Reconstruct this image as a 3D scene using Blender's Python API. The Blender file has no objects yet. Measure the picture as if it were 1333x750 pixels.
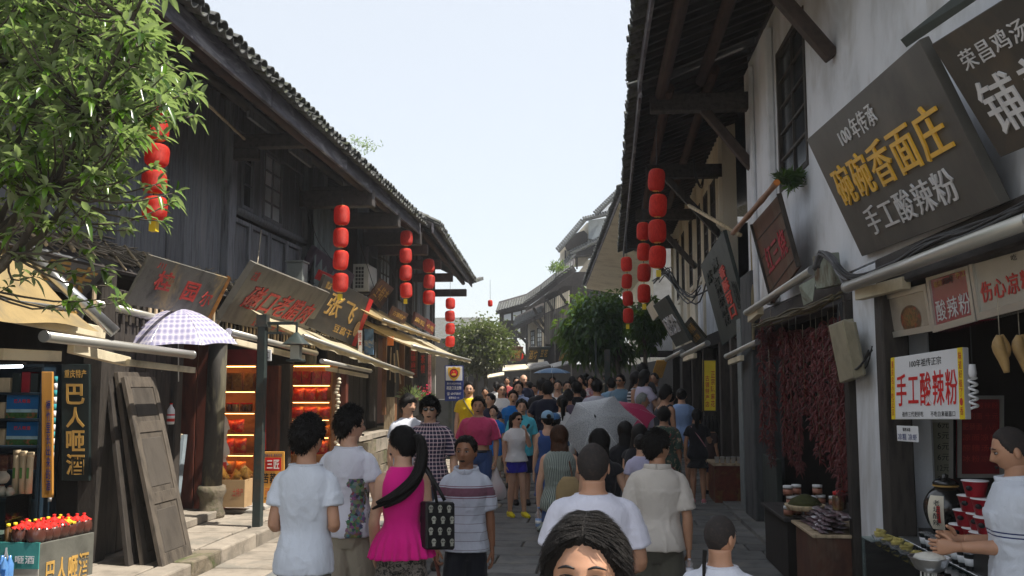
import bpy, bmesh, math, random
from mathutils import Vector, Matrix, Euler, noise
PI = math.pi
R = math.radians
random.seed(7)
scene = bpy.context.scene
# ------------------------------------------------------------------ camera
CAM_Z = 1.97
FPX = 1200.0
PITCH = math.atan(125.0/FPX)
YAW = math.atan(108.5*math.cos(PITCH)/FPX)
cd = bpy.data.cameras.new('camera'); cam = bpy.data.objects.new('camera', cd)
scene.collection.objects.link(cam)
cam.location = (0, 0, CAM_Z)
cam.rotation_euler = (PI/2+PITCH, 0, YAW)
cd.sensor_width = 36.0; cd.lens = 36.0*FPX/1333.0
cd.clip_start = 0.05; cd.clip_end = 3000
scene.camera = cam
# ------------------------------------------------------------------ world, sun, exposure
SUN_EL = R(61); SUN_DIR = Vector((math.cos(SUN_EL)*0.985, math.cos(SUN_EL)*-0.17, math.sin(SUN_EL))).normalized()
w = bpy.data.worlds.new('World'); scene.world = w; w.use_nodes = True
nt = w.node_tree; nt.nodes.clear()
sky = nt.nodes.new('ShaderNodeTexSky'); sky.sky_type = 'NISHITA'; sky.sun_disc = False
sky.sun_elevation = SUN_EL; sky.sun_rotation = math.atan2(SUN_DIR.x, SUN_DIR.y)
sky.air_density = 1.0; sky.dust_density = 2.0; sky.ozone_density = 1.0; sky.altitude = 200
bg = nt.nodes.new('ShaderNodeBackground'); bg.inputs[1].default_value = 0.15
wo = nt.nodes.new('ShaderNodeOutputWorld')
veil = nt.nodes.new('ShaderNodeMix'); veil.data_type = 'RGBA'; veil.inputs[0].default_value = .72     # thin bright summer haze over the whole sky
veil.inputs[7].default_value = (3.35, 3.42, 3.42, 1); nt.links.new(sky.outputs[0], veil.inputs[6]); nt.links.new(veil.outputs[2], bg.inputs[0]); nt.links.new(bg.outputs[0], wo.inputs[0])
ld = bpy.data.lights.new('sun', 'SUN'); ld.energy = 4.6; ld.angle = R(0.53); ld.color = (1.0, 0.94, 0.83)
sun = bpy.data.objects.new('sun', ld); scene.collection.objects.link(sun)
sun.rotation_euler = SUN_DIR.to_track_quat('Z', 'Y').to_euler()
scene.view_settings.view_transform = 'Standard'; scene.view_settings.look = 'None'
scene.view_settings.exposure = 0.9; scene.view_settings.gamma = 1.0
scene.view_settings.use_curve_mapping = False
# ------------------------------------------------------------------ ray helpers (measure places once, in metres)
_F = Vector((-math.sin(YAW)*math.cos(PITCH), math.cos(YAW)*math.cos(PITCH), math.sin(PITCH)))
_R = Vector((math.cos(YAW), math.sin(YAW), 0))
_U = _R.cross(_F)
def ray(px, py):
 return _F + _R*((px-666.5)/FPX) + _U*((375.0-py)/FPX)
def P(px, py, X=None, Y=None, Z=None):
 d = ray(px, py)
 t = X/d.x if X is not None else Y/d.y if Y is not None else (Z-CAM_Z)/d.z
 return Vector((0, 0, CAM_Z)) + d*t
def gz(y):                                   # the street climbs gently beyond 14 m
 return max(0.0, (y-14.0)*0.024)
# ------------------------------------------------------------------ linking (deferred so helpers stay quick)
PENDING = []
WL = {}
def link_all():
 c = scene.collection.objects
 for o in PENDING: c.link(o)
 PENDING.clear()
def tag(o, label=None, cat=None, group=None, kind=None):
 if label: o['label'] = label
 if cat: o['category'] = cat
 if group: o['group'] = group
 if kind: o['kind'] = kind
 return o
def thing(name, label, cat, loc=(0, 0, 0), rz=0.0, group=None, kind=None):
 o = bpy.data.objects.new(name, None); o.empty_display_size = .2
 o.location = loc; o.rotation_euler = (0, 0, rz)
 WL[o.name] = Vector(loc) if rz == 0 else Vector((0, 0, 0))
 PENDING.append(o)
 return tag(o, label, cat, group, kind)
def mats(o, m):
 if m is None: return
 for k in (m if isinstance(m, (list, tuple)) else [m]): o.data.materials.append(k)
def obj(name, mb, m, parent=None, label=None, cat=None, group=None, kind=None, loc=None, bev=0, rot=None):
 """mb in world coordinates (or the local frame of a rotated thing); becomes one mesh object"""
 off = WL.get(parent.name, Vector((0, 0, 0))) if parent else (Vector(loc) if loc is not None else Vector((0, 0, 0)))
 me = mb.mesh(name, off) if isinstance(mb, MB) else mb
 o = bpy.data.objects.new(name, me)
 if len(me.materials) == 0: mats(o, m)
 if parent:
  o.parent = parent; WL[o.name] = off
  if loc is not None: o.location = Vector(loc) - (off if isinstance(mb, MB) else Vector((0, 0, 0)))
 else:
  WL[o.name] = off
  o.location = off if loc is not None else (0, 0, 0)
 if rot: o.rotation_euler = rot
 if bev:
  b = o.modifiers.new('bevel', 'BEVEL'); b.width = bev; b.segments = 1; b.limit_method = 'ANGLE'
 PENDING.append(o)
 return tag(o, label, cat, group, kind)
def inst(name, me, parent, loc, rot=(0, 0, 0), sc=(1, 1, 1)):
 """shared-mesh piece, loc in world; parent unrotated"""
 o = bpy.data.objects.new(name, me)
 off = WL.get(parent.name, Vector((0, 0, 0))) if parent else Vector((0, 0, 0))
 o.parent = parent; o.location = Vector(loc)-off; o.rotation_euler = rot; o.scale = sc
 PENDING.append(o); return o
def copy_tree(o, parent=None):
 c = o.copy(); PENDING.append(c); WL[c.name] = WL.get(o.name, Vector((0, 0, 0)))
 if parent: c.parent = parent
 for ch in [x for x in PENDING if x.parent is o]: copy_tree(ch, c)
 return c
# ------------------------------------------------------------------ mesh builder
def cr(pts, n):                                # Catmull-Rom resample of tuples
 if n <= 1 or len(pts) < 3: return [tuple(p) for p in pts]
 out = []; L = len(pts)
 for i in range(L-1):
  p0 = pts[max(i-1, 0)]; p1 = pts[i]; p2 = pts[i+1]; p3 = pts[min(i+2, L-1)]
  for k in range(n):
   t = k/n
   out.append(tuple(0.5*(2*b+(c-a)*t+(2*a-5*b+4*c-d)*t*t+(3*b-a-3*c+d)*t**3) for a, b, c, d in zip(p0, p1, p2, p3)))
 out.append(tuple(pts[-1])); return out
class MB:
 def __init__(s): s.v = []; s.f = []; s.m = []; s.s = []
 def add(s, vs, fs, mi=0, sm=False):
  b = len(s.v); s.v += [tuple(p) for p in vs]
  for f in fs: s.f.append(tuple(i+b for i in f)); s.m.append(mi); s.s.append(sm)
  return s
 def bx(s, x0, x1, y0, y1, z0, z1, mi=0):
  return s.add([(x0, y0, z0), (x1, y0, z0), (x1, y1, z0), (x0, y1, z0), (x0, y0, z1), (x1, y0, z1), (x1, y1, z1), (x0, y1, z1)],
     [(0, 3, 2, 1), (4, 5, 6, 7), (0, 1, 5, 4), (1, 2, 6, 5), (2, 3, 7, 6), (3, 0, 4, 7)], mi)
 def hexa(s, b4, t4, mi=0):                 # bottom quad (ccw from above), top quad
  return s.add(list(b4)+list(t4), [(0, 3, 2, 1), (4, 5, 6, 7), (0, 1, 5, 4), (1, 2, 6, 5), (2, 3, 7, 6), (3, 0, 4, 7)], mi)
 def slab(s, quad, th, mi=0):               # quad (tl,tr,br,bl); extruded backwards by th along its normal
  q = [Vector(p) for p in quad]; n = (q[1]-q[0]).cross(q[3]-q[0]).normalized()
  b = [p+n*th for p in q]
  return s.add(q+b, [(0, 3, 2, 1), (4, 5, 6, 7), (0, 1, 5, 4), (1, 2, 6, 5), (2, 3, 7, 6), (3, 0, 4, 7)], mi)
 def bar(s, p0, p1, w_, h, up=(0, 0, 1), mi=0):
  p0 = Vector(p0); p1 = Vector(p1); d = (p1-p0).normalized(); u = Vector(up)
  if abs(d.dot(u)) > .97: u = Vector((1, 0, 0))
  x = d.cross(u).normalized(); u = x.cross(d).normalized(); a = x*(w_/2); b = u*(h/2)
  vs = [p0-a-b, p0+a-b, p0+a+b, p0-a+b, p1-a-b, p1+a-b, p1+a+b, p1-a+b]
  return s.add(vs, [(0, 1, 2, 3), (7, 6, 5, 4), (0, 4, 5, 1), (1, 5, 6, 2), (2, 6, 7, 3), (3, 7, 4, 0)], mi)
 def tube(s, pts, r, n=8, mi=0, sub=1, sm=True, cap=True, sq=1.0, ref=(0, 0, 1)):
  """pts list of 3-tuples; r scalar/list/list of (rx,ry)"""
  L = len(pts); rr = r if isinstance(r, (list, tuple)) else [r]*L
  rr = [q if isinstance(q, (list, tuple)) else (q, q*sq) for q in rr]
  full = cr([tuple(p)+tuple(q) for p, q in zip(pts, rr)], sub)
  pp = [Vector(q[:3]) for q in full]; rad = [q[3:] for q in full]
  vs = []; prev = None; m_ = len(pp)
  for i, p in enumerate(pp):
   d = (pp[min(i+1, m_-1)]-pp[max(i-1, 0)])
   if d.length < 1e-9: d = Vector((0, 0, 1))
   d.normalize()
   if prev is None:
    u = Vector(ref)
    if abs(d.dot(u)) > .95: u = Vector((0, 1, 0))
    x = u.cross(d).normalized()
   else:
    x = (prev-d*prev.dot(d)).normalized()
   prev = x; y = d.cross(x)
   for k in range(n):
    a = 2*PI*k/n; vs.append(p+x*(math.cos(a)*rad[i][0])+y*(math.sin(a)*rad[i][1]))
  fs = [(i*n+k, i*n+(k+1) % n, (i+1)*n+(k+1) % n, (i+1)*n+k) for i in range(m_-1) for k in range(n)]
  s.add(vs, fs, mi, sm)
  if cap:
   b = len(s.v)-len(vs)
   s.f.append(tuple(b+k for k in reversed(range(n)))); s.m.append(mi); s.s.append(False)
   s.f.append(tuple(b+(m_-1)*n+k for k in range(n))); s.m.append(mi); s.s.append(False)
  return s
 def rings(s, rings, n=16, mi=0, sub=1, sm=True, fn=None, cap=True):
  """rings of (cx,cy,cz,rx,ry[,power]) stacked; horizontal super-ellipse sections"""
  full = cr([tuple(q) for q in rings], sub); vs = []
  for q in full:
   for k in range(n):
    a = 2*PI*k/n; c, t = math.cos(a), math.sin(a); e = q[5] if len(q) > 5 else 1.0
    x = math.copysign(abs(c)**e, c)*q[3]; y = math.copysign(abs(t)**e, t)*q[4]
    if fn: x, y = fn(x, y, a, q)
    vs.append((q[0]+x, q[1]+y, q[2]))
  m_ = len(full)
  fs = [(i*n+k, i*n+(k+1) % n, (i+1)*n+(k+1) % n, (i+1)*n+k) for i in range(m_-1) for k in range(n)]
  up = full[-1][2] > full[0][2]
  if not up: fs = [tuple(reversed(f)) for f in fs]
  if cap: fs += [tuple(range(n)) if not up else tuple(reversed(range(n))), tuple((m_-1)*n+k for k in range(n)) if up else tuple(reversed([(m_-1)*n+k for k in range(n)]))]
  return s.add(vs, fs, mi, sm)
 def lathe(s, prof, c=(0, 0, 0), n=16, mi=0, sub=1):
  return s.rings([(c[0], c[1], c[2]+z, r, r) for r, z in prof], n, mi, sub)
 def ball(s, c, r, n=10, m_=6, mi=0):
  rx, ry, rz = r if isinstance(r, (tuple, list)) else (r, r, r)
  return s.rings([(c[0], c[1], c[2]-rz*math.cos(PI*i/m_), max(rx*math.sin(PI*i/m_), 1e-4), max(ry*math.sin(PI*i/m_), 1e-4)) for i in range(m_+1)], n, mi)
 def grid(s, fn, nu, nv, mi=0, sm=True):
  vs = [fn(i/nu, j/nv) for j in range(nv+1) for i in range(nu+1)]
  fs = [(j*(nu+1)+i, j*(nu+1)+i+1, (j+1)*(nu+1)+i+1, (j+1)*(nu+1)+i) for j in range(nv) for i in range(nu)]
  return s.add(vs, fs, mi, sm)
 def xf(s, M, start=0):
  for i in range(start, len(s.v)): s.v[i] = tuple(M @ Vector(s.v[i]))
  return s
 def mesh(s, name, off=Vector((0, 0, 0))):
  me = bpy.data.meshes.new(name)
  me.from_pydata([(p[0]-off[0], p[1]-off[1], p[2]-off[2]) for p in s.v], [], s.f)
  me.polygons.foreach_set('material_index', s.m); me.polygons.foreach_set('use_smooth', s.s)
  me.update(); return me
def box_mesh(name, x, y, z, m=None, jit=0.0, rnd=None):     # centred box with optional uneven corners
 b = MB().bx(-x/2, x/2, -y/2, y/2, -z/2, z/2)
 if jit: b.v = [tuple(c+rnd.uniform(-jit, jit) for c in p) for p in b.v]
 me = b.mesh(name)
 if m: me.materials.append(m)
 return me
def evaluated(me, mods):
 o = bpy.data.objects.new('tmp', me); scene.collection.objects.link(o)
 for typ, kw in mods:
  md = o.modifiers.new('m', typ)
  for k, v_ in kw.items(): setattr(md, k, v_)
 bpy.context.view_layer.update(); dg = bpy.context.evaluated_depsgraph_get()
 r = bpy.data.meshes.new_from_object(o.evaluated_get(dg))
 bpy.data.objects.remove(o); return r
TXT = {}
def text_mesh(t, bold=0.0, extrude=.03):
 k = (t, bold, extrude)
 if k in TXT: return TXT[k]
 c = bpy.data.curves.new('t', 'FONT'); c.body = t; c.extrude = extrude; c.resolution_u = 2; c.offset = bold; c.space_character = 1.16 if ord(t[0]) > 255 else 1.0
 o = bpy.data.objects.new('t', c); scene.collection.objects.link(o)
 bpy.context.view_layer.update(); dg = bpy.context.evaluated_depsgraph_get()
 m = bpy.data.meshes.new_from_object(o.evaluated_get(dg))
 vs = [tuple(v.co) for v in m.vertices]; fs = [tuple(p.vertices) for p in m.polygons]
 bpy.data.objects.remove(o)
 x0 = min(v[0] for v in vs); x1 = max(v[0] for v in vs); y0 = min(v[1] for v in vs); y1 = max(v[1] for v in vs)
 vs = [((v[0]-x0)/(x1-x0), (v[1]-y0)/(y1-y0), v[2]/max(extrude, 1e-6)) for v in vs]
 TXT[k] = (vs, fs); return TXT[k]
def letters(quad, t, u0, v0, u1, v1, depth=.008, bold=0.0, mb=None, lift=.002, skew=0.0):
 """text laid on a quad (tl,tr,br,bl) of a board whose face looks along -(normal used by slab); u right, v down, 0..1"""
 q = [Vector(p) for p in quad]; n = -(q[1]-q[0]).cross(q[3]-q[0]).normalized()
 vs, fs = text_mesh(t, bold); out = []
 for x, y, z in vs:
  u = u0+(u1-u0)*x + skew*(y-.5); vv = v1+(v0-v1)*y
  top = q[0].lerp(q[1], u); bot = q[3].lerp(q[2], u)
  out.append(top.lerp(bot, vv)+n*(lift+depth*(z+1)/2))
 mb = mb or MB(); mb.add(out, fs); return mb
def vletters(quad, t, u0, u1, v0, v1, depth=.006, bold=0.0, gap=.12, mb=None):
 mb = mb or MB(); n = len(t); h = (v1-v0)/n
 for i, ch in enumerate(t): letters(quad, ch, u0, v0+i*h+h*gap/2, u1, v0+(i+1)*h-h*gap/2, depth, bold, mb)
 return mb
# ------------------------------------------------------------------ materials
MT = {}
def nd(nt, t, **kw):
 n = nt.nodes.new(t)
 for k, v_ in kw.items():
  if k.startswith('i_'): n.inputs[k[2:].replace('_', ' ')].default_value = v_
  else: setattr(n, k, v_)
 return n
def c4(c): return (c[0], c[1], c[2], 1)
def new_mat(name):
 m = bpy.data.materials.new(name); m.use_nodes = True
 nt = m.node_tree; b = nt.nodes['Principled BSDF']; return m, nt, b
def coords(nt, st=(1, 1, 1), shift=True):
 tc = nd(nt, 'ShaderNodeTexCoord'); mp = nd(nt, 'ShaderNodeMapping'); mp.inputs['Scale'].default_value = st
 nt.links.new(tc.outputs['Object'], mp.inputs['Vector'])
 if shift:
  oi = nd(nt, 'ShaderNodeObjectInfo'); mu = nd(nt, 'ShaderNodeVectorMath', operation='SCALE')
  cb = nd(nt, 'ShaderNodeCombineXYZ')
  for k in range(3): nt.links.new(oi.outputs['Random'], cb.inputs[k])
  nt.links.new(cb.outputs[0], mu.inputs[0]); mu.inputs['Scale'].default_value = 37.0
  nt.links.new(mu.outputs[0], mp.inputs['Location'])
 return mp.outputs[0], tc
def ramp(nt, src, stops):
 r = nd(nt, 'ShaderNodeValToRGB'); e = r.color_ramp.elements
 while len(e) > 1: e.remove(e[-1])
 e[0].position = stops[0][0]; e[0].color = c4(stops[0][1])
 for p, c in stops[1:]:
  x = e.new(p); x.color = c4(c)
 nt.links.new(src, r.inputs[0]); return r.outputs[0]
def mixc(nt, f, a, b, mode='MIX'):
 n = nd(nt, 'ShaderNodeMix', data_type='RGBA', blend_type=mode)
 for sock, v_ in ((n.inputs[0], f), (n.inputs[6], a), (n.inputs[7], b)):
  if hasattr(v_, 'is_output') or hasattr(v_, 'links'): nt.links.new(v_, sock)
  elif isinstance(v_, (int, float)): sock.default_value = v_
  else: sock.default_value = c4(v_)
 return n.outputs[2]
def math_(nt, op, a, b=0.0, c=None):
 n = nd(nt, 'ShaderNodeMath', operation=op)
 for i, v_ in enumerate((a, b) if c is None else (a, b, c)):
  if hasattr(v_, 'links'): nt.links.new(v_, n.inputs[i])
  else: n.inputs[i].default_value = v_
 return n.outputs[0]
def noise_(nt, vec, scale, detail=5, rough=.6, dist=0.0):
 n = nd(nt, 'ShaderNodeTexNoise'); n.inputs['Scale'].default_value = scale; n.inputs['Detail'].default_value = detail
 n.inputs['Roughness'].default_value = rough; n.inputs['Distortion'].default_value = dist
 nt.links.new(vec, n.inputs['Vector']); return n.outputs['Fac']
def bump_(nt, b, h, strength, dist=.01):
 n = nd(nt, 'ShaderNodeBump'); n.inputs['Strength'].default_value = strength; n.inputs['Distance'].default_value = dist
 nt.links.new(h, n.inputs['Height']); nt.links.new(n.outputs[0], b.inputs['Normal'])
def orand(nt, col, amt):
 oi = nd(nt, 'ShaderNodeObjectInfo')
 f = math_(nt, 'MULTIPLY_ADD', oi.outputs['Random'], 2*amt, 1-amt)
 cb = nd(nt, 'ShaderNodeCombineXYZ')
 for k in range(3): nt.links.new(f, cb.inputs[k])
 n = nd(nt, 'ShaderNodeMix', data_type='RGBA', blend_type='MULTIPLY'); n.inputs[0].default_value = 1
 nt.links.new(col, n.inputs[6]); nt.links.new(cb.outputs[0], n.inputs[7]); return n.outputs[2]
def pm(name, col, rough=.8, var=.25, sc=6.0, st=(1, 1, 1), bump=.2, c2=None, c3=None, metal=0.0, rnd=.12, spec=.35, bs=None, trans=0.0, emit=None, bd=.01, sss=0.0, coat=0.0):
 """plain aged surface: base colour broken by noise towards c2, spots of c3, fine relief"""
 if name in MT: return MT[name]
 m, nt, b = new_mat(name); vec, tc = coords(nt, st)
 n1 = noise_(nt, vec, sc, 6, .62)
 c2 = c2 or tuple(max(0, x*(1-var)) for x in col); hi = tuple(min(1, x*(1+var*.6)) for x in col)
 cc = ramp(nt, n1, [(.3, c2), (.5, col), (.72, hi)])
 if c3:
  n3 = noise_(nt, vec, sc*.45, 4, .7, .6)
  f = ramp(nt, n3, [(.52, (0, 0, 0)), (.66, (1, 1, 1))]); cc = mixc(nt, f, cc, c3)
 if rnd: cc = orand(nt, cc, rnd)
 nt.links.new(cc, b.inputs['Base Color'])
 b.inputs['Roughness'].default_value = rough; b.inputs['Metallic'].default_value = metal
 b.inputs['Specular IOR Level'].default_value = spec
 if trans: b.inputs['Transmission Weight'].default_value = trans
 if coat: b.inputs['Coat Weight'].default_value = coat
 if sss:
  b.inputs['Subsurface Weight'].default_value = sss; b.inputs['Subsurface Radius'].default_value = (.02, .008, .004); b.inputs['Subsurface Scale'].default_value = .5
 if emit: b.inputs['Emission Color'].default_value = c4(emit[0]); b.inputs['Emission Strength'].default_value = emit[1]
 if bump:
  n2 = noise_(nt, vec, bs or sc*4, 8, .7); bump_(nt, b, n2, bump, bd)
 MT[name] = m; return m
M = {}
M['plank'] = pm('weathered_plank', (.155, .162, .182), .6, .5, 5, (5, 5, .45), .6, c2=(.055, .058, .068), c3=(.20, .20, .205), bs=30, rnd=.3, spec=.5)
M['darkwood'] = pm('dark_timber', (.048, .040, .034), .7, .5, 5, (3, 3, .6), .5, c2=(.016, .013, .012), rnd=.25)
M['darkwood_h'] = pm('dark_timber_lengthwise', (.048, .041, .038), .7, .5, 5, (3, .6, 3), .5, c2=(.016, .013, .013), rnd=.25)
M['fascia'] = pm('weathered_fascia', (.105, .098, .115), .7, .5, 4, (2, .5, 3), .4, c2=(.03, .026, .032), c3=(.26, .25, .26), rnd=.15)
M['redbeam'] = pm('reddish_beam', (.052, .026, .020), .7, .5, 5, (3, .5, 3), .3, c2=(.02, .010, .009))
M['brown'] = pm('brown_wood', (.16, .075, .035), .6, .4, 5, (3, 3, .6), .3, c2=(.06, .026, .014), rnd=.2)
M['redwood'] = pm('red_brown_wood', (.11, .030, .018), .55, .4, 4, (3, 3, .6), .2, c2=(.04, .012, .01), rnd=.2)
M['palewood'] = pm('pale_old_wood', (.42, .33, .22), .75, .35, 5, (3, 3, .7), .3, c2=(.20, .14, .09), rnd=.2)
M['tile'] = pm('grey_roof_tile', (.105, .108, .108), .85, .5, 9, (1, 1, 1), .5, c2=(.028, .030, .028), c3=(.065, .072, .04), rnd=.35, bs=40)
M['plaster'] = pm('white_plaster', (.74, .76, .80), .9, .16, 1.6, (1, 1, .6), .35, c2=(.55, .56, .58), c3=(.54, .54, .54), rnd=0, bs=14, bd=.02)
M['cream'] = pm('cream_plaster', (.70, .64, .52), .9, .2, 1.2, (1, 1, .6), .3, c2=(.55, .49, .38), c3=(.58, .54, .46), rnd=.05, bs=16)
M['soffit'] = pm('cream_soffit', (.60, .53, .42), .9, .15, 1.5, (1, 1, 1), .2, c2=(.45, .38, .30), rnd=.03)
M['stone'] = pm('street_slab', (.155, .155, .152), .78, .3, 3.5, (1, 1, 1), .6, c2=(.085, .088, .09), c3=(.20, .19, .17), rnd=.2, bs=22, bd=.012, spec=.35)
M['stone_l'] = pm('pale_pavement_slab', (.27, .235, .195), .88, .3, 3.0, (1, 1, 1), .7, c2=(.16, .14, .115), c3=(.19, .175, .15), rnd=.12, bs=20, bd=.014)
M['joint'] = pm('sandy_joint', (.14, .125, .10), .95, .3, 9, bump=.5, rnd=0)
M['mossy'] = pm('mossy_stone', (.18, .15, .11), .9, .4, 4, (1, 1, 1), .8, c2=(.07, .065, .05), c3=(.07, .085, .03), rnd=.2, bs=16, bd=.03)
M['concrete'] = pm('grey_concrete', (.30, .29, .27), .9, .3, 3, bump=.4, c2=(.17, .16, .15), rnd=.1)
M['alu'] = pm('painted_aluminium', (.50, .485, .44), .35, .12, 4, (1, .4, 1), .05, c2=(.45, .44, .41), metal=.55, rnd=.05)
M['steel'] = pm('steel', (.55, .56, .57), .3, .2, 8, bump=.05, metal=.9, rnd=.05)
M['canvas'] = pm('tan_awning_canvas', (.60, .47, .24), .85, .25, 2.5, (1, 1, 1), .15, c2=(.38, .29, .15), c3=(.42, .36, .24), rnd=.1, trans=0.0)
M['canvas_w'] = pm('pale_awning_canvas', (.66, .58, .42), .85, .2, 2.5, (1, 1, 1), .15, c2=(.40, .34, .24), rnd=.1)
M['bamboo'] = pm('dry_bamboo', (.46, .37, .24), .7, .45, 7, (3, 3, .6), .3, c2=(.20, .15, .10), rnd=.35)
M['straw'] = pm('dry_thatch', (.30, .26, .20), .85, .5, 9, (1, 1, 1), .3, c2=(.10, .085, .065), rnd=.35)
M['signgrey'] = pm('grey_sign_board', (.135, .125, .105), .5, .3, 2.5, (1, 2, 1), .25, c2=(.08, .072, .062), c3=(.17, .155, .13), rnd=0, spec=.5)
M['signworn'] = pm('worn_sign_board', (.12, .115, .10), .6, .4, 4, (1, 1, 1), .5, c2=(.045, .042, .036), c3=(.30, .22, .11), rnd=0)
M['signdark'] = pm('dark_sign_board', (.040, .038, .034), .42, .3, 2.5, (1, 1, 1), .2, c2=(.022, .021, .020), c3=(.075, .06, .045), rnd=0, spec=.5)
M['signblack'] = pm('black_green_sign_board', (.012, .020, .020), .5, .3, 3, bump=.15, c2=(.006, .010, .010), rnd=0)
M['signgreen'] = pm('grey_green_sign_board', (.045, .058, .055), .55, .35, 3, (1, 1, 1), .3, c2=(.025, .032, .03), rnd=.05)
M['signbrown'] = pm('brown_sign_board', (.105, .045, .028), .6, .4, 4, (1, 1, .5), .3, c2=(.05, .022, .016), c3=(.13, .09, .06), rnd=.15)
M['gold'] = pm('gold_lettering', (.80, .46, .05), .4, .15, 6, bump=.05, rnd=0, spec=.5)
M['golddim'] = pm('faded_gold_lettering', (.50, .30, .08), .6, .25, 8, bump=.05, rnd=0)
M['white'] = pm('white_paint', (.78, .77, .75), .5, .1, 6, bump=.05, rnd=0)
M['silver'] = pm('silver_lettering', (.62, .62, .64), .4, .2, 6, bump=.1, rnd=0, spec=.6)
M['redletter'] = pm('red_lettering', (.50, .045, .035), .55, .3, 10, bump=.1, c2=(.30, .03, .025), rnd=0)
M['red'] = pm('red_paint', (.62, .02, .02), .45, .2, 5, bump=.05, rnd=.05)
M['darkred'] = pm('dark_red_cloth', (.20, .012, .016), .75, .3, 5, bump=.1, rnd=.1)
M['black'] = pm('black_plastic', (.012, .012, .013), .45, .2, 6, bump=.05, rnd=0)
M['cable'] = pm('dark_cable', (.03, .03, .032), .55, .2, 6, bump=0, rnd=.3)
M['paper'] = pm('white_paper', (.74, .74, .76), .6, .06, 6, bump=.05, rnd=.03)
M['ink'] = pm('black_ink', (.01, .01, .012), .5, 0, 6, bump=0, rnd=0)
M['bluep'] = pm('blue_enamel', (.014, .03, .17), .35, .1, 4, bump=.03, rnd=0)
M['yellow'] = pm('yellow_print', (.80, .60, .03), .5, .1, 5, bump=.05, rnd=0)
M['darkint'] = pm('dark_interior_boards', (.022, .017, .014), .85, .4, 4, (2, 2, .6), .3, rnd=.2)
M['warmshelf'] = pm('warm_shelf_wood', (.42, .20, .07), .5, .25, 4, (.7, 2, 2), .2, c2=(.25, .10, .035), rnd=.1)
M['poleG'] = pm('dark_green_iron', (.030, .042, .040), .5, .3, 6, bump=.2, rnd=0, c3=(.06, .05, .04))
M['purple'] = pm('dull_purple_panel', (.060, .040, .062), .7, .3, 4, bump=.2, rnd=0)
M['glass_dark'] = pm('dirty_window_glass', (.035, .042, .048), .15, .4, 2, bump=.04, rnd=.4, spec=.7)
M['glass_pale'] = pm('pale_window_glass', (.42, .46, .48), .35, .35, 2, bump=.04, rnd=.5, spec=.6)
def glass(name='clear_glass', tint=(.75, .9, .88)):
 m, nt, b = new_mat(name); b.inputs['Base Color'].default_value = c4(tint); b.inputs['Roughness'].default_value = .05
 tr = nd(nt, 'ShaderNodeBsdfTransparent'); tr.inputs[0].default_value = c4(tint); mx = nd(nt, 'ShaderNodeMixShader'); fr = nd(nt, 'ShaderNodeFresnel'); fr.inputs[0].default_value = 1.35
 gl = nd(nt, 'ShaderNodeBsdfGlossy'); gl.inputs['Roughness'].default_value = .05; nt.links.new(fr.outputs[0], mx.inputs[0])
 nt.links.new(tr.outputs[0], mx.inputs[1]); nt.links.new(gl.outputs[0], mx.inputs[2]); nt.links.new(mx.outputs[0], nt.nodes['Material Output'].inputs[0]); return m
M['glass'] = glass()
def plastic_film():
 m, nt, b = new_mat('thin_plastic_film'); b.inputs['Base Color'].default_value = (.85, .85, .88, 1); b.inputs['Roughness'].default_value = .25
 b.inputs['Transmission Weight'].default_value = .8; b.inputs['IOR'].default_value = 1.05; return m
M['film'] = plastic_film()
def lantern_mat():
 m, nt, b = new_mat('red_lantern_cloth'); tc = nd(nt, 'ShaderNodeTexCoord'); sp = nd(nt, 'ShaderNodeSeparateXYZ')
 nt.links.new(tc.outputs['Object'], sp.inputs[0])
 oi = nd(nt, 'ShaderNodeObjectInfo')
 s = math_(nt, 'SINE', math_(nt, 'MULTIPLY', sp.outputs[2], 260.0))
 n = noise_(nt, tc.outputs['Object'], 5, 3)
 cc = ramp(nt, n, [(.3, (.66, .020, .010)), (.7, (.85, .05, .022))]); cc = orand(nt, cc, .12)
 nt.links.new(cc, b.inputs['Base Color']); b.inputs['Roughness'].default_value = .55
 bump_(nt, b, s, .5, .004)
 tl = nd(nt, 'ShaderNodeBsdfTranslucent'); nt.links.new(cc, tl.inputs[0])
 mx = nd(nt, 'ShaderNodeMixShader'); mx.inputs[0].default_value = .4
 nt.links.new(b.outputs[0], mx.inputs[1]); nt.links.new(tl.outputs[0], mx.inputs[2])
 nt.links.new(mx.outputs[0], nt.nodes['Material Output'].inputs[0]); return m
M['lantern'] = lantern_mat()
def leaf_mat(name, c_lo, c_hi, rough=.35, under=None, tl_amt=.35):
 m, nt, b = new_mat(name); ge = nd(nt, 'ShaderNodeNewGeometry')
 cc = ramp(nt, ge.outputs['Random Per Island'], [(.1, c_lo), (.9, c_hi)])
 if under: cc = mixc(nt, ge.outputs['Backfacing'], cc, under)
 nt.links.new(cc, b.inputs['Base Color']); b.inputs['Roughness'].default_value = rough; b.inputs['Specular IOR Level'].default_value = .5
 tl = nd(nt, 'ShaderNodeBsdfTranslucent'); nt.links.new(mixc(nt, .5, cc, (.35, .55, .04)), tl.inputs[0])
 mx = nd(nt, 'ShaderNodeMixShader'); mx.inputs[0].default_value = tl_amt
 nt.links.new(b.outputs[0], mx.inputs[1]); nt.links.new(tl.outputs[0], mx.inputs[2])
 nt.links.new(mx.outputs[0], nt.nodes['Material Output'].inputs[0]); return m
M['leaf_near'] = leaf_mat('glossy_leaf', (.014, .042, .005), (.12, .25, .025), .25, (.30, .36, .22), .36)
M['leaf_olive'] = leaf_mat('olive_leaf', (.06, .07, .035), (.21, .21, .13), .4, None, .2)
M['leaf_dark'] = leaf_mat('dark_leaf', (.012, .036, .018), (.04, .09, .035), .35)
M['bark'] = pm('grey_brown_bark', (.10, .085, .065), .9, .4, 8, (1, 1, .3), .7, c2=(.04, .034, .028), rnd=0)
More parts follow.
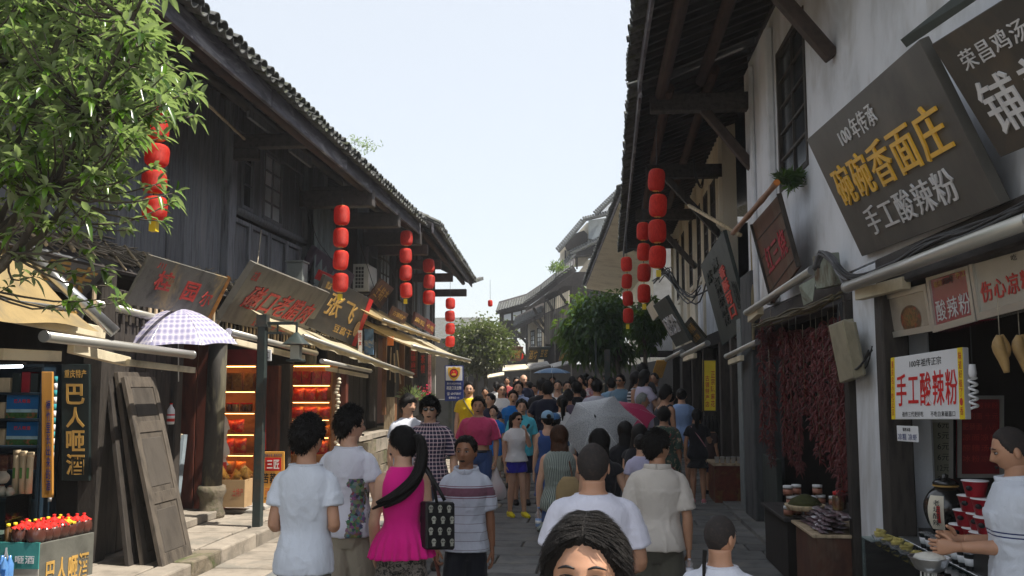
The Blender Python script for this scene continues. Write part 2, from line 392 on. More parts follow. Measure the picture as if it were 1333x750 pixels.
M['hedge'] = leaf_mat('weed_leaf', (.03, .07, .015), (.09, .14, .035), .5)
# ------------------------------------------------------------------ ground, street slabs, pavement
def street():
 b = MB(); ys = [-40, 0, 14, 40, 80];
 b.grid(lambda u, v: (-60+120*u, -40+140*v, gz(-40+140*v)-.03), 12, 70, sm=False)
 g = obj('street', b, M['joint'], kind='structure')
 far = MB().grid(lambda u, v: (-1500+3000*u, 100+2400*v, gz(100)-.03), 2, 2, sm=False)
 far.grid(lambda u, v: (-1500+1440*u, -1500+1600*v, -.035), 2, 2, sm=False); far.grid(lambda u, v: (60+1440*u, -1500+1600*v, -.035), 2, 2, sm=False)
 far.grid(lambda u, v: (-60+120*u, -1500+1460*v, -.035), 2, 2, sm=False)
 obj('ground', far, M['joint'], kind='structure')
 rnd = random.Random(3); meshes = {}
 rest = MB()
 y = 8.2; n = 0; row = 0
 while y < 60:
  d = rnd.choice([.42, .5, .5, .58]); x = -4.13
  while x < 2.3:
   left = x < -2.7  # concrete-like strip; its sunlight is also put into the paler slab colour
   wdt = rnd.choice([.7, .9, 1.05, 1.3]) if left else rnd.choice([.62, .8, .95, 1.15])
   x1 = min(x+wdt, 2.3)
   if 2.3-x1 < .3: x1 = 2.3
   cx, cy = (x+x1)/2, y+d/2; g_ = .012
   zt = gz(cy)-.036+rnd.uniform(-.004, .006)
   if n < 290 and y < 23:
    me = MB().bx(-(x1-x)/2+g_, (x1-x)/2-g_, -d/2+g_, d/2-g_, -.03, .04).mesh('slab')
    me.materials.append(M['stone_l'] if left and rnd.random() < .9 else M['stone'])
    o = inst('paving_slab', me, g, (cx, cy, zt), (rnd.uniform(-.006, .006), rnd.uniform(-.004, .004), rnd.uniform(-.006, .006)))
    bv = o.modifiers.new('bevel', 'BEVEL'); bv.width = .012; bv.segments = 1
    n += 1
   elif (n >= 290 or y >= 23):
    z_ = zt; rest.bx(x+g_, x1-g_, y+g_, y+d-g_, z_-.03, z_+.04, 1 if left and y < 34 else 0)
   x = x1
  y += d; row += 1
 obj('paving_slab', rest, [M['stone'], M['stone_l']], g, kind='stuff')
 # left pavement
 pv = thing('pavement', None, None, (-5, 10, 0), kind='structure')
 obj('bedding', MB().bx(-6.0, -4.42, 2, 18.6, -.05, .118), M['joint'], pv)
 y = 6.0
 while y < 18.4:
  L = rnd.uniform(.75, 1.5); me = MB().bx(-.14, .14, -L/2+.006, L/2-.006, -.1, .1)
  me.v = [(p[0]+rnd.uniform(-.012, .012), p[1]+rnd.uniform(-.008, .008), p[2]+rnd.uniform(-.012, .008)) for p in me.v]
  me = me.mesh('kerb'); me.materials.append(M['mossy'] if rnd.random() < .25 else M['stone_l'])
  o = inst('kerb_stone', me, pv, (-4.28+rnd.uniform(-.02, .02), y+L/2, .055)); bv = o.modifiers.new('b', 'BEVEL'); bv.width = .022; bv.segments = 2
  x = -4.43
  for wx in (.62, .8):
   L2 = L; me = box_mesh('slab', wx-.012, L2-.014, .06, M['stone_l'], .006, rnd)
   o = inst('paving_slab', me, pv, (x-wx/2, y+L/2, .122), (rnd.uniform(-.01, .01), rnd.uniform(-.01, .01), 0)); bv = o.modifiers.new('b', 'BEVEL'); bv.width = .01; bv.segments = 1
   x -= wx
  y += L
 # right kerb strip at the foot of the houses
 pr = thing('pavement', None, None, (2.2, 10, 0), kind='structure')
 y = 6.0
 while y < 26:
  L = rnd.uniform(.8, 1.6); me = box_mesh('kerb', .3, L-.014, .12+0.0, M['stone'], .006, rnd)
  inst('kerb_stone', me, pv if False else pr, (2.2, y+L/2, gz(y)+.0)); y += L
street()
# ------------------------------------------------------------------ tiled roofs
def tile_meshes(m):
 def arc(convex):
  b = MB(); r = .088; th = .014; L = .26; n = 7; vs = []
  for yy, rr in ((-L/2, r), (L/2, r*.88)):
   for rad in (rr, rr-th):
    for k in range(n+1):
     a = PI*(.04+.92*k/n); z = math.sin(a)*rad*.8
     vs.append((math.cos(a)*rad, yy, z if convex else -z+.03))
  q = n+1; fs = []
  for k in range(n):
   fs += [(k, k+1, 2*q+k+1, 2*q+k), (q+k+1, q+k, 3*q+k, 3*q+k+1), (k+1, k, q+k, q+k+1), (2*q+k, 2*q+k+1, 3*q+k+1, 3*q+k)]
  b.add(vs, fs); me = b.mesh('tile'); me.materials.append(m); return b, me
 return arc(True), arc(False)
def roof(th_, A, B, D, length, rows=9, part_rows=2, m=None, pitch=.2, seed=1, deck=.05, rafter=.45, rafmat=None, back=True, raft_len=2.2, stone_every=0):
 """A->B eave line, D unit vector up the slope (pointing away from the street)"""
 m = m or M['tile']; rnd = random.Random(seed)
 A = Vector(A); B = Vector(B); D = Vector(D).normalized(); E = (B-A); n = int(E.length/pitch); Lx = E.length; E.normalize(); N = E.cross(D)
 if N.z < 0: N = -N
 dk = MB(); C_ = A+D*length; D_ = B+D*length
 dk.hexa([A, B, D_, C_] if (B-A).cross(C_-A).z > 0 else [B, A, C_, D_], [p+N*deck for p in ([A, B, D_, C_] if (B-A).cross(C_-A).z > 0 else [B, A, C_, D_])])
 obj('roof_deck', dk, M['darkwood_h'], th_)
 # back slope
 if back:
  Db = Vector((D.x, D.y, 0)).normalized(); Db = (Db*math.cos(.4)-Vector((0, 0, 1))*math.sin(.4))
  q = [C_, D_, D_+Db*length, C_+Db*length]; bb = MB().slab(q if (q[1]-q[0]).cross(q[3]-q[0]).z < 0 else [q[1], q[0], q[3], q[2]], .06)
  obj('back_slope', bb, m, th_)
  obj('ridge', MB().tube([tuple(C_+N*.06), tuple(D_+N*.06)], .14, 8), m, th_, bev=0)
 (cb, cm), (pb, pm_) = tile_meshes(m)
 Mx = Matrix((( -E.x, D.x, N.x, 0), (-E.y, D.y, N.y, 0), (-E.z, D.z, N.z, 0), (0, 0, 0, 1)))
 if Mx.determinant() < 0: Mx = Matrix(((E.x, D.x, N.x, 0), (E.y, D.y, N.y, 0), (E.z, D.z, N.z, 0), (0, 0, 0, 1)))
 rest = MB(); cnt = 0; step = .17
 for i in range(n):
  for r in range(rows):
   s_ = (i+.5)*pitch; jit = rnd.uniform(-.025, .025)
   pos = A+E*s_+D*(r*step-.02+jit)+N*(deck+.055+rnd.uniform(-.006, .008))
   jr = Matrix.Rotation(rnd.uniform(-.06, .06), 4, 'Z') @ Matrix.Rotation(rnd.uniform(-.05, .03)-.06, 4, 'X') @ Matrix.Rotation(rnd.uniform(-.12, .12), 4, 'Y')
   T_ = Matrix.Translation(pos) @ Mx.to_4x4() @ jr
   if r < part_rows and cnt < 240:
    o = bpy.data.objects.new('roof_tile', cm); o.parent = th_; W = Matrix.Translation(-WL[th_.name]) @ T_
    o.matrix_local = W; PENDING.append(o); cnt += 1
   else:
    k = len(rest.v); rest.add(cb.v, cb.f, 0, True)
    for j in range(k, len(rest.v)): rest.v[j] = tuple(T_ @ Vector(rest.v[j]))
   if r < 1:
    pos2 = A+E*(s_+pitch/2)+D*(r*step-.05+rnd.uniform(-.02, .02))+N*(deck+.012)
    T2 = Matrix.Translation(pos2) @ Mx.to_4x4() @ jr
    if cnt < 300:
     o = bpy.data.objects.new('pan_tile', pm_); o.parent = th_; o.matrix_local = Matrix.Translation(-WL[th_.name]) @ T2; PENDING.append(o); cnt += 1
 pos2 = MB()
 rs = obj('roof_tile', rest, m, th_, kind='stuff')
 # rafters
 rb = rafmat or M['darkwood_h']; k = int(Lx/rafter)
 rm = MB().bx(-.035, .035, 0, raft_len, -.09, 0).mesh('rafter'); rm.materials.append(rb)
 for i in range(k+1):
  pos = A+E*min(i*rafter+.05, Lx-.04)-N*.003
  o = bpy.data.objects.new('rafter', rm); o.parent = th_; o.matrix_local = Matrix.Translation(-WL[th_.name]) @ Matrix.Translation(pos) @ Mx.to_4x4(); PENDING.append(o)
 return E, N
def plank_wall(th_, x, y0, y1, z0, z1, wd, m, face=1, th=.05, rnd=None, name='wall_plank', axis='y', skip=None):
 rnd = rnd or random.Random(5); y = y0
 while y < y1-.05:
  w_ = min(wd*rnd.uniform(.8, 1.2), y1-y)
  if y1-(y+w_) < .1: w_ = y1-y
  if not (skip and skip(y+w_/2)):
   b = MB()
   d = rnd.uniform(0, .02)
   if axis == 'y': b.bx(x-th/2+d*face, x+th/2+d*face, y+.006, y+w_-.006, z0, z1)
   else: b.bx(y+.006, y+w_-.006, x-th/2+d*face, x+th/2+d*face, z0, z1)
   obj(name, b, m, th_, bev=.006)
  y += w_
def lattice_window(th_, x, y0, y1, z0, z1, ny, nz, face, fm, gm, t=.05, bars=.028, axis='y', name='window'):
 """framed window in the plane x (axis y) ; panes are sub-parts"""
 b = MB()
 def B_(a0, a1, c0, c1, d0=-.03, d1=.05):
  if axis == 'y': b.bx(min(x+d0*face, x+d1*face), max(x+d0*face, x+d1*face), a0, a1, c0, c1)
  else: b.bx(a0, a1, min(x+d0*face, x+d1*face), max(x+d0*face, x+d1*face), c0, c1)
 B_(y0, y0+t, z0, z1); B_(y1-t, y1, z0, z1); B_(y0+t, y1-t, z0, z0+t, -.03, .047); B_(y0+t, y1-t, z1-t, z1, -.03, .047)
 w_ = (y1-y0-2*t)/ny; h = (z1-z0-2*t)/nz
 for i in range(1, ny): B_(y0+t+i*w_-bars/2, y0+t+i*w_+bars/2, z0+t, z1-t, -.02, .03)
 for j in range(1, nz): B_(y0+t, y1-t, z0+t+j*h-bars/2, z0+t+j*h+bars/2, -.018, .027)
 fr = obj(name, b, fm, th_)
 for i in range(ny):
  for j in range(nz):
   p = MB(); a0 = y0+t+i*w_+bars/2; a1 = a0+w_-bars; c0 = z0+t+j*h+bars/2; c1 = c0+h-bars
   if axis == 'y': p.bx(x-.004, x+.004, a0, a1, c0, c1)
   else: p.bx(a0, a1, x-.004, x+.004, c0, c1)
   obj('pane', p, gm, fr)
 return fr
# ------------------------------------------------------------------ left timber house (near)
def left_house():
 h = thing('timber_house', 'long dark weathered timber house with lantern-hung eaves on the left side of the street', 'house', (-6.5, 12, 0))
 rnd = random.Random(11); X = -5.4
 # planks (upper storey)
 plank_wall(h, X, 4.0, 12.75, 3.45, 6.35, .40, M['plank'], rnd=rnd)
 plank_wall(h, X, 13.05, 13.45, 4.65, 6.35, .2, M['plank'], rnd=rnd)
 lattice_window(h, X, 13.47, 13.95, 4.66, 5.8, 1, 3, 1, M['plank'], M['glass_dark'])
 plank_wall(h, X, 13.97, 14.35, 4.65, 5.8, .2, M['plank'], rnd=rnd)
 lattice_window(h, X, 14.37, 15.3, 4.66, 5.8, 2, 4, 1, M['plank'], M['glass_pale'])
 plank_wall(h, X, 15.32, 16.4, 4.65, 5.8, .27, M['plank'], rnd=rnd)
 obj('lintel', MB().bx(X-.05, X+.06, 13.05, 16.4, 5.8, 6.35), M['plank'], h, bev=.01)
 for a, c in ((13.05, 13.85), (13.87, 14.7), (14.72, 15.55), (15.57, 16.38)):   # panelled skirting under the windows
  f = obj('panel', MB().bx(X-.05, X+.0, a+.07, c-.07, 3.52, 4.4), M['plank'], h, bev=.006)
  obj('panel_frame', MB().bx(X-.03, X+.05, a, a+.07, 3.45, 4.47).bx(X-.03, X+.05, c-.07, c, 3.45, 4.47).bx(X-.03, X+.048, a+.07, c-.07, 4.4, 4.47).bx(X-.03, X+.048, a+.07, c-.07, 3.45, 3.52), M['plank'], h, bev=.008)
 obj('rail', MB().tube([(X+.09, 13.05, 4.56), (X+.09, 16.4, 4.56)], .065, 8), M['plank'], h)
 plank_wall(h, X, 16.65, 18.0, 3.45, 6.35, .3, M['plank'], rnd=rnd)
 plank_wall(h, X-.5, 18.0, 21.1, 3.3, 6.4, .3, M['darkwood'], rnd=rnd)
 obj('pale_board', MB().bx(X+.02, X+.06, 18.45, 19.0, 4.05, 5.35), pm('pale_blue_board', (.30, .33, .36), .8, .3, 3), h)
 for y in (4.1, 8.5, 12.9, 16.52, 20.9):
  obj('post', MB().bx(X-.08, X+.14, y-.13, y+.13, 2.9, 6.3), M['plank'], h, bev=.015)
  obj('bracket_beam', MB().bx(X+.1, -4.12, y-.08, y+.08, 5.42, 5.62).bx(X+.1, -4.9, y-.07, y+.07, 5.25, 5.42), M['darkwood_h'], h, bev=.012)
 for y in (16.1, 18.3, 20.7):
  obj('bracket_beam', MB().bx(X+.1, -3.95, y-.11, y+.11, 5.15, 5.45), M['darkwood_h'], h, bev=.012)
 # grey boards closing the eave between two brackets
 obj('eave_board', MB().bx(-4.75, -4.7, 12.0, 13.6, 5.62, 5.98), M['plank'], h, bev=.005)
 obj('eave_board', MB().bx(-4.75, -4.7, 13.75, 14.8, 5.58, 5.98), M['plank'], h, bev=.005)
 obj('wall_plate', MB().bx(X-.1, X+.12, 4, 21, 6.3, 6.5), M['darkwood_h'], h)
 # roof and fascia
 D = Vector((-1, 0, .44)).normalized()
 roof(h, (-3.98, 4.0, 5.60), (-3.98, 20.6, 5.60), D, 5.2, rows=9, part_rows=2, seed=2)
 for a, c in ((4, 7.4), (7.4, 10.8), (10.8, 14.3), (14.3, 17.5), (17.5, 20.6)):
  obj('fascia_board', MB().hexa([(-4.0, a+.01, 5.38), (-3.955, a+.01, 5.38), (-3.955, c-.01, 5.38), (-4.0, c-.01, 5.38)], [(-4.0, a+.01, 5.62), (-3.955, a+.01, 5.62), (-3.955, c-.01, 5.62), (-4.0, c-.01, 5.62)]), M['fascia'], h, bev=.004)
 obj('purlin', MB().tube([(-4.16, 4, 5.5), (-4.16, 20.6, 5.48)], .075, 8), M['redbeam'], h)
 obj('purlin', MB().tube([(-4.75, 4, 5.78), (-4.75, 20.6, 5.78)], .07, 8), M['darkwood_h'], h)
 # gable ends and rear
 for y in (4.0, 21.0):
  pr = [(-12.5, 0), (X-.08, 0), (X-.08, 6.3), (-8.7, 7.6), (-12.5, 6.3)]
  obj('gable_wall', MB().add([(a, y-.05, c) for a, c in pr]+[(a, y+.05, c) for a, c in pr], [(0, 1, 2, 3, 4), (9, 8, 7, 6, 5)]+[(i, 5+i, 5+(i+1) % 5, (i+1) % 5) for i in range(5)]), M['darkwood'], h)
 obj('rear_wall', MB().bx(-12.6, -12.5, 4, 21, 0, 6.2), M['plaster'], h)
 # jetty beam above the shops, floor of upper storey
 obj('floor_beam', MB().bx(X-.12, X+.1, 4, 21, 3.2, 3.45), M['darkwood_h'], h, bev=.015)
 obj('upper_floor', MB().bx(-12.4, X-.12, 4.1, 20.9, 3.3, 3.4), M['darkint'], h)
 obj('shop_floor', MB().bx(-12.4, -5.7, 4.1, 20.9, .1, .17), M['concrete'], h)
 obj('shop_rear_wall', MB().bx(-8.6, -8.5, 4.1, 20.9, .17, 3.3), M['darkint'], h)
 # pillars on stone feet
 for y, r, m in ((12.5, .135, M['darkwood']), (16.7, .13, M['darkwood'])):
  p = obj('pillar', MB().tube([(-5.28, y, .55), (-5.26, y, 2.0), (-5.25, y, 3.2)], [r, r*.96, r*.9], 14), pm('worn_round_pillar', (.05, .045, .04), .7, .5, 3, (2, 2, .5), .6, c2=(.015, .014, .013), c3=(.20, .18, .12), rnd=0), h)
  obj('stone_base', MB().lathe([(.17, .12), (.19, .2), (.15, .3), (.16, .42), (.2, .5), (.18, .58)], (-5.28, y, 0), 14), M['mossy'], p)
 # dark partition beside the liquor shop
 plank_wall(h, -5.2, 9.45, 10.9, .17, 3.0, .28, M['darkwood'], rnd=rnd, name='partition_board')
 obj('doorway_post', MB().bx(-5.32, -5.1, 9.2, 9.42, .15, 3.2), M['darkwood'], h, bev=.015)
 obj('doorway_post', MB().bx(-5.32, -5.1, 10.92, 11.1, .15, 3.2), M['darkwood'], h, bev=.015)
 # brown cross walls of the booths
 plank_wall(h, 12.75, -8.3, -5.45, .17, 3.2, .3, M['redwood'], axis='x', face=-1, rnd=rnd, name='partition_board')
 obj('booth_wall', MB().bx(-8.3, -5.3, 15.9, 15.96, .17, 3.2), M['darkint'], h)
 obj('booth_wall', MB().bx(-8.3, -5.4, 9.45, 9.5, .17, 3.2), M['darkint'], h)
 plank_wall(h, -5.35, 18.0, 20.9, 1.0, 3.2, .3, M['darkwood'], rnd=rnd, name='partition_board')
 return h
LH = left_house()
def left_house_far():
 h = thing('timber_house', 'further dark timber house, its eave dropping towards the round tree on the left', 'house', (-7, 26, 0))
 A = Vector((-3.72, 20.7, 5.62)); B = Vector((-4.32, 32.0, 5.55)); rnd = random.Random(12)
 D = Vector((-1, -.05, .5)).normalized()
 roof(h, A, B, D, 5.0, rows=8, part_rows=2, seed=5)
 E = (B-A).normalized()
 for i in range(4):
  a = A.lerp(B, i/4)+E*.01; c = A.lerp(B, (i+1)/4)-E*.01
  obj('fascia_board', MB().bar(a+Vector((.02, 0, -.08)), c+Vector((.02, 0, -.08)), .04, .22), M['fascia'], h)
 # lifted corner at the far end
 b = MB().bar(B+Vector((.0, -.1, -.02)), B+Vector((.25, .9, .22)), .16, .12); obj('corner_tip', b, M['tile'], h)
 # wall
 for i in range(9):
  y0 = 21.1+i*1.2; x = -5.35-i*.06
  for j in range(3):
   obj('wall_plank', MB().bx(x-.03, x+.03+rnd.uniform(0, .02), y0+j*.4+.005, y0+(j+1)*.4-.005, 3.4, 6.2), M['plank'] if rnd.random() < .5 else M['darkwood'], h)
 for y in (21.3, 24.0, 27.0, 31.6):
  x = -5.2-(y-21)*.05
  obj('post', MB().bx(x-.1, x+.12, y-.12, y+.12, .9, 6.2), M['darkwood'], h, bev=.012)
  obj('bracket_beam', MB().bx(x, -3.9-(y-21)*.05, y-.09, y+.09, 5.0, 5.25), M['redbeam'], h, bev=.012)
 lattice_window(h, -5.3, 22.2, 23.4, 4.3, 5.5, 3, 3, 1, M['darkwood'], M['glass_pale'])
 lattice_window(h, -5.45, 25.2, 26.4, 4.3, 5.5, 3, 3, 1, M['darkwood'], M['glass_dark'])
 obj('purlin', MB().tube([(-4.0, 20.8, 5.52), (-4.6, 32, 5.5)], .07, 8), M['redbeam'], h)
 obj('rear_wall', MB().bx(-12.6, -12.5, 21, 32, 0, 6.2), M['plaster'], h)
 obj('gable_wall', MB().bx(-12.5, -5.6, 31.9, 32, 0, 6.3), M['darkwood'], h)
 obj('floor_beam', MB().bar((-5.3, 21, 3.3), (-5.9, 32, 3.3), .25, .3), M['darkwood_h'], h)
 for i, (y0, y1) in enumerate(((21.3, 24), (24, 27), (27, 31.6))):    # shop fronts set back
  x = -5.75-i*.15
  obj('shop_front', MB().bx(x-.05, x, y0+.1, y1-.1, .9, 3.3), M['darkint'] if i != 1 else M['redwood'], h)
 obj('pale_shutter', MB().bx(-5.3, -5.24, 28.4, 29.0, 3.5, 4.9), pm('pale_blue_board', (.3, .33, .36)), h)
 return h
LF = left_house_far()
# stone terrace and steps under the far house
def terrace():
 t = thing('stone_terrace', 'raised stone block terrace with mossy corner in front of the left shops', 'terrace', (-5.2, 20, 0))
 rnd = random.Random(8)
 obj('core', MB().bx(-6.9, -4.72, 17.6, 24.5, 0, .86), M['concrete'], t)
 for r in range(3):
  y = 17.4+r*.2
  while y < 24.3:
   L = rnd.uniform(.5, 1.1); me = box_mesh('block', .26, L-.02, .27, M['mossy'] if rnd.random() < .6 else M['stone_l'], .015, rnd)
   inst('stone_block', me, t, (-4.62+rnd.uniform(-.02, .02), y+L/2, .15+r*.28)); y += L
  x = -6.6
  while x < -4.7:
   L = rnd.uniform(.45, .8); me = box_mesh('block', L-.02, .26, .27, M['mossy'], .02, rnd)
   inst('stone_block', me, t, (x+L/2, 17.5+rnd.uniform(-.02, .02), .15+r*.28)); x += L
 y = 17.4
 while y < 24.3:
  L = rnd.uniform(.8, 1.3); inst('coping_slab', box_mesh('coping', .6, L-.015, .09, M['stone_l'], .008, rnd), t, (-4.78, y+L/2, .92)); y += L
 s = thing('stone_steps', 'short flight of stone steps beside the blue police sign', 'steps', (-4.2, 24, 0))
 for k in range(4):
  obj('step', MB().bx(-4.5, -3.55-0*.1, 23.2+k*.34, 24.8, .02+k*.2+gz(23), .22+k*.2+gz(23)-.01), M['stone_l'], s, bev=.012)
terrace()
# ------------------------------------------------------------------ right white house (near)
def right_house():
 h = thing('plaster_house', 'white plastered house on the right with a deep dark eave and shop signs', 'house', (4.5, 9, 0))
 X = 2.34; rnd = random.Random(21); W = M['plaster']; T = .28
 y0, y1 = 3.0, 13.75; wy0, wy1, wz0, wz1 = 10.1, 11.65, 4.35, 6.15
 b = MB()
 b.bx(X, X+T, y0, wy0, 3.0, 7.0).bx(X, X+T, wy1, y1, 3.0, 7.0).bx(X, X+T, wy0, wy1, 3.0, wz0).bx(X, X+T, wy0, wy1, wz1, 7.0)
 obj('wall', b, W, h)
 obj('pilaster', MB().bx(X-.10, X-.002, 11.85, 12.35, 3.0, 6.6), W, h, bev=.02)
 obj('pilaster', MB().bx(X-.07, X-.002, 13.3, 13.75, 3.0, 6.6), W, h, bev=.02)
 obj('wall_band', MB().bx(X-.05, X-.002, 6.0, 6.35, 4.4, 6.8), W, h, bev=.02)
 lattice_window(h, X+.035, wy0, wy1, wz0, wz1, 2, 5, -1, M['darkwood'], M['glass_dark'], t=.07)
 lattice_window(h, X-.02, 5.6, 7.2, 5.25, 6.6, 3, 3, -1, M['darkwood'], M['glass_dark'], t=.07)
 # lower plaster pier between the shops
 obj('plaster_pier', MB().bx(X-.02, X+.35, 7.72, 8.55, 0, 2.98), W, h, bev=.02)
 obj('shop_lintel', MB().bx(X-.06, X+.2, 3.0, 7.7, 2.72, 2.98), M['darkwood_h'], h, bev=.015)
 obj('shop_lintel', MB().bx(X-.02, X+.2, 8.57, 13.75, 2.72, 2.98), M['darkwood_h'], h, bev=.015)
 obj('door_post', MB().bx(X-.08, X+.12, 7.5, 7.7, 0, 2.72), M['darkwood'], h, bev=.01)
 obj('door_post', MB().bx(X-.08, X+.12, 8.57, 8.7, 0, 2.72), M['darkwood'], h, bev=.01)
 # rooms behind
 obj('shop_floor', MB().bx(X+.02, 6.3, 3.1, 13.7, -.03, .05), M['concrete'], h)
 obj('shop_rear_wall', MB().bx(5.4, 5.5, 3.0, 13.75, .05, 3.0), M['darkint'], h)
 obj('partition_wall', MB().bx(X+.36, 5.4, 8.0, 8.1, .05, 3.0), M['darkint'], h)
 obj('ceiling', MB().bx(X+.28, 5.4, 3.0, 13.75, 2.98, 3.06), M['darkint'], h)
 obj('rear_wall', MB().bx(7.6, 7.7, 3.0, 13.75, 0, 7.0), W, h)
 obj('gable_wall', MB().bx(X+.28, 7.6, 3.0, 3.1, 0, 7.0), W, h)
 obj('gable_wall', MB().bx(X+.28, 7.6, 13.65, 13.75, 3.06, 7.0), W, h); obj('shop_end_wall', MB().bx(X+.05, 7.6, 13.6, 13.72, 0, 2.98), M['darkint'], h)
 # low panel and dark pier at the far end of the chilli shop
 obj('shop_panel', MB().bx(X-.02, X+.05, 12.35, 13.35, .05, 1.0), pm('grey_green_panel', (.045, .055, .05), .6, .4, 3, (3, 3, .5), .3), h, bev=.008)
 obj('corner_pier', MB().bx(X-.12, X+.3, 13.4, 14.3, -.02, 3.6), pm('sooty_pier', (.075, .078, .08), .85, .4, 3, (2, 2, .6), .5, c2=(.03, .03, .032), rnd=0), h, bev=.02)
 # roof
 D = Vector((1, 0, .38)).normalized()
 roof(h, (.66, 2.0, 6.28), (.66, 12.9, 6.28), D, 4.6, rows=8, part_rows=2, seed=9, rafter=.28, raft_len=2.0, rafmat=M['darkwood_h'])
 for a, c in ((2, 5), (5, 8), (8, 10.6), (10.6, 12.9)):
  obj('fascia_board', MB().bx(.64, .68, a+.01, c-.01, 6.10, 6.33), M['fascia'], h, bev=.004)
 for x, z, m in ((1.0, 6.24, M['redbeam']), (1.62, 6.50, M['redbeam'])):
  obj('purlin', MB().tube([(x, 2.5, z-.02), (x, 13.6, z-.02)], .085, 10), m, h)
 obj('wall_plate', MB().bx(X-.04, X+.2, 3, 13.75, 6.78, 7.02), M['darkwood_h'], h)
 for y in (4.4, 8.9, 13.5):
  obj('tie_beam', MB().bx(.85, X-.01, y-.1, y+.1, 5.98, 6.24), M['darkwood_h'], h, bev=.015)
  obj('brace', MB().bar((1.45, y, 6.25), (X-.02, y, 5.12), .13, .14, up=(0, 1, 0)), pm('old_brace', (.06, .042, .034), .75, .4, 5, (2, 2, 2), .4, rnd=.1), h, bev=.01)
 obj('brace', MB().tube([(1.75, 17.0, 5.25), (X-.05, 14.6, 4.3)], .035, 8), M['bamboo'], h)
 return h
RH = right_house()
def right_house_mid():
 h = thing('plaster_house', 'cream plaster house with a row of tall dark windows midway along the right', 'house', (4.5, 21, 0))
 X = 2.42; rnd = random.Random(22)
 # recess between the houses
 obj('recess_wall', MB().bx(X+.55, X+.65, 13.8, 17.4, 2.9, 6.9), M['darkwood'], h)
 wins = ((18.0, 18.75), (19.25, 19.95), (20.6, 21.3), (22.4, 23.1), (24.4, 25.1), (26.0, 26.7))
 z0, z1 = 4.35, 6.0; ys = [17.3]+[v for w_ in wins for v in w_]+[28.6]; b = MB()
 for i in range(0, len(ys), 2): b.bx(X, X+.25, ys[i], ys[i+1], 3.0, 6.9)
 for a, c in wins: b.bx(X, X+.25, a, c, 3.0, z0).bx(X, X+.25, a, c, z1, 6.9)
 obj('wall', b, M['cream'], h)
 for a, c in wins:
  lattice_window(h, X-.012, a, c, z0, z1, 2, 4, -1, M['darkwood'], M['glass_dark'], t=.05)
  obj('window_frame', MB().bx(X-.05, X-.003, a-.09, a, z0-.1, z1+.1).bx(X-.05, X-.003, c, c+.09, z0-.1, z1+.1).bx(X-.048, X-.003, a, c, z0-.1, z0).bx(X-.048, X-.003, a, c, z1, z1+.1), M['cream'], h)
 for y in (17.4, 20.25, 21.9, 23.8, 25.6, 28.4): obj('post', MB().bx(X-.07, X-.003, y-.06, y+.06, 3.0, 6.6), M['cream'], h)
 obj('lower_plaster', MB().bx(X-.015, X-.004, 17.3, 21.8, 3.0, 4.2), M['plaster'], h)
 D = Vector((1, 0, .38)).normalized()
 roof(h, (.70, 12.95, 6.26), (.93, 28.8, 6.10), D, 4.4, rows=8, part_rows=2, seed=10, rafter=.32, raft_len=2.0)
 for a, c in ((12.95, 17.0), (17.0, 21.0), (21.0, 25.0), (25.0, 28.8)):
  xa = .68+.23*(a-12.95)/15.85; obj('fascia_board', MB().bar((xa, a+.01, 6.18-.16*(a-12.95)/15.85), (xa+.058, c-.01, 6.18-.16*(c-12.95)/15.85), .04, .26), M['fascia'], h)
 for x, z in ((1.1, 6.22), (1.75, 6.48)): obj('purlin', MB().tube([(x, 13.1, z), (x+.2, 28.6, z-.08)], .08, 8), M['redbeam'], h)
 for y in (17.4, 21.9, 26.5):
  obj('tie_beam', MB().bx(1.0, X-.01, y-.09, y+.09, 5.85, 6.1), M['darkwood_h'], h)
  obj('brace', MB().bar((1.35, y, 5.9), (X-.02, y, 4.7), .12, .12, up=(0, 1, 0)), M['darkwood'], h)
 # street level: posts, dark rooms
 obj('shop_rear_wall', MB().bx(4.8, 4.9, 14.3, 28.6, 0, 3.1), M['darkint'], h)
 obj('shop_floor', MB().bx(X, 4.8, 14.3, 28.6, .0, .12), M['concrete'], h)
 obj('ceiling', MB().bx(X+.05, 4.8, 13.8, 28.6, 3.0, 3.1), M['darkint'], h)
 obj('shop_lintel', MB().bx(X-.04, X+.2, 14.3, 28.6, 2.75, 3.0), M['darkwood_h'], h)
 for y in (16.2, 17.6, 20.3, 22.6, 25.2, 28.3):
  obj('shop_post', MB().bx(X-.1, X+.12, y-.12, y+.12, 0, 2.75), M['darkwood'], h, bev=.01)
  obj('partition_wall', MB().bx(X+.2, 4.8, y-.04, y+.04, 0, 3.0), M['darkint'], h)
 t = obj('tiled_pier', MB().bx(X-.14, X+.14, 14.75, 15.15, 0, 3.0), pm('grout', (.2, .22, .22), .8), h)
 tm = box_mesh('tile', .115, .012, .085, pm('pale_blue_tile', (.22, .33, .34), .3, .2, 5, rnd=.2))
 for i in range(32): inst('wall_tile', tm, t, (X-.07, 14.742, .1+i*.09)); inst('wall_tile', tm, t, (X+.06, 14.742, .1+i*.09))
 obj('rear_wall', MB().bx(7.6, 7.7, 13.8, 28.6, 0, 6.9), M['cream'], h)
 obj('gable_wall', MB().bx(X+.3, 7.6, 28.5, 28.6, 0, 6.9), M['plaster'], h)
 return h
RM = right_house_mid()
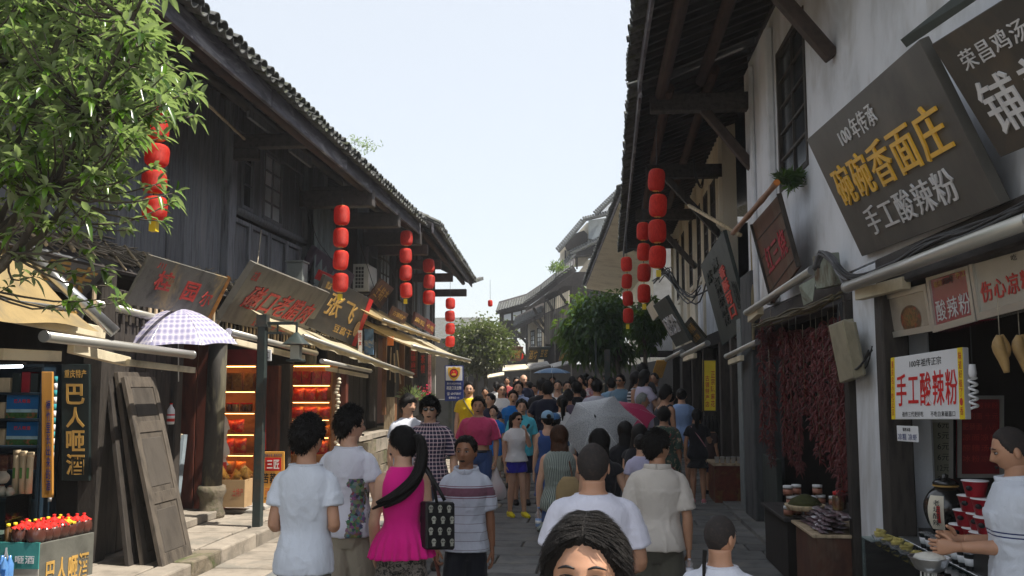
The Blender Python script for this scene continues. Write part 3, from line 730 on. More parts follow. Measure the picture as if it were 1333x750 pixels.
# ------------------------------------------------------------------ far houses where the street bends left
def wall_quad(h, name, a, b_, z0, z1, th, m, **k):
 """upright wall slab between two ground points"""
 a = Vector(a); b_ = Vector(b_)
 return obj(name, MB().bar((a.x, a.y, (z0+z1)/2), (b_.x, b_.y, (z0+z1)/2), th, z1-z0), m, h, **k)
def far_white_house():      # white gable behind the mid house, its eave running up and away
 h = thing('plaster_house', 'tall house with a long cream soffit rising behind the red lanterns on the right', 'house', (3, 40, 0))
 A = P(812, 244, Y=29.3); B = P(762, 372, Y=50)
 A, B = Vector(A), Vector(B); E = (B-A).normalized()
 side = Vector((E.y, -E.x, 0)).normalized(); D = (side+Vector((0, 0, .38))).normalized()
 roof(h, A, B, D, 5.0, rows=6, part_rows=1, seed=31, rafter=1.2, raft_len=.5, rafmat=M['soffit'])
 q = [A+Vector((0, 0, -.1)), B+Vector((0, 0, -.1)), B+side*2.6+Vector((0, 0, -.55)), A+side*2.6+Vector((0, 0, -.55))]
 obj('soffit', MB().slab([q[0], q[1], q[2], q[3]], .05), M['soffit'], h)
 for i in range(5):
  a = A.lerp(B, i/5); c = A.lerp(B, (i+1)/5)
  obj('fascia_board', MB().bar(a+Vector((-.02, 0, 0))+E*.01, c+Vector((-.02, 0, 0))-E*.01, .05, .3), M['fascia'], h)
 wa = A+side*2.4; wb = B+side*2.4
 wall_quad(h, 'wall', wa, wb, 0, 7.4, .2, M['cream'])
 wall_quad(h, 'gable_wall', Vector((wa.x-1.5, 29.2, 0)), Vector((wa.x+5, 29.2, 0)), 2.9, 7.2, .2, M['plaster'])
 obj('canopy_beam', MB().bx(.9, 3.3, 29.0, 29.15, 2.8, 3.0), M['darkwood_h'], h)
 for i in range(6):
  t = (i+.5)/6; c = wa.lerp(wb, t); d = (wb-wa).normalized()
  n = Vector((-side.x, -side.y, 0))*.13
  obj('window', MB().bar(Vector((c.x, c.y, 5.2))+n-d*.6, Vector((c.x, c.y, 5.2))+n+d*.6, .06, 1.3), M['glass_dark'], h)
 obj('shop_front', MB().bar(Vector((wa.x, wa.y, 1.6))+Vector((-.3, 0, 0)), Vector((wb.x, wb.y, 1.6))+Vector((-.3, 0, 0)), .1, 2.6), M['darkint'], h)
def lerp3(a, b_, t): return Vector(a).lerp(Vector(b_), t)
def tower_house():          # blue-grey upper storey between trees and soffit
 h = thing('hill_house', 'pale grey upper storey with two small tiled roofs showing above the bend of the street', 'house', (0, 62, 0))
 Y = 62
 def q(pts, th, m, name, Yd=0):
  b = MB(); p = [P(x, y, Y=Y+Yd) for x, y in pts]; k = len(p)
  b.add(p+[v+Vector((0, th, 0)) for v in p], [tuple(reversed(range(k))), tuple(range(k, 2*k))]+[(i, (i+1) % k, k+(i+1) % k, k+i) for i in range(k)])
  return obj(name, b, m, h)
 blue = pm('blue_grey_render', (.36, .40, .43), .9, .15, 3, rnd=0)
 q([(766, 287), (800, 282), (800, 316), (766, 311)], 3, blue, 'wall', .4)
 q([(774, 284), (808, 250), (835, 250), (835, 300), (774, 300)], 3, M['plaster'], 'upper_wall', 1.5)
 q([(729, 322), (738, 318), (764, 290), (766, 290), (766, 345), (729, 350)], .2, M['cream'], 'wall', .9)
 q([(735, 320), (744, 306), (760, 300), (765, 305), (765, 322), (738, 326)], .3, M['darkint'], 'balcony_shade_slab', .5)  # solid dark slab, its colour stands for the shade inside the balcony
 q([(764, 340), (755, 352), (740, 368), (772, 372), (800, 340), (800, 316)], .4, M['soffit'], 'soffit', .3)
 q([(728, 352), (747, 330), (788, 309), (790, 330), (748, 333), (732, 356)], 2.0, M['darkwood_h'], 'eave_beam', -.1)
 def troof(a, b_, depth, up=.6, rowsn=4):
  A = P(*a, Y=Y-.6); B = P(*b_, Y=Y-.6)
  E = (B-A).normalized(); D = Vector((-E.z*.3, 1, .35)).normalized()
  (cb, _), _p = tile_meshes(M['tile']); bb = MB(); n = int((B-A).length/.17); N = E.cross(D); N = N if N.z > 0 else -N
  Mx = Matrix(((E.x, D.x, N.x, 0), (E.y, D.y, N.y, 0), (E.z, D.z, N.z, 0), (0, 0, 0, 1)))
  for i in range(n):
   for r in range(rowsn):
    T_ = Matrix.Translation(A+E*(i+.5)*.17+D*r*.25+N*.06) @ Mx @ Matrix.Scale(.95, 4); k = len(bb.v); bb.add(cb.v, cb.f, 0, True)
    for j in range(k, len(bb.v)): bb.v[j] = tuple(T_ @ Vector(bb.v[j]))
  r_ = obj('roof', MB().bar(A, B, .5, .12), M['tile'], h);
  obj('roof_tile', bb, M['tile'], r_, kind='stuff')
 troof((727, 328), (762, 287), 3); troof((759, 287), (803, 276), 3); troof((776, 280), (810, 247), 3)
 troof((743, 331), (793, 308), 2); troof((727, 358), (749, 331), 2)
 for x in (735, 750): q([(x, 326), (x+2, 326), (x+2, 350), (x, 350)], .2, M['darkwood'], 'post', .6)
def bend_house():           # timber and cream house closing the view
 h = thing('timber_framed_house', 'timber-framed house with cream wall and two small windows closing the view between the trees', 'house', (-3, 56, 0))
 Y = 54
 def q(pts, th, m, name, Yd=0, par=None):
  b = MB(); p = [P(x, y, Y=Y+Yd) for x, y in pts]; k = len(p)
  b.add(p+[v+Vector((0, th, 0)) for v in p], [tuple(reversed(range(k))), tuple(range(k, 2*k))]+[(i, (i+1) % k, k+(i+1) % k, k+i) for i in range(k)])
  return obj(name, b, m, par or h)
 W = pm('white_infill', (.62, .65, .68), .9, .1, 2, rnd=.05)
 q([(650, 406), (700, 396), (712, 398), (712, 440), (650, 440)], .3, M['darkwood'], 'frame_wall', 1.5)
 for a, c, t, b2 in ((656, 665, 408, 417), (668, 678, 405, 417), (680, 692, 402, 414), (671, 677, 427, 436)):
  q([(a, t+2), (c, t), (c, b2), (a, b2)], .2, W, 'infill_panel', 1.4)
 q([(686, 418), (709, 410), (709, 474), (686, 474)], .3, pm('cream_render', (.60, .54, .42), .9, .15, 2, (1, 1, 1), .3, c3=(.6, .6, .58), rnd=0), 'wall', .3)  # plain cream wall colour with pale grey spots
 for a, c, t, b2 in ((690.5, 696, 431, 456), (699, 705.5, 427, 452)):
  f = q([(a, t), (c, t-1.5), (c, b2-1), (a, b2)], .12, M['darkwood'], 'window', .15)
  n = 4
  for k in range(n):
   y0 = t+1.5+k*(b2-t-2)/n; y1 = y0+(b2-t-2)/n-1.0
   q([(a+1, y0), ((a+c)/2-.3, y0-.3), ((a+c)/2-.3, y1-.3), (a+1, y1)], .03, M['glass_pale'], 'pane', .1, f)
   q([((a+c)/2+.3, y0-.3), (c-.8, y0-.6), (c-.8, y1-.6), ((a+c)/2+.3, y1-.3)], .03, M['glass_pale'], 'pane', .1, f)
 q([(709, 386), (735, 372), (745, 372), (745, 474), (709, 474)], .3, M['darkint'], 'plank_wall', -.5)
 q([(684, 402), (707, 386), (728, 369), (748, 354), (806, 354), (806, 470), (684, 470)], .3, M['darkwood_h'], 'upper_wall', .9)
 pl = pm('grey_brown_plank', (.13, .115, .095), .8, .4, 3, (2, 2, .4), .3, rnd=.3)
 x = 709.5
 while x < 742:
  q([(x, 409-(x-709)*.4), (x+2.0, 408.4-(x-709)*.4), (x+2.0, 448), (x, 448)], .06, pl, 'wall_plank', -.62)
  q([(x, 394-(x-709)*.5), (x+2.0, 393-(x-709)*.5), (x+2.0, 407-(x-709)*.4), (x, 408-(x-709)*.4)], .06, M['cream'], 'infill_panel', -.6); x += 2.5
 for a, c in (((712, 390), (722, 408)), ((726, 378), (741, 400)), ((694, 400), (708, 424)), ((692, 414), (709, 433)), ((671, 430), (686, 447))):
  obj('brace', MB().bar(P(*a, Y=Y-1.2), P(*c, Y=Y-.4), .16, .16, up=(0, 1, 0)), M['darkwood'], h)
 for x, t in ((686, 416), (709, 392), (722, 385), (672, 425)):
  q([(x-.9, t), (x+.9, t), (x+.9, 474), (x-.9, 474)], .2, M['darkwood'], 'post', -.7)
 def eave(a, c, Yd, thick=.3):
  A = P(*a, Y=Y+Yd); B = P(*c, Y=Y+Yd); E = (B-A).normalized(); D = Vector((0, 1, .4)).normalized(); N = E.cross(D); N = N if N.z > 0 else -N
  (cb, _), _p = tile_meshes(M['tile']); bb = MB(); n = int((B-A).length/.17)
  Mx = Matrix(((E.x, D.x, N.x, 0), (E.y, D.y, N.y, 0), (E.z, D.z, N.z, 0), (0, 0, 0, 1)))
  for i in range(n):
   for r in range(7):
    T_ = Matrix.Translation(A+E*(i+.5)*.17+D*r*.22+N*.08) @ Mx @ Matrix.Scale(.95, 4); k = len(bb.v); bb.add(cb.v, cb.f, 0, True)
    for j in range(k, len(bb.v)): bb.v[j] = tuple(T_ @ Vector(bb.v[j]))
  r_ = obj('roof', MB().hexa([A, B, B+D*2, A+D*2], [v+N*.1 for v in (A, B, B+D*2, A+D*2)]).bar(A, B, .08, thick), M['darkwood_h'], h)
  obj('roof_tile', bb, M['tile'], r_, kind='stuff')
 eave((684, 396.5), (707, 381), -1.4, .36); eave((705, 382), (728, 364), -1.6, .36); eave((724, 366), (748, 349), -1.8, .4)
 eave((646, 407), (688, 395), 1.2, .25); eave((668, 428), (706, 409), -1.0, .3)
 q([(600, 450), (672, 440), (690, 474), (690, 497), (600, 497)], .3, M['darkint'], 'shop_front', 2.5)
far_white_house(); tower_house(); bend_house()
def far_left_row():         # low dark row seen under and beside the round tree
 h = thing('low_shop_row', 'low dark row of stalls seen beneath the round tree at the end of the street', 'building', (-8, 48, 0))
 obj('wall', MB().bx(-14, -6.4, 46, 46.3, 0, 4.2), M['darkint'], h)
 obj('wall', MB().bx(-7.4, -7.2, 33, 46, 0, 4.0), M['darkint'], h)
 D = Vector((-.6, 1, .5)).normalized()
 obj('roof', MB().slab([(-14, 45, 4.2), (-6, 45, 4.2), (-6, 50, 5.6), (-14, 50, 5.6)][::-1], .12), M['tile'], h)
 obj('cross_wall', MB().bx(-14, 6, 58, 58.3, 0, 3.2), M['darkint'], h)
far_left_row()
# ------------------------------------------------------------------ people: cloth and skin materials
def skin(name, col):
 m = pm(name, col, .48, .12, 9, (1, 1, 1), .06, rnd=0, spec=.4, sss=.12, bs=60, bd=.002); return m
SK = {'fair': skin('fair_skin', (.56, .33, .225)), 'mid': skin('tan_skin', (.44, .235, .145)), 'dark': skin('brown_skin', (.27, .125, .070))}
def hairmat(name, c, c2):
 m, nt, b = new_mat(name); vec, tc = coords(nt, (9, 9, 1.2))
 n = noise_(nt, vec, 14, 5, .7); cc = ramp(nt, n, [(.35, c), (.75, c2)]); nt.links.new(cc, b.inputs['Base Color'])
 b.inputs['Roughness'].default_value = .5; b.inputs['Specular IOR Level'].default_value = .2; bump_(nt, b, n, .8, .010); return m
HR = {'black': hairmat('black_hair', (.004, .0035, .0035), (.014, .011, .010)), 'brown': hairmat('brown_hair', (.03, .014, .008), (.12, .050, .024)),
 'grey': hairmat('grey_hair', (.16, .17, .16), (.32, .33, .31)), 'blond': hairmat('dyed_hair', (.2, .10, .04), (.35, .2, .09))}
LIP = pm('lips', (.36, .10, .09), .4, .1, 9, bump=0, rnd=0); EYEW = pm('eye_white', (.36, .33, .31), .4, 0, 9, bump=0, rnd=0)
BUZZ = pm('shaved_hair', (.022, .018, .017), .8, .4, 60, bump=.4, rnd=0, c2=(.05, .035, .03))
def cloth(name, col, kind=None, a=None, rough=.85, fold=.5):
 if name in MT: return MT[name]
 m, nt, b = new_mat(name); vec, tc = coords(nt, (1, 1, .55)); oc = tc.outputs['Object']
 n = noise_(nt, vec, 5, 5, .6); base = ramp(nt, n, [(.3, tuple(c*.88 for c in col)), (.7, col)])
 sp = nd(nt, 'ShaderNodeSeparateXYZ'); nt.links.new(oc, sp.inputs[0]); X, Y, Z = sp.outputs
 def band(src, period, width, phase=0.0):
  f = math_(nt, 'FRACT', math_(nt, 'MULTIPLY_ADD', src, 1/period, phase)); return math_(nt, 'LESS_THAN', f, width)
 ang = None
 if kind in ('plaid', 'vstripe'):
  # coordinate round the body so stripes wrap the sides
  at = math_(nt, 'ARCTAN2', math_(nt, 'SUBTRACT', Y, 0.0), X); ang = math_(nt, 'MULTIPLY', at, .17)
 if kind == 'plaid':
  d, l = a
  base = mixc(nt, band(Z, .042, .5), base, d); base = mixc(nt, math_(nt, 'MULTIPLY', band(ang, .042, .5), .6), base, d)
  base = mixc(nt, math_(nt, 'MAXIMUM', band(Z, .042, .14, .3), band(ang, .042, .14, .3)), base, l)
 elif kind == 'vstripe': base = mixc(nt, band(ang, .022, .4), base, a)
 elif kind == 'hstripe': base = mixc(nt, band(Z, a[1], a[2]), base, a[0])
 elif kind == 'bands':          # list of (z0,z1,colour)
  for z0, z1, c in a:
   f = math_(nt, 'MULTIPLY', math_(nt, 'GREATER_THAN', Z, z0), math_(nt, 'LESS_THAN', Z, z1)); base = mixc(nt, f, base, c)
 elif kind == 'print':
  vo = nd(nt, 'ShaderNodeTexVoronoi'); vo.inputs['Scale'].default_value = a[1]; nt.links.new(oc, vo.inputs['Vector'])
  cc = mixc(nt, ramp(nt, vo.outputs['Color'], [(.3, (0, 0, 0)), (.5, (1, 1, 1))]), a[0], a[2])
  n2 = noise_(nt, oc, a[1]*.8, 3, .6, 1.0)
  base = mixc(nt, ramp(nt, n2, [(a[3], (0, 0, 0)), (a[3]+.03, (1, 1, 1))]), base, cc)
 elif kind == 'sideprint':      # printed strip running down the right of the back
  vo = nd(nt, 'ShaderNodeTexVoronoi'); vo.inputs['Scale'].default_value = 48; nt.links.new(oc, vo.inputs['Vector'])
  hs = nd(nt, 'ShaderNodeHueSaturation'); hs.inputs['Saturation'].default_value = .7; hs.inputs['Value'].default_value = .28; nt.links.new(vo.outputs['Color'], hs.inputs['Color'])
  n2 = noise_(nt, oc, 9, 4, .7, .5)
  edge = math_(nt, 'ADD', X, math_(nt, 'MULTIPLY', math_(nt, 'SUBTRACT', n2, .5), .12))
  f = math_(nt, 'MULTIPLY', math_(nt, 'GREATER_THAN', edge, .06), math_(nt, 'LESS_THAN', edge, .15))
  f = math_(nt, 'MULTIPLY', f, math_(nt, 'LESS_THAN', Z, 1.3)); base = mixc(nt, f, base, hs.outputs[0])
 elif kind == 'logo':
  vo = noise_(nt, oc, 42, 2, .5, .8)
  f = math_(nt, 'MULTIPLY', math_(nt, 'GREATER_THAN', vo, .6), math_(nt, 'MULTIPLY', math_(nt, 'GREATER_THAN', Z, a[0]), math_(nt, 'LESS_THAN', Z, a[1])))
  f = math_(nt, 'MULTIPLY', f, math_(nt, 'LESS_THAN', math_(nt, 'ABSOLUTE', X), .10)); base = mixc(nt, f, base, a[2])
 nt.links.new(base, b.inputs['Base Color']); b.inputs['Roughness'].default_value = rough; b.inputs['Specular IOR Level'].default_value = .25
 b.inputs['Sheen Weight'].default_value = .15
 f1 = noise_(nt, vec, 7, 4, .55, .8); fine = noise_(nt, vec, 160, 2, .5); cr2 = math_(nt, 'ABSOLUTE', math_(nt, 'SUBTRACT', noise_(nt, vec, 13, 3, .5, 1.2), .5)); s = math_(nt, 'ADD', math_(nt, 'ADD', f1, math_(nt, 'MULTIPLY', cr2, -.6)), math_(nt, 'MULTIPLY', fine, .03)); bump_(nt, b, s, fold*.9, .03)
 MT[name] = m; return m
# ------------------------------------------------------------------ anatomy
def rz2(a): return Matrix.Rotation(a, 3, 'Z')
def head_pt(sx, sy, sz, wide=1.0):
 x = sx*.077*wide; y = sy*.096; z = sz*.120
 if sz < 0:
  t = -sz; x *= 1-.30*t**1.6; y *= (1-.42*t) if sy < 0 else (1-.10*t)
 if sy > 0: y *= .95
 return x, y, z
def face_mod(x, y, z):
 if y <= 0: return x, y, z
 f = min(1, y/.05); e = math.exp
 g = e(-(x/.0125)**2); nz = e(-((z+.022)/.016)**2) if z < -.022 else e(-((z+.022)/.032)**2)
 y += f*(.023*g*nz)
 y += f*.006*e(-(x/.020)**2-((z+.026)/.009)**2)
 y -= f*.010*e(-((abs(x)-.031)/.016)**2-((z-.010)/.012)**2)
 y += f*.005*e(-((z-.030)/.009)**2)*e(-((abs(x)-.028)/.03)**2)
 y += f*.007*e(-(x/.024)**2-((z+.060)/.011)**2)
 y -= f*.004*e(-(x/.02)**2-((z+.078)/.007)**2)
 y += f*.008*e(-(x/.022)**2-((z+.100)/.016)**2)
 y += f*.004*e(-((abs(x)-.045)/.018)**2-((z+.02)/.02)**2)
 return x, y, z
def hairline(a, style):
 """a: angle from the face (0) to the nape (pi); returns lowest sz covered by hair"""
 keys = {'short': [(0, .62), (.75, .58), (1.15, .15), (1.35, -.12), (1.6, .05), (1.9, -.28), (2.5, -.60), (PI, -.66)],
   'fringe': [(0, .30), (.75, .28), (1.15, .02), (1.35, -.25), (1.6, -.1), (1.9, -.4), (2.5, -.68), (PI, -.72)],
   'long': [(0, .60), (.55, .52), (1.0, .10), (1.2, -.55), (1.6, -.8), (2.4, -.9), (PI, -.9)],
   'tied': [(0, .60), (.75, .52), (1.15, .12), (1.45, -.05), (1.75, -.10), (2.2, -.5), (PI, -.62)]}[style]
 for (a0, v0), (a1, v1) in zip(keys, keys[1:]):
  if a <= a1: return v0+(v1-v0)*(a-a0)/(a1-a0)
 return keys[-1][1]
def hair_shell(style, th, lod, seed, wide=1.0, tuft=0, flat=False, mi=0, lay=False):
 rnd = random.Random(seed); n, m_ = ((72, 50), (26, 18), (16, 11))[lod]; b = MB(); vs = []
 tf = []
 for j in range(m_+1):
  t = PI*j/m_*.97+.02
  for i in range(n):
   a = 2*PI*i/n; sx, sy, sz = math.sin(t)*math.sin(a), math.sin(t)*math.cos(a), math.cos(t)
   az = abs(math.atan2(sx, sy)); hl = hairline(az, style)
   hl += .05*noise.noise(Vector((sx*22, sy*22, seed))); f = max(0, min(1, (sz-hl)/.12)); f = f*f*(3-2*f)
   nn = noise.noise(Vector((sx*5+seed, sy*5, sz*5)))
   off = -.007+f*(th+.007+nn*th*.22)
   if flat and sz > .4: off += .012*f*(1-abs(sx))
   x, y, z = head_pt(sx*1.0, sy, sz, wide); x *= 1+.11*math.sin(PI*max(sz, 0)); L = math.sqrt(x*x+y*y+z*z); k = (L+off)/L
   if flat and z*k > .118: k = .118/z+ (k-.118/z)*.3
   p = (x*k, y*k, z*k); vs.append(p)
   if f > .6 and lod < 2: tf.append((Vector(p), Vector((sx, sy, sz))))
 fs = [(j*n+i, (j+1)*n+i, (j+1)*n+(i+1) % n, j*n+(i+1) % n) for j in range(m_) for i in range(n)]
 fs += [tuple(range(n)), tuple(reversed([m_*n+i for i in range(n)]))]
 b.add(vs, fs, mi, True)
 if lod == 0 and lay and tf:
  for _ in range(6000):
   p, d = rnd.choice(tf); tdir = Vector((math.copysign(.9, d.x), -.5, -1.0)); tdir = (tdir-d*tdir.dot(d)).normalized()
   q = (tdir+d*rnd.uniform(-.12, .0)+Vector((rnd.uniform(-.07, .07), rnd.uniform(-.07, .07), rnd.uniform(-.07, .07)))).normalized()*rnd.uniform(.025, .045); u = d.cross(q).normalized()*.0010
   p0 = p+d*.0015+u*rnd.uniform(-4, 4); b.add([p0-u, p0+u, p0+q*.6+u+d*.001, p0+q*.6-u+d*.001, p0+q-d*.002], [(0, 1, 2, 3), (3, 2, 4)], mi, True)
 if tuft and tf:
  cnt = (1500, 350, 0)[lod]
  for _ in range(cnt):
   p, d = rnd.choice(tf); d = d.normalized()
   down = Vector((0, -.25, -1)); tdir = (down-d*down.dot(d)); tdir = tdir.normalized() if tdir.length > .1 else Vector((rnd.uniform(-1, 1), rnd.uniform(-1, 1), 0)).normalized()
   q = d*rnd.uniform(.25, 1.0)*(1.3 if d.z > .5 else .6)+tdir*rnd.uniform(.5, 1)+Vector((rnd.uniform(-.5, .5), rnd.uniform(-.5, .5), 0))
   q = q.normalized()*tuft*rnd.uniform(.6, 1.2); r = .0035
   u = d.cross(q).normalized() if d.cross(q).length > 1e-6 else Vector((1, 0, 0)); w_ = q.cross(u).normalized()
   p0 = p-d*.004+Vector((rnd.uniform(-.006, .006), rnd.uniform(-.006, .006), rnd.uniform(-.006, .006)))
   b.add([p0+u*r*1.6, p0-u*r*.8+w_*r, p0-u*r*.8-w_*r, p0+q], [(0, 1, 3), (1, 2, 3), (2, 0, 3)], mi, True)
 return b
def head_mb(lod, wide=1.0, glasses=False, sleepy=False):
 n, m_ = ((52, 44), (32, 26), (18, 14))[lod]; b = MB(); vs = []
 for j in range(m_+1):
  t = PI*(j/m_)*.98+.015
  for i in range(n):
   a = 2*PI*i/n; s = (math.sin(t)*math.sin(a), math.sin(t)*math.cos(a), math.cos(t))
   vs.append(face_mod(*head_pt(*s, wide)))
 fs = [(j*n+i, (j+1)*n+i, (j+1)*n+(i+1) % n, j*n+(i+1) % n) for j in range(m_) for i in range(n)]
 fs += [tuple(range(n)), tuple(reversed([m_*n+i for i in range(n)]))]
 b.add(vs, fs, 0, True)
 for s in (-1, 1):
  b.ball((s*.080*wide, -.006, -.006), (.009, .018, .031), 8, 6)
  b.ball((s*.031, .0795, .009), (.0135, .0075, .0022 if sleepy else .0055), 10, 6, 1)
  b.ball((s*.031, .0850, .0085), (.0072, .0035, .002 if sleepy else .0062), 8, 5, 2)
  b.tube([(s*.014, .090, .030), (s*.031, .090, .0345), (s*.050, .078, .028)], [.0018, .0032, .0014], 5, 2, 3)
  b.tube([(s*.017, .0855, .014), (s*.031, .0890, .0175), (s*.046, .0815, .0135)], .0013, 4, 2, 3)
 b.tube([(-.023, .088, -.061), (-.010, .0965, -.0575), (0, .0975, -.059), (.010, .0965, -.0575), (.023, .088, -.061)], [.001, .0035, .0032, .0035, .001], 6, 3, 3)
 b.tube([(-.020, .088, -.064), (0, .0975, -.0665), (.020, .088, -.064)], [.001, .0042, .001], 6, 3, 4)
 b.tube([(-.024, .0895, -.0625), (0, .0985, -.0622), (.024, .0895, -.0625)], .0009, 4, 2, 3)
 if glasses:
  pass
 return b
def hand(b, w, d, s, n, k=1.0, curl=.45, lod=0, mi=0):
 """w wrist, d finger direction, s thumb side, n palm normal"""
 w, d, s, n = Vector(w), Vector(d).normalized(), Vector(s), Vector(n)
 s = (s-d*s.dot(d)).normalized(); n0 = d.cross(s); n = n0 if n0.dot(n) > 0 else -n0
 def T(a, bb, c): return w+d*a*k+s*bb*k+n*c*k
 b.tube([tuple(T(-.03, 0, 0)), tuple(T(.0, 0, 0)), tuple(T(.035, .002, 0)), tuple(T(.07, 0, .001)), tuple(T(.096, -.001, .002))], [(.026*k, .020*k), (.026*k, .018*k), (.038*k, .0165*k), (.043*k, .0145*k), (.038*k, .010*k)], 10, mi, 2, ref=tuple(n))
 nn = (8, 6, 5)[lod]
 for i, (o, L) in enumerate(((.030, .072), (.0105, .080), (-.0095, .075), (-.029, .058))):
  p = T(.086, o, .001); c = curl*(1+.12*i); dd = (d+s*(o*1.6)).normalized(); pts = [tuple(p)]; ang = c*.5
  for seg in (.45, .32, .23):
   q = dd*math.cos(ang)+n*math.sin(ang); p = p+q*L*seg*k; pts.append(tuple(p)); ang += c
  b.tube(pts, [.0092*k, .0088*k, .0080*k, .0058*k], nn, mi, 2)
 p = T(.020, .022, .004); q = (d*.55+s*.75+n*.30).normalized(); q2 = (d*.85+s*.35+n*.45).normalized()
 b.tube([tuple(p), tuple(p+q*.038*k), tuple(p+q*.038*k+q2*.03*k), tuple(p+q*.038*k+q2*.055*k)], [.014*k, .0115*k, .010*k, .007*k], nn, mi, 2)
VOX = (.0095, .014, .022)
def remesh(mb, vox, smooth=4, name='m'):
 me = mb.mesh(name)
 r = evaluated(me, [('REMESH', dict(mode='VOXEL', voxel_size=vox, use_smooth_shade=True)), ('SMOOTH', dict(factor=.5, iterations=smooth))])
 bpy.data.meshes.remove(me); return r
def wrinkle(me, amp, seed, sc=9.0, vert=.45, zt=9):
 me.calc_smooth_groups if False else None
 ns = [v.normal.copy() for v in me.vertices]
 for v, n in zip(me.vertices, ns):
  p = Vector((v.co.x*sc+seed, v.co.y*sc, v.co.z*sc*vert+v.co.x*sc*.4))
  a = noise.noise(p); r = 1-abs(a)*2.6; c = noise.noise(p*2.3); q = noise.noise(Vector((v.co.x*14+v.co.z*9+seed, v.co.y*14, v.co.z*16-v.co.x*10)))
  v.co += n*amp*(.25 if v.co.z > zt else 1.0)*(max(-.25, r*.8+c*.5+(1-abs(q)*3)*.3-.55)+.3)
def merge(me, mb):            # join an extra (unremeshed) builder onto a mesh
 bm = bmesh.new(); bm.from_mesh(me); m2 = mb.mesh('x'); bm.from_mesh(m2); bm.to_mesh(me); bm.free(); bpy.data.meshes.remove(m2); return me
NP = [0]
def person(label, px, py, D, lod=1, face=0.0, sex='m', skin_='mid', build=1.0, h=None, X=None, top=None, bottom=None, hair='short', hcol='black', arms=None, legs=None,
  turn=0.0, tilt=0.0, lean=0.0, shoes=('black', None), glasses=None, group=None, ground=None, sit=False, cap=None, tuft=.022, hth=.016, collar=False, hatpos=None, kid=False, ponypath=None, sleepy=False, hairlen=.42, belt=None, sole=None):
 NP[0] += 1; seed = NP[0]*7
 g = (gz(D) if ground is None else ground)
 p = P(px, py, Y=D); H = h or (p.z-g); hs = (1.0 if not kid else 1.22)
 k = H/1.72
 t = thing('person', label, 'person', (p.x, D, p.z-H), face, group)
 WL[t.name] = Vector((0, 0, 0))
 vox = VOX[lod]*(.85 if kid else 1); w_ = build; f = sex == 'f'
 hh = .246*k*hs if not kid else .225*max(k, .8)
 hk = hh/.240
 sh = (.084 if f else .094)*H*w_; shz = (.812)*H - (hh-.137*H if kid else 0)
 lv = lambda z: lean*max(0, z-.52*H)                      # forward lean
 neck_z = H-hh*1.0
 # joints
 arms = arms or {}; legs = legs or {}
 A = {}
 for s, key in ((-1, 'L'), (1, 'R')):
  spec = arms.get(key, {}); u = Vector(spec.get('u', (s*.16, -.02, -1))).normalized(); fo = Vector(spec.get('f', (s*.05, .18, -1))).normalized()
  S = Vector((s*sh, lv(shz), shz)); Eb = S+u*.170*H; W_ = Eb+fo*.148*H
  A[key] = (S, Eb, W_, u, fo, spec)
 Lg = {}
 for s, key in ((-1, 'L'), (1, 'R')):
  spec = legs.get(key, (0, 0)); hip = Vector((s*.047*H*w_, 0, .51*H)); fy, out = spec[0], spec[1]
  ank = Vector((s*(.055*H+out), fy, .045*H)); kn = hip.lerp(ank, .49)+Vector((0, .02+abs(fy)*.15, 0)); Lg[key] = (hip, kn, ank)
 R_ = [(.455, .0, .060, .050), (.49, -.004, .098 if f else .090, .066), (.535, -.006, .100 if f else .093, .070), (.585, 0, .084, .060), (.63, .004, .074 if f else .084, .055),
  (.69, .004, .084 if f else .092, .062), (.74, .004, .092 if f else .100, .070), (.785, 0, .092 if f else .101, .062), (.812, -.002, .080 if f else .090, .054), (.832, -.002, .062, .048), (.850, 0, .044, .040)]
 R_ = [(z, y, rx*.94, ry) for z, y, rx, ry in R_]
 torso = [(0, y*H+lv(z*H), z*H-(hh-.137*H if kid else 0)*(z > .7), rx*H*w_, ry*H*w_*(1.0 if w_ < 1.12 else 1.08), .9) for z, y, rx, ry in R_]
 hc = Vector((0, .012*H+lv(neck_z)+.0, H-hh*.5))           # head centre
 # ---- body (one continuous surface)
 b = MB(); b.rings(torso, 20)
 b.tube([(0, lv(shz)-.006*H, neck_z-.07*H), (0, lv(shz)+.0, neck_z-.012*H), (0, hc.y-.012*H, neck_z+.035*H)], [.052*H*w_, .037*H*w_**.5, .036*H*w_**.5], 14, sub=2)
 for key in 'LR':
  S, Eb, W_, u, fo, sp = A[key]; s = -1 if key == 'L' else 1
  S0 = S+Vector((-s*.03*H, 0, -.008*H))
  b.tube([tuple(S0), tuple(S+u*.02*H), tuple(S.lerp(Eb, .5)), tuple(Eb), tuple(Eb.lerp(W_, .3)), tuple(W_)],
   [.027*H*w_, .029*H*w_, .0255*H*w_, .0225*H*w_**.5, .0235*H*w_**.5, .0155*H], 12, sub=3)
  hip, kn, ank = Lg[key]
  b.tube([tuple(hip+Vector((0, 0, .02*H))), tuple(hip.lerp(kn, .25)), tuple(hip.lerp(kn, .7)), tuple(kn), tuple(kn.lerp(ank, .3)+Vector((0, -.006*H, 0))), tuple(kn.lerp(ank, .8)), tuple(ank)],
   [.048*H*w_, .049*H*w_, .041*H*w_**.5, .033*H, .034*H, .0225*H, .021*H], 12, sub=3)
  b.tube([tuple(ank+Vector((0, -.03*H, -.02*H))), tuple(ank+Vector((0, .03*H, -.022*H))), tuple(ank+Vector((s*.006, .10*H, -.033*H)))], [(.02*H, .020*H), (.025*H, .02*H), (.024*H, .011*H)], 10, sub=2)
 me = remesh(b, vox, 3, 'body')
 ex = MB()
 hd = head_mb(lod, 1.0 if w_ < 1.15 else 1.06, sleepy=sleepy)
 Mh = Matrix.Translation(hc) @ Matrix.Rotation(turn, 4, 'Z') @ Matrix.Rotation(tilt, 4, 'X') @ Matrix.Scale(hk, 4)
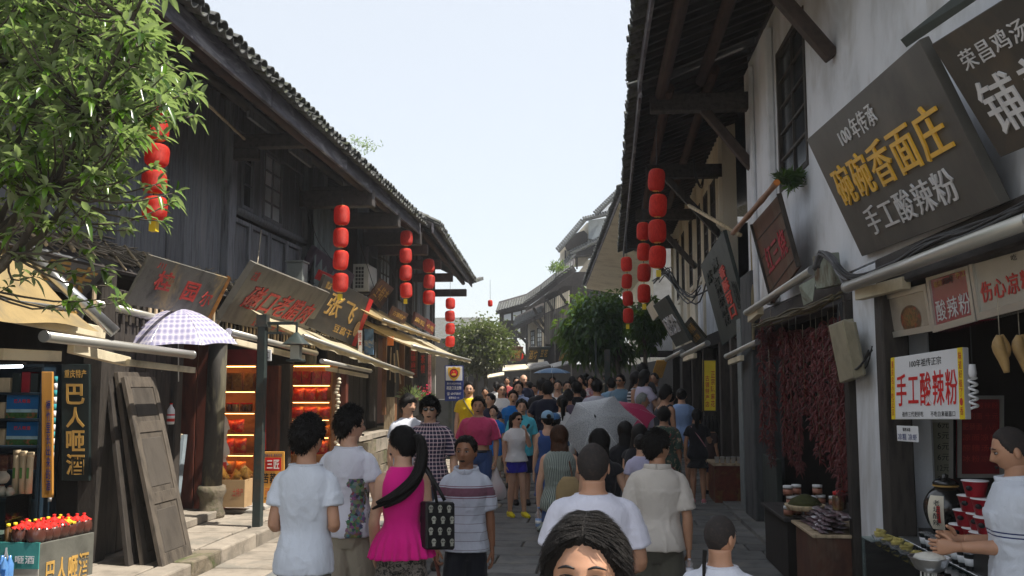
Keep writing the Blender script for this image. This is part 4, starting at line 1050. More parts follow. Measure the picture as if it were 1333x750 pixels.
 hd.xf(Mh); ex.v += hd.v; ex.f += hd.f; ex.m += hd.m; ex.s += hd.s
 for key in 'LR':
  S, Eb, W_, u, fo, sp = A[key]; s = -1 if key == 'L' else 1
  th_side = Vector(sp.get('thumb', (0, 1, 0.15))); nrm = Vector(sp.get('palm', (-s, 0, 0)))
  hand(ex, W_+fo*.012*H, sp.get('h', fo), th_side, nrm, H/1.72*.98, sp.get('curl', .42), lod)
 merge(me, ex)
 bo = obj('body', me, None, t)
 for mm in (SK[skin_], EYEW, M['ink'], HR['black'], LIP): bo.data.materials.append(mm)
 # ---- top
 if top:
  T = dict(kind='tee', mat=None, hem=.47, sleeve=.62, ease=.010, flare=0.0, amp=.012, pleat=0, neck=.848)
  T.update(top); e = T['ease']*H; b = MB(); hem = T['hem']
  tr = [(0, y*H+lv(z*H), z*H-(hh-.137*H if kid else 0)*(z > .7), rx*H*w_+e+(.009*H if z < .6 else 0), ry*H*w_+e*1.1+(.006*H if z < .6 else 0), .88) for z, y, rx, ry in R_ if z > hem+.02]
  z0 = [q for q in R_ if q[0] <= hem+.02]; hq = z0[-1] if z0 else R_[0]
  bx_ = max(hq[2], (.096 if f else .091) if hem < .6 else 0)*H*w_+e*1.35+(.006*H if hem < .6 else 0)+T['flare']*H; by_ = max(hq[3], .071 if hem < .6 else 0)*H*w_+e*1.5+(.004*H if hem < .6 else 0)+T['flare']*H*.8
  rg = [(0, lv(hem*H), hem*H, bx_, by_, .92)]
  if T['flare'] and T.get('waist'):
   wz = T['waist']; rg.append((0, 0, (hem+wz)/2*H, (bx_+.085*H)/2*1.04, (by_+.06*H)/2*1.05, .95))
   tr = [q for q in tr if q[2] > wz*H-.001]
  rg += [q for q in tr if q[2] > hem*H+.01]
  if T['kind'] in ('tank', 'dress_strap'): rg = [q for q in rg if q[2] < .80*H]; rg.append((0, lv(.8*H), .80*H, .062*H*w_+e, .05*H+e, .9))
  else:
   rg = [q for q in rg if q[2] < (.84*H-(hh-.137*H if kid else 0))]
   nk = T['neck']*H-(hh-.137*H if kid else 0); rg.append((0, lv(nk)-.004*H, nk, .046*H+e*.7, .040*H+e*.7, 1))
  rg.sort(key=lambda q: q[2])
  if T['pleat']:
   n_ = 96
   def fn(x, y, a, q):
    amt = max(0, (T['waist']*H-q[2])/(T['waist']*H-hem*H)) if T.get('waist') else 0
    r_ = 1+.11*amt*math.sin(a*T['pleat']); return x*r_, y*r_
   b.rings(rg, n_, sub=4, fn=fn);
  else: b.rings(rg, 28, sub=3)
  if T['sleeve'] > 0:
   for key in 'LR':
    S, Eb, W_, u, fo, sp = A[key]; s = -1 if key == 'L' else 1; L = T['sleeve']
    S0 = S+Vector((-s*.045*H, 0, -.010*H)); end = S.lerp(Eb, L) if L <= 1 else Eb.lerp(W_, L-1)
    r0, r1 = (.029*H*w_+e*.45), (.031*H*w_**.5+e*.85)
    pts = [tuple(S0), tuple(S+u*.014*H+Vector((-s*.006*H, 0, -.004*H))), tuple(S.lerp(Eb, min(L, 1)*.5)), tuple(S.lerp(Eb, min(L, 1)))]
    rr = [r0*.95, r0*1.0, (r0+r1)/2, r1]
    if L > 1: pts.append(tuple(end)); rr.append(r1*.8)
    b.tube(pts, rr, 14, sub=3)
  elif T['kind'] in ('tank', 'dress_strap'):
   for s in (-1, 1):
    b.tube([(s*.05*H, lv(.79*H)+.052*H*w_, .79*H), (s*.062*H, lv(.83*H)+.005*H, .838*H), (s*.05*H, lv(.79*H)-.050*H*w_, .79*H)], [(.022*H, .010*H), (.018*H, .010*H), (.022*H, .010*H)] if T['kind'] == 'tank' else .008*H, 8, sub=3)
  me2 = remesh(b, vox*.95, 3 if not T['pleat'] else 1, 'shirt'); wrinkle(me2, T['amp']*H/1.72, seed, zt=.755*H)
  if lod == 0 and T['kind'] == 'tee' and not collar and T['sleeve'] > 0:
   nk = T['neck']*H-(hh-.137*H if kid else 0)-.003*H; rx_, ry_ = .046*H+e*.72, .040*H+e*.72
   merge(me2, MB().tube([(rx_*math.cos(2*PI*q/20), lv(nk)-.004*H+ry_*math.sin(2*PI*q/20), nk) for q in range(21)], .0034*H, 6))
  if collar:
   cb = MB(); cz = T['neck']*H-.004*H-(hh-.137*H if kid else 0)
   for side in (-1, 1):
    pts = []
    for q in range(9):
     a = PI*q/8; pts.append((side*math.sin(a)*.053*H, lv(cz)-.006*H-math.cos(a)*.050*H+(.012*H if q > 6 else 0), cz+.004*H-.016*H*(q/8)**2))
    cb.tube(pts, [(.007*H, .018*H)]*8+[(.005*H, .026*H)], 8, sub=2)
   merge(me2, cb)
  o = obj(T.get('name', {'dress_strap': 'dress', 'tank': 'vest_top'}.get(T['kind'], 'shirt')), me2, T['mat'], t)
  for mm in T.get('mats2', []): o.data.materials.append(mm)
 # ---- bottom
 if bottom:
  B_ = dict(kind='shorts', mat=None, len=.30, ease=.008, wide=1.25, amp=.006); B_.update(bottom); e = B_['ease']*H; b = MB()
  if B_['kind'] == 'skirt':
   b.rings([(0, 0, B_['len']*H, .10*H*B_['wide'], .085*H*B_['wide']), (0, 0, .49*H, .100*H*w_+e, .072*H*w_+e), (0, 0, .54*H, .098*H*w_+e, .07*H*w_+e), (0, 0, .60*H, .078*H*w_+e, .056*H*w_+e)], 24, sub=3)
  else:
   top_z = B_.get('top', .575)
   b.rings([(0, 0, .45*H, .075*H, .055*H), (0, -.004*H, .49*H, (.098 if f else .092)*H*w_+e, .068*H*w_+e), (0, -.005*H, .535*H, (.098 if f else .092)*H*w_+e, .07*H*w_+e), (0, 0, top_z*H, .086*H*w_+e, .062*H*w_+e)], 22, sub=3)
   for key in 'LR':
    hip, kn, ank = Lg[key]; L = B_['len']              # height fraction where the leg ends
    end = kn.lerp(ank, (.28-L)/.235) if L < .28 else hip.lerp(kn, (.51-L)/.23)
    wd = B_['wide']; pts = [tuple(hip+Vector((0, 0, .01*H)))]; rr = [.047*H*w_+e]
    if L < .28: pts += [tuple(hip.lerp(kn, .5)), tuple(kn), tuple(end)]; rr += [.050*H*w_**.6+e, .036*H*wd+e*.6, .030*H*wd+e*.6]
    else: pts += [tuple(hip.lerp(end, .5)), tuple(end)]; rr += [.052*H*w_**.6*((1+wd)/2)+e, .046*H*wd*w_**.5+e]
    b.tube(pts, rr, 14, sub=3)
  me3 = remesh(b, vox, 3, 'trousers'); wrinkle(me3, B_['amp']*H/1.72, seed+3)
  o = obj({'shorts': 'shorts', 'skirt': 'skirt'}.get(B_['kind'], 'trousers'), me3, B_['mat'], t)
 if belt: obj('belt', MB().rings([(0, 0, .560*H, .093*H*w_, .074*H*w_), (0, 0, .580*H, .091*H*w_, .072*H*w_)], 24), belt, t)
 # ---- shoes
 if shoes:
  for key in 'LR':
   hip, kn, ank = Lg[key]; s = -1 if key == 'L' else 1; b = MB()
   b.tube([(ank.x, ank.y-.042*H, .022*H), (ank.x, ank.y-.02*H, .026*H), (ank.x, ank.y+.04*H, .024*H), (ank.x+s*.004, ank.y+.085*H, .018*H), (ank.x+s*.006, ank.y+.115*H, .014*H)], [(.020*H, .022*H), (.026*H, .030*H), (.028*H, .024*H), (.028*H, .017*H), (.016*H, .011*H)], 12, sub=3, ref=(0, 0, 1))
   me4 = remesh(b, max(vox*.7, .009), 2, 'shoe')
   so = obj('shoe', me4, shoes[0] if not isinstance(shoes[0], str) else M[shoes[0]], t)
   obj('sole', MB().rings([(ank.x+s*.003, ank.y+.035*H, .0, .028*H, .082*H), (ank.x+s*.003, ank.y+.035*H, .012*H, .028*H, .082*H)], 14), shoes[1] or M['black'], so)
 # ---- hair
 hm = HR[hcol]; hb = None
 if hair in ('short', 'fringe'): hb = hair_shell(hair, hth, lod, seed, tuft=tuft)
 elif hair == 'flat': hb = hair_shell('short', .010, lod, seed, tuft=.007, flat=True)
 elif hair == 'buzz': hb = hair_shell('short', .0045, lod, seed); hm = BUZZ
 elif hair in ('long', 'pony', 'bun'):
  hb = hair_shell('long' if hair == 'long' else 'tied', hth if hair == 'long' else .010, lod, seed, lay=True)
  if hair == 'long':
   L = hairlen/.24; nn = 40 if lod < 2 else 20
   fn = lambda x, y, a, q: (x*(1+.05*math.sin(a*17+q[2]*14)), y*(1+.10*math.sin(a*13+q[2]*20)))
   hb.rings([(0, -.030, .03, .078, .060), (0, -.042, -.05, .086, .056), (0, -.064, -.12, .090, .048), (0, -.092, -.12-(hairlen-.12)*.45, .098, .040), (0, -.104, -.12-(hairlen-.12)*.8, .088, .032), (.004, -.108, -hairlen, .050, .012)], nn, sub=4, fn=fn)
  if hair == 'bun': hb.ball((0, -.088, .055), (.038, .034, .036), 14, 9)
  if hair == 'pony':
   if ponypath:
    iw = Matrix.Rotation(-(face+turn), 3, 'Z'); ponypath = [tuple(iw @ Vector(q)) for q in ponypath]
   pp = ponypath or [(0, -.085, .055), (0, -.125, .05), (0, -.135, -.03), (0, -.125, -.15), (0, -.12, -.27)]
   rp = random.Random(seed)
   for q in range(9 if lod == 0 else 3):
    o_ = Vector((rp.uniform(-1, 1), rp.uniform(-1, 1), rp.uniform(-.6, .6))); L_ = len(pp); e_ = rp.uniform(.72, 1.02)
    pts = [tuple(Vector(v)+o_*(.004+.034*(i/(L_-1))**.8)) for i, v in enumerate(pp)]
    pts[-1] = tuple(Vector(pts[-2]).lerp(Vector(pts[-1]), e_))
    hb.tube(pts, [.014]+[.022]*(L_-2)+[.007], 8, sub=4)
   hb.tube([pp[0], tuple(a+(b_-a)*.4 for a, b_ in zip(pp[0], pp[1]))], .019, 10)
 if hb: hb.xf(Mh); obj('hair', hb, hm, t)
 if cap:
  cb = MB(); vs = hair_shell('short', .022, max(lod, 1), seed);
  cb.rings([(0, 0, .03, .090, .108), (0, 0, .07, .088, .104), (0, -.004, .115, .066, .078), (0, -.004, .140, .02, .024)], 20, sub=3); cb.rings([(0, .085, .03, .072, .085), (0, .09, .040, .068, .078)], 18)
  cb.xf(Mh); obj('cap', cb, cap, t)
 if glasses:
  gb = MB(); up = .0 if glasses == 'on' else .092; bk = 0 if glasses == 'on' else -.035
  for s in (-1, 1):
   gb.rings([(s*.033, .092+bk, -.011+.006+up, .010, .005), (s*.033, .094+bk, .008+up, .026, .006), (s*.033, .093+bk, .026+up, .024, .005)], 12, sub=3)
   gb.tube([(s*.056, .085+bk, .018+up), (s*.080, .04+bk, .018+up), (s*.082, -.01+bk, .008+up)], .0028, 6)
  gb.tube([(-.012, .100+bk, .016+up), (.012, .100+bk, .016+up)], .003, 6)
  gb.xf(Mh); obj('sunglasses', gb, pm('dark_lens', (.01, .009, .009), .12, 0, 5, bump=0, rnd=0, spec=.8), t)
 t['_H'] = H
 META[t.name] = dict(H=H, A=A, hc=hc, Mh=Mh, loc=Vector((p.x, D, p.z-H)), face=face, hip=.55*H)
 del t['_H']
 return t
META = {}
def wpt(t, v):                     # local point of a person -> world
 q = META[t.name]; return q['loc']+Matrix.Rotation(q['face'], 3, 'Z') @ Vector(v)
C_ = cloth
FWD = dict(u=(.20, -.05, -1), f=(-.25, 1, -.15));
def arm(s, u, f, **k): return dict(u=(s*u[0], u[1], u[2]), f=(s*f[0], f[1], f[2]), **k)
WHITE_SOLE = M['white']
TEE_W = C_('white_tee', (.62, .66, .74)); TEE_W2 = C_('white_tee_print', (.66, .67, .76), 'sideprint'); LILAC = C_('lilac_white_tee', (.66, .66, .76)); BEIGE = C_('beige_pique_polo', (.60, .55, .50), fold=.35)
PINK = C_('hot_pink_cotton', (.78, .015, .26), fold=.45); BLACKT = C_('black_cotton', (.012, .012, .016)); NAVY = C_('navy_cotton', (.018, .022, .05)); DENIM = C_('blue_denim', (.035, .07, .19)); DENIM_D = C_('dark_denim', (.02, .04, .07))
KHAKI = C_('khaki_cotton', (.36, .32, .25)); KHAKI_G = C_('grey_khaki_cotton', (.15, .14, .12)); OLIVE = C_('olive_cotton', (.085, .080, .062)); LBLUE = C_('light_blue_cotton', (.27, .40, .68)); BLUE = C_('bright_blue_cotton', (.01, .16, .52))
CYAN = C_('turquoise_pique', (.08, .48, .60)); YEL = C_('mustard_yellow_cotton', (.72, .50, .01)); PINKP = C_('magenta_pink_polo', (.50, .05, .14), fold=.9); WHT = C_('plain_white_cotton', (.72, .72, .72)); GREYT = C_('grey_cotton', (.16, .16, .18))
LEOP = C_('grey_animal_print', (.22, .19, .16), 'print', ((.02, .02, .02), 55, (.05, .045, .04), .5))
POLO = C_('lilac_striped_polo', (.50, .53, .62), 'bands', [(1.165, 1.225, (.155, .065, .095)), (1.150, 1.157, (.2, .1, .14)), (1.232, 1.238, (.2, .1, .14)), (1.09, 1.094, (.2, .18, .22)), (1.03, 1.034, (.2, .18, .22)), (.97, .974, (.2, .18, .22)), (.91, .914, (.2, .18, .22)), (.85, .854, (.2, .18, .22)), (.79, .794, (.2, .18, .22))])
PLAID = C_('navy_pink_plaid', (.30, .15, .20), 'plaid', ((.020, .022, .055), (.62, .52, .54)))
VSTR = C_('green_cream_stripe', (.34, .38, .34), 'vstripe', (.075, .105, .11)); ROYAL = C_('royal_blue_shorts', (.04, .035, .42)); YSHOE = C_('yellow_trainer', (.80, .66, .01)); PSHOE = C_('pink_white_trainer', (.62, .25, .28))
FLORAL = C_('dark_floral_print', (.05, .085, .065), 'print', ((.32, .05, .06), 22, (.38, .30, .2), .55)); STRIPE_BW = C_('black_white_hoops', (.62, .62, .66), 'hstripe', ((.02, .02, .03), .07, .5))
LOGO = C_('white_tee_logo', (.66, .68, .76), 'logo', (1.18, 1.30, (.05, .10, .30)))
ELF = (.28, -.10, -1)
# ---- foreground
person('young man from behind in plain white tee and grey shorts, foremost left', 400, 545, 5.5, 0, 0, 'm', 'mid', .84, top=dict(mat=TEE_W, hem=.487, amp=.009, ease=.014), bottom=dict(mat=KHAKI_G), hair='short', turn=-.35, tilt=-.12, hth=.021, tuft=.026,
 arms={'L': arm(-1, (.14, -.12, -1), (-.30, 1, -.1), thumb=(0, 0, 1), palm=(1, 0, 0)), 'R': arm(1, (.16, -.08, -1), (-.45, 1, -.05), thumb=(0, 0, 1), palm=(-1, 0, 0))}, legs={'L': (.12, 0), 'R': (-.1, 0)})
person('young man from behind in white tee with a colourful side print', 455, 532, 6.65, 0, -.15, 'm', 'fair', .88, top=dict(mat=TEE_W2, hem=.497, ease=.014, amp=.009), bottom=dict(mat=KHAKI, len=.30), hair='short', turn=-.75, hth=.022, tuft=.028,
 arms={'L': arm(-1, (.22, -.05, -1), (-.2, 1, -.3)), 'R': arm(1, (.30, -.10, -1), (.05, 1, -.05), thumb=(0, 0, 1))}, legs={'L': (-.12, 0), 'R': (.14, 0)})
wp = person('woman in hot pink sleeveless peplum top with a long ponytail swept over her shoulder', 525, 556, 6.1, 0, .38, 'f', 'fair', .93, top=dict(mat=PINK, kind='tee', sleeve=0, hem=.50, flare=.022, waist=.63, pleat=19, ease=.006, amp=.003, name='peplum_top'), bottom=dict(kind='trousers', mat=LEOP, len=.32, wide=1.05, ease=.004), hair='pony', turn=.75,
 ponypath=[(.075, -.03, .055), (.125, -.06, .045), (.150, -.09, -.06), (.125, -.135, -.19), (.03, -.17, -.295), (-.12, -.17, -.375)], arms={'L': arm(-1, (.18, .02, -1), (-.1, .6, -1)), 'R': arm(1, (.16, -.1, -1), (.0, .6, -.9))}, legs={'L': (.1, 0), 'R': (-.1, 0)})
pm4 = person('man with flat-top haircut in lilac polo with a purple chest band, walking towards the camera', 607, 568, 6.8, 0, PI+.02, 'm', 'dark', .88, top=dict(mat=POLO, hem=.487, sleeve=.86, ease=.017, amp=.009), bottom=dict(kind='trousers', mat=C_('black_trousers', (.014, .015, .022)), len=.05, wide=1.1), hair='flat', collar=True, turn=-.18,
 arms={'L': arm(-1, (.16, -.10, -1), (.06, -.05, -1)), 'R': arm(1, (.20, .04, -1), (.03, .45, -1), curl=.95, thumb=(-.3, 1, .2))}, legs={'L': (-.14, 0), 'R': (.14, 0)})
person('stocky crop-haired man from behind in lilac-white tee, walking below the patterned parasol', 772, 578, 4.85, 0, 0, 'm', 'mid', 1.08, top=dict(mat=LILAC, hem=.46, ease=.016, amp=.009, sleeve=.75), bottom=dict(mat=OLIVE), hair='buzz', turn=-.12,
 arms={'L': arm(-1, (.22, -.05, -1), (-.4, .9, -.5)), 'R': arm(1, (.24, -.05, -1), (-.4, .9, -.5))})
pb = person('man from behind in beige polo and olive shorts carrying a small plastic bottle', 855, 562, 6.7, 0, -.10, 'm', 'mid', .96, top=dict(mat=BEIGE, hem=.503, sleeve=.85, ease=.017, amp=.009), bottom=dict(mat=OLIVE, len=.30, wide=1.3), hair='short', collar=True, turn=-.85, hth=.02, tuft=.022,
 arms={'L': arm(-1, (.22, -.04, -1), (.02, .1, -1)), 'R': arm(1, (.20, -.08, -1), (.02, .12, -1), curl=.9)}, legs={'L': (.1, 0), 'R': (-.08, 0)})
kid_ = person('child from behind with shaved sides and a thin braid at the nape, in white tee', 936, 672, 4.1, 0, -.35, 'm', 'mid', .95, kid=True, top=dict(mat=C_('child_white_tee', (.62, .64, .72)), hem=.46), bottom=dict(mat=NAVY), hair='buzz', turn=-.5)
person('dark-haired woman close to the camera facing it, only her parted hair and forehead in frame', 765, 675, 2.05, 0, PI-.12, 'f', 'mid', 1.0, top=dict(mat=C_('dull_red_blouse', (.25, .06, .06)), sleeve=.5), bottom=dict(kind='trousers', mat=NAVY, len=.05), hair='long', hairlen=.22, hth=.016, tilt=.04, sleepy=True)
hc_ = META[kid_.name]['hc']; obj('braid', MB().tube([tuple(hc_+Vector((-.05, -.075, -.045))), tuple(hc_+Vector((-.052, -.088, -.11))), tuple(hc_+Vector((-.05, -.10, -.20))), tuple(hc_+Vector((-.05, -.10, -.26)))], [.010, .008, .007, .003], 8, sub=4), HR['black'], kid_)
# ---- middle distance, facing
person('man in sunglasses and navy and pink plaid shirt in the sunlit street', 560, 519, 10.2, 0, PI+.05, 'm', 'fair', 1.04, top=dict(mat=PLAID, hem=.475, sleeve=.95, ease=.015, amp=.006), bottom=dict(mat=DENIM_D, len=.27), hair='fringe', hth=.024, tuft=.03, glasses='on', collar=True, arms={'L': arm(-1, (.3, 0, -1), (.05, .5, -1)), 'R': arm(1, (.2, -.1, -1), (0, .2, -1))}, legs={'L': (.15, 0), 'R': (-.15, 0)})
person('young man in white tee with small blue marks, behind the plaid shirt', 531, 515, 11.0, 1, PI+.45, 'm', 'fair', .95, top=dict(mat=LOGO, hem=.47), bottom=dict(mat=KHAKI), hair='fringe', turn=.45, hth=.022, tuft=.025, legs={'L': (.12, 0), 'R': (-.12, 0)}, ground=.1)
pp7 = person('man with pink polo rolled up over his bare belly, in belted jeans', 623, 518, 13.4, 0, PI-.02, 'm', 'mid', 1.16, top=dict(mat=PINKP, hem=.62, sleeve=.9, ease=.012, amp=.010), bottom=dict(kind='trousers', mat=DENIM, len=.05, wide=1.25), belt=M['black'], hair='short', hth=.018, turn=.05,
 arms={'L': arm(-1, (.22, -.05, -1), (0, .25, -1), curl=1.0), 'R': arm(1, (.30, -.1, -1), (.1, .3, -1))}, legs={'L': (.15, 0), 'R': (-.15, 0)})
py8 = person('man in mustard yellow tee with a dark strap across his chest, by the stone steps', 611, 498, 17.0, 1, PI+.0, 'm', 'fair', 1.0, top=dict(mat=YEL, hem=.46, ease=.016), bottom=dict(mat=KHAKI_G), hair='short', turn=.1, ground=.12)
p9 = person('woman in white top, blue shorts and yellow trainers raising a hand to her mouth', 672, 537, 14.0, 0, PI+.45, 'f', 'fair', .95, top=dict(mat=WHT, hem=.53, sleeve=.5, ease=.016, amp=.009), bottom=dict(mat=ROYAL, len=.42, wide=1.15), hair='pony', glasses='on', shoes=(YSHOE, YSHOE), turn=.35,
 arms={'L': arm(-1, (.10, .55, -.7), (-.42, .42, 1), curl=1.1, thumb=(0, -.4, 1)), 'R': arm(1, (.2, -.15, -1), (0, .1, -1))}, legs={'L': (.06, .02), 'R': (-.05, .0)})
person('man in turquoise polo with sunglasses pushed up on his head', 679, 521, 15.2, 0, PI+.15, 'm', 'fair', 1.05, top=dict(mat=CYAN, hem=.47, sleeve=.85, ease=.014), bottom=dict(kind='trousers', mat=NAVY, len=.3), hair='short', glasses='up', collar=True)
person('boy in blue shirt half hidden behind the man with the rolled-up polo', 643, 529, 15.6, 1, PI-.2, 'm', 'fair', .9, kid=True, top=dict(mat=BLUE), bottom=dict(mat=KHAKI), hair='short', ground=.05)
person('woman in navy top with hair tied back, behind the blue-shirted boy', 639, 512, 16.6, 1, PI-.4, 'f', 'fair', 1.0, top=dict(mat=NAVY, sleeve=.4), bottom=dict(mat=DENIM), hair='bun', turn=-.3)
pbag = person('woman in white top holding a bright blue carrier bag against her chest', 653, 500, 18.6, 1, PI+.3, 'f', 'fair', 1.0, top=dict(mat=WHT), bottom=dict(kind='trousers', mat=KHAKI_G, len=.1), hair='pony', arms={'L': arm(-1, (.15, .2, -1), (-.3, 1, .1)), 'R': arm(1, (.15, .2, -1), (-.3, 1, .1))})
person('boy in bright blue tee walking between two adults', 668, 509, 17.2, 1, PI+.1, 'm', 'fair', .95, top=dict(mat=BLUE), bottom=dict(mat=NAVY), hair='short')
person('man in pale blue shirt with sunglasses on his hair, arm stretched down to a child', 675, 497, 19.2, 1, PI, 'm', 'fair', 1.05, top=dict(mat=C_('pale_blue_check', (.33, .40, .60))), bottom=dict(mat=KHAKI), hair='short', glasses='up', collar=True)
person('bald man in navy tee towering behind the family group', 681, 488, 22.5, 1, PI+.6, 'm', 'fair', 1.12, top=dict(mat=NAVY), bottom=dict(mat=KHAKI), hair=None)
person('pink-faced person half hidden beside the bald man', 673, 491, 24.0, 2, PI, 'f', 'fair', 1.0, top=dict(mat=C_('rose_blouse', (.45, .2, .2))), bottom=dict(mat=NAVY), hair='short')
# ---- middle distance, backs
person('man in black tee from behind at the left of the dark-shirted pair', 706, 494, 17.8, 1, .1, 'm', 'mid', 1.1, top=dict(mat=BLACKT), bottom=dict(mat=C_('charcoal_shorts', (.03, .03, .035))), hair='short')
person('man in navy-black tee from behind at the right of the dark-shirted pair', 713, 497, 16.2, 1, 0, 'm', 'mid', 1.12, top=dict(mat=C_('blue_black_cotton', (.010, .012, .028))), bottom=dict(mat=BLACKT), hair='short', arms={'L': arm(-1, (.4, 0, -1), (.1, .4, -1)), 'R': arm(1, (.4, 0, -1), (0, .4, -1))})
person('fair-faced woman in white tank top with a long dark scarf', 726, 495, 20.5, 1, PI, 'f', 'fair', .95, top=dict(mat=WHT, kind='tank', sleeve=0), bottom=dict(mat=DENIM), hair='pony')
person('fair-faced woman in white top with a bag strap, right of the scarf wearer', 738, 496, 20.8, 1, PI+.2, 'f', 'fair', .95, top=dict(mat=C_('offwhite_knit', (.62, .60, .56)), sleeve=.3), bottom=dict(mat=NAVY), hair='bun')
person('short-haired person in dusty purple tee from behind above the parasol rim', 740, 508, 17.4, 1, .1, 'm', 'mid', 1.0, top=dict(mat=C_('dusty_purple_cotton', (.12, .09, .13))), bottom=dict(mat=NAVY), hair='short')
person('woman with a long dark ponytail and white tee from behind, left of the big parasol', 732, 515, 15.0, 1, 0, 'f', 'fair', .95, top=dict(mat=WHT), bottom=dict(mat=DENIM), hair='pony')
person('girl in light blue cap and blue overalls from behind', 713, 536, 12.6, 1, .25, 'f', 'fair', .95, top=dict(mat=C_('blue_overall_cloth', (.035, .08, .25)), kind='tank', sleeve=0, hem=.3, flare=.01, name='overalls'), bottom=dict(mat=DENIM), hair='bun', cap=C_('light_blue_cap', (.25, .42, .60)))
person('child in mid-blue cap walking beside the girl in overalls', 722, 539, 13.3, 1, -.1, 'm', 'fair', .95, top=dict(mat=C_('slate_blue_cotton', (.05, .12, .24))), bottom=dict(mat=NAVY), hair='short', cap=C_('mid_blue_cap', (.06, .17, .36)))
p25 = person('woman with long brown hair and green and cream striped sleeveless top from behind', 728, 555, 9.2, 0, .05, 'f', 'fair', 1.02, top=dict(mat=VSTR, kind='tee', sleeve=0, hem=.36, ease=.018, flare=.018, name='tunic'), bottom=dict(mat=DENIM, len=.36), hair='long', hcol='brown', hth=.016, hairlen=.36, arms={'L': arm(-1, (.24, -.02, -1), (.04, .2, -1), curl=.8), 'R': arm(1, (.2, 0, -1), (-.2, .8, -.6))})
person('woman with straight black hair and black top right under the patterned parasol', 780, 560, 8.1, 0, -.05, 'f', 'fair', .95, top=dict(mat=BLACKT, sleeve=.3), bottom=dict(mat=NAVY), hair='long', hairlen=.40, arms={'R': arm(1, (.45, .1, -1), (-.1, .9, -.6)), 'L': arm(-1, (.1, .1, -1), (-.2, 1, .4))})
pu2 = person('woman in black top with a white sleeve under the crimson parasol', 814, 549, 10.6, 1, .2, 'f', 'fair', 1.0, top=dict(mat=BLACKT, sleeve=.6), bottom=dict(mat=BLACKT), hair='long', hairlen=.3)
person('long-haired woman in black leaning right, beside the crimson parasol', 828, 553, 10.0, 1, -.5, 'f', 'fair', 1.0, top=dict(mat=BLACKT, sleeve=.3), bottom=dict(mat=NAVY), hair='long', hairlen=.35, lean=.12)
person('small child with yellow hairband and lilac top from behind', 834, 566, 8.9, 1, -.1, 'f', 'fair', .95, h=1.25, kid=True, ground=0, top=dict(mat=C_('lilac_child_top', (.50, .48, .66))), bottom=dict(mat=NAVY), hair='bun')
person('grey-haired elderly person in pale vest resting by the tree', 828, 513, 15.4, 1, -1.3, 'f', 'mid', 1.05, top=dict(mat=C_('pale_grey_vest', (.42, .42, .38)), sleeve=.3), bottom=dict(mat=NAVY), hair='short', hcol='grey', turn=-.2, lean=.15)
person('bare-shouldered man in dark vest facing the shop counters', 861, 503, 15.6, 1, -.95, 'm', 'mid', .98, top=dict(mat=C_('charcoal_vest', (.03, .035, .05)), kind='tank', sleeve=0), bottom=dict(mat=NAVY), hair='short', lean=.12, hth=.024)
person('person in white shirt half hidden behind the bare-shouldered man', 872, 510, 17.3, 1, -.3, 'f', 'mid', 1.0, top=dict(mat=WHT), bottom=dict(mat=DENIM), hair='bun')
person('dark-haired person in a dark green and red floral shirt from behind', 864, 531, 13.2, 1, -.1, 'f', 'mid', 1.1, top=dict(mat=FLORAL, sleeve=.95, ease=.02), bottom=dict(mat=OLIVE), hair='short', hth=.022)
person('woman in loose light blue blouse and denim shorts from behind, hair pinned up', 887, 506, 17.0, 1, -.1, 'f', 'fair', 1.02, top=dict(mat=LBLUE, hem=.43, flare=.02, ease=.022, sleeve=.5, amp=.012), bottom=dict(mat=C_('washed_denim', (.18, .28, .38)), len=.38), hair='bun', shoes=('black', None))
p43 = person('woman in short black dress with a pink bag strap across her back', 907, 533, 15.5, 0, -.1, 'f', 'mid', .98, top=dict(mat=BLACKT, hem=.38, flare=.004, ease=.014, sleeve=.6, name='dress'), hair='pony', shoes=(PSHOE, WHITE_SOLE), arms={'L': arm(-1, (.25, -.1, -1), (.05, .1, -1)), 'R': arm(1, (.3, .3, -1), (.1, 1, .1))})
person('dark-haired shopper bending over the counter, right of the black dress', 922, 549, 16.6, 1, -1.2, 'f', 'mid', 1.0, top=dict(mat=C_('dark_brown_top', (.05, .03, .03))), bottom=dict(mat=NAVY), hair='short', lean=.2)
person('man in grey-white tee from behind in front of the dark tree trunk', 777, 495, 17.6, 1, .0, 'm', 'mid', 1.1, top=dict(mat=C_('grey_white_tee', (.50, .50, .58)), sleeve=.7), bottom=dict(mat=KHAKI_G), hair='short')
person('person in black from behind beside an orange bundle', 751, 498, 18.8, 1, .1, 'f', 'mid', 1.05, top=dict(mat=BLACKT), bottom=dict(mat=BLACKT), hair='short', hth=.024)
person('person in orange vest mostly hidden behind black-clad shoppers', 758, 507, 21.0, 1, .3, 'm', 'mid', 1.0, top=dict(mat=C_('orange_cotton', (.60, .10, .02))), bottom=dict(mat=NAVY), hair='short')
person('man in sky blue shirt from behind beyond the lamp post', 796, 493, 21.5, 1, .1, 'm', 'mid', 1.1, top=dict(mat=C_('sky_blue_shirt', (.20, .34, .48))), bottom=dict(mat=KHAKI_G), hair='short')
person('man in sunglasses and steel blue tee walking towards the camera by the tree', 808, 488, 20.5, 1, PI-.5, 'm', 'mid', 1.05, top=dict(mat=C_('steel_blue_tee', (.13, .22, .30))), bottom=dict(mat=DENIM), hair='short', glasses='on', arms={'R': arm(1, (.2, .1, -1), (-.4, 1, -.4)), 'L': arm(-1, (.2, .1, -1), (-.4, 1, -.4))})
person('woman in black and white hooped top with dark wavy hair', 826, 484, 19.6, 1, PI+1.4, 'f', 'mid', .98, top=dict(mat=STRIPE_BW, kind='tank', sleeve=0), bottom=dict(mat=BLUE, kind='skirt', len=.3), hair='long', hairlen=.28)
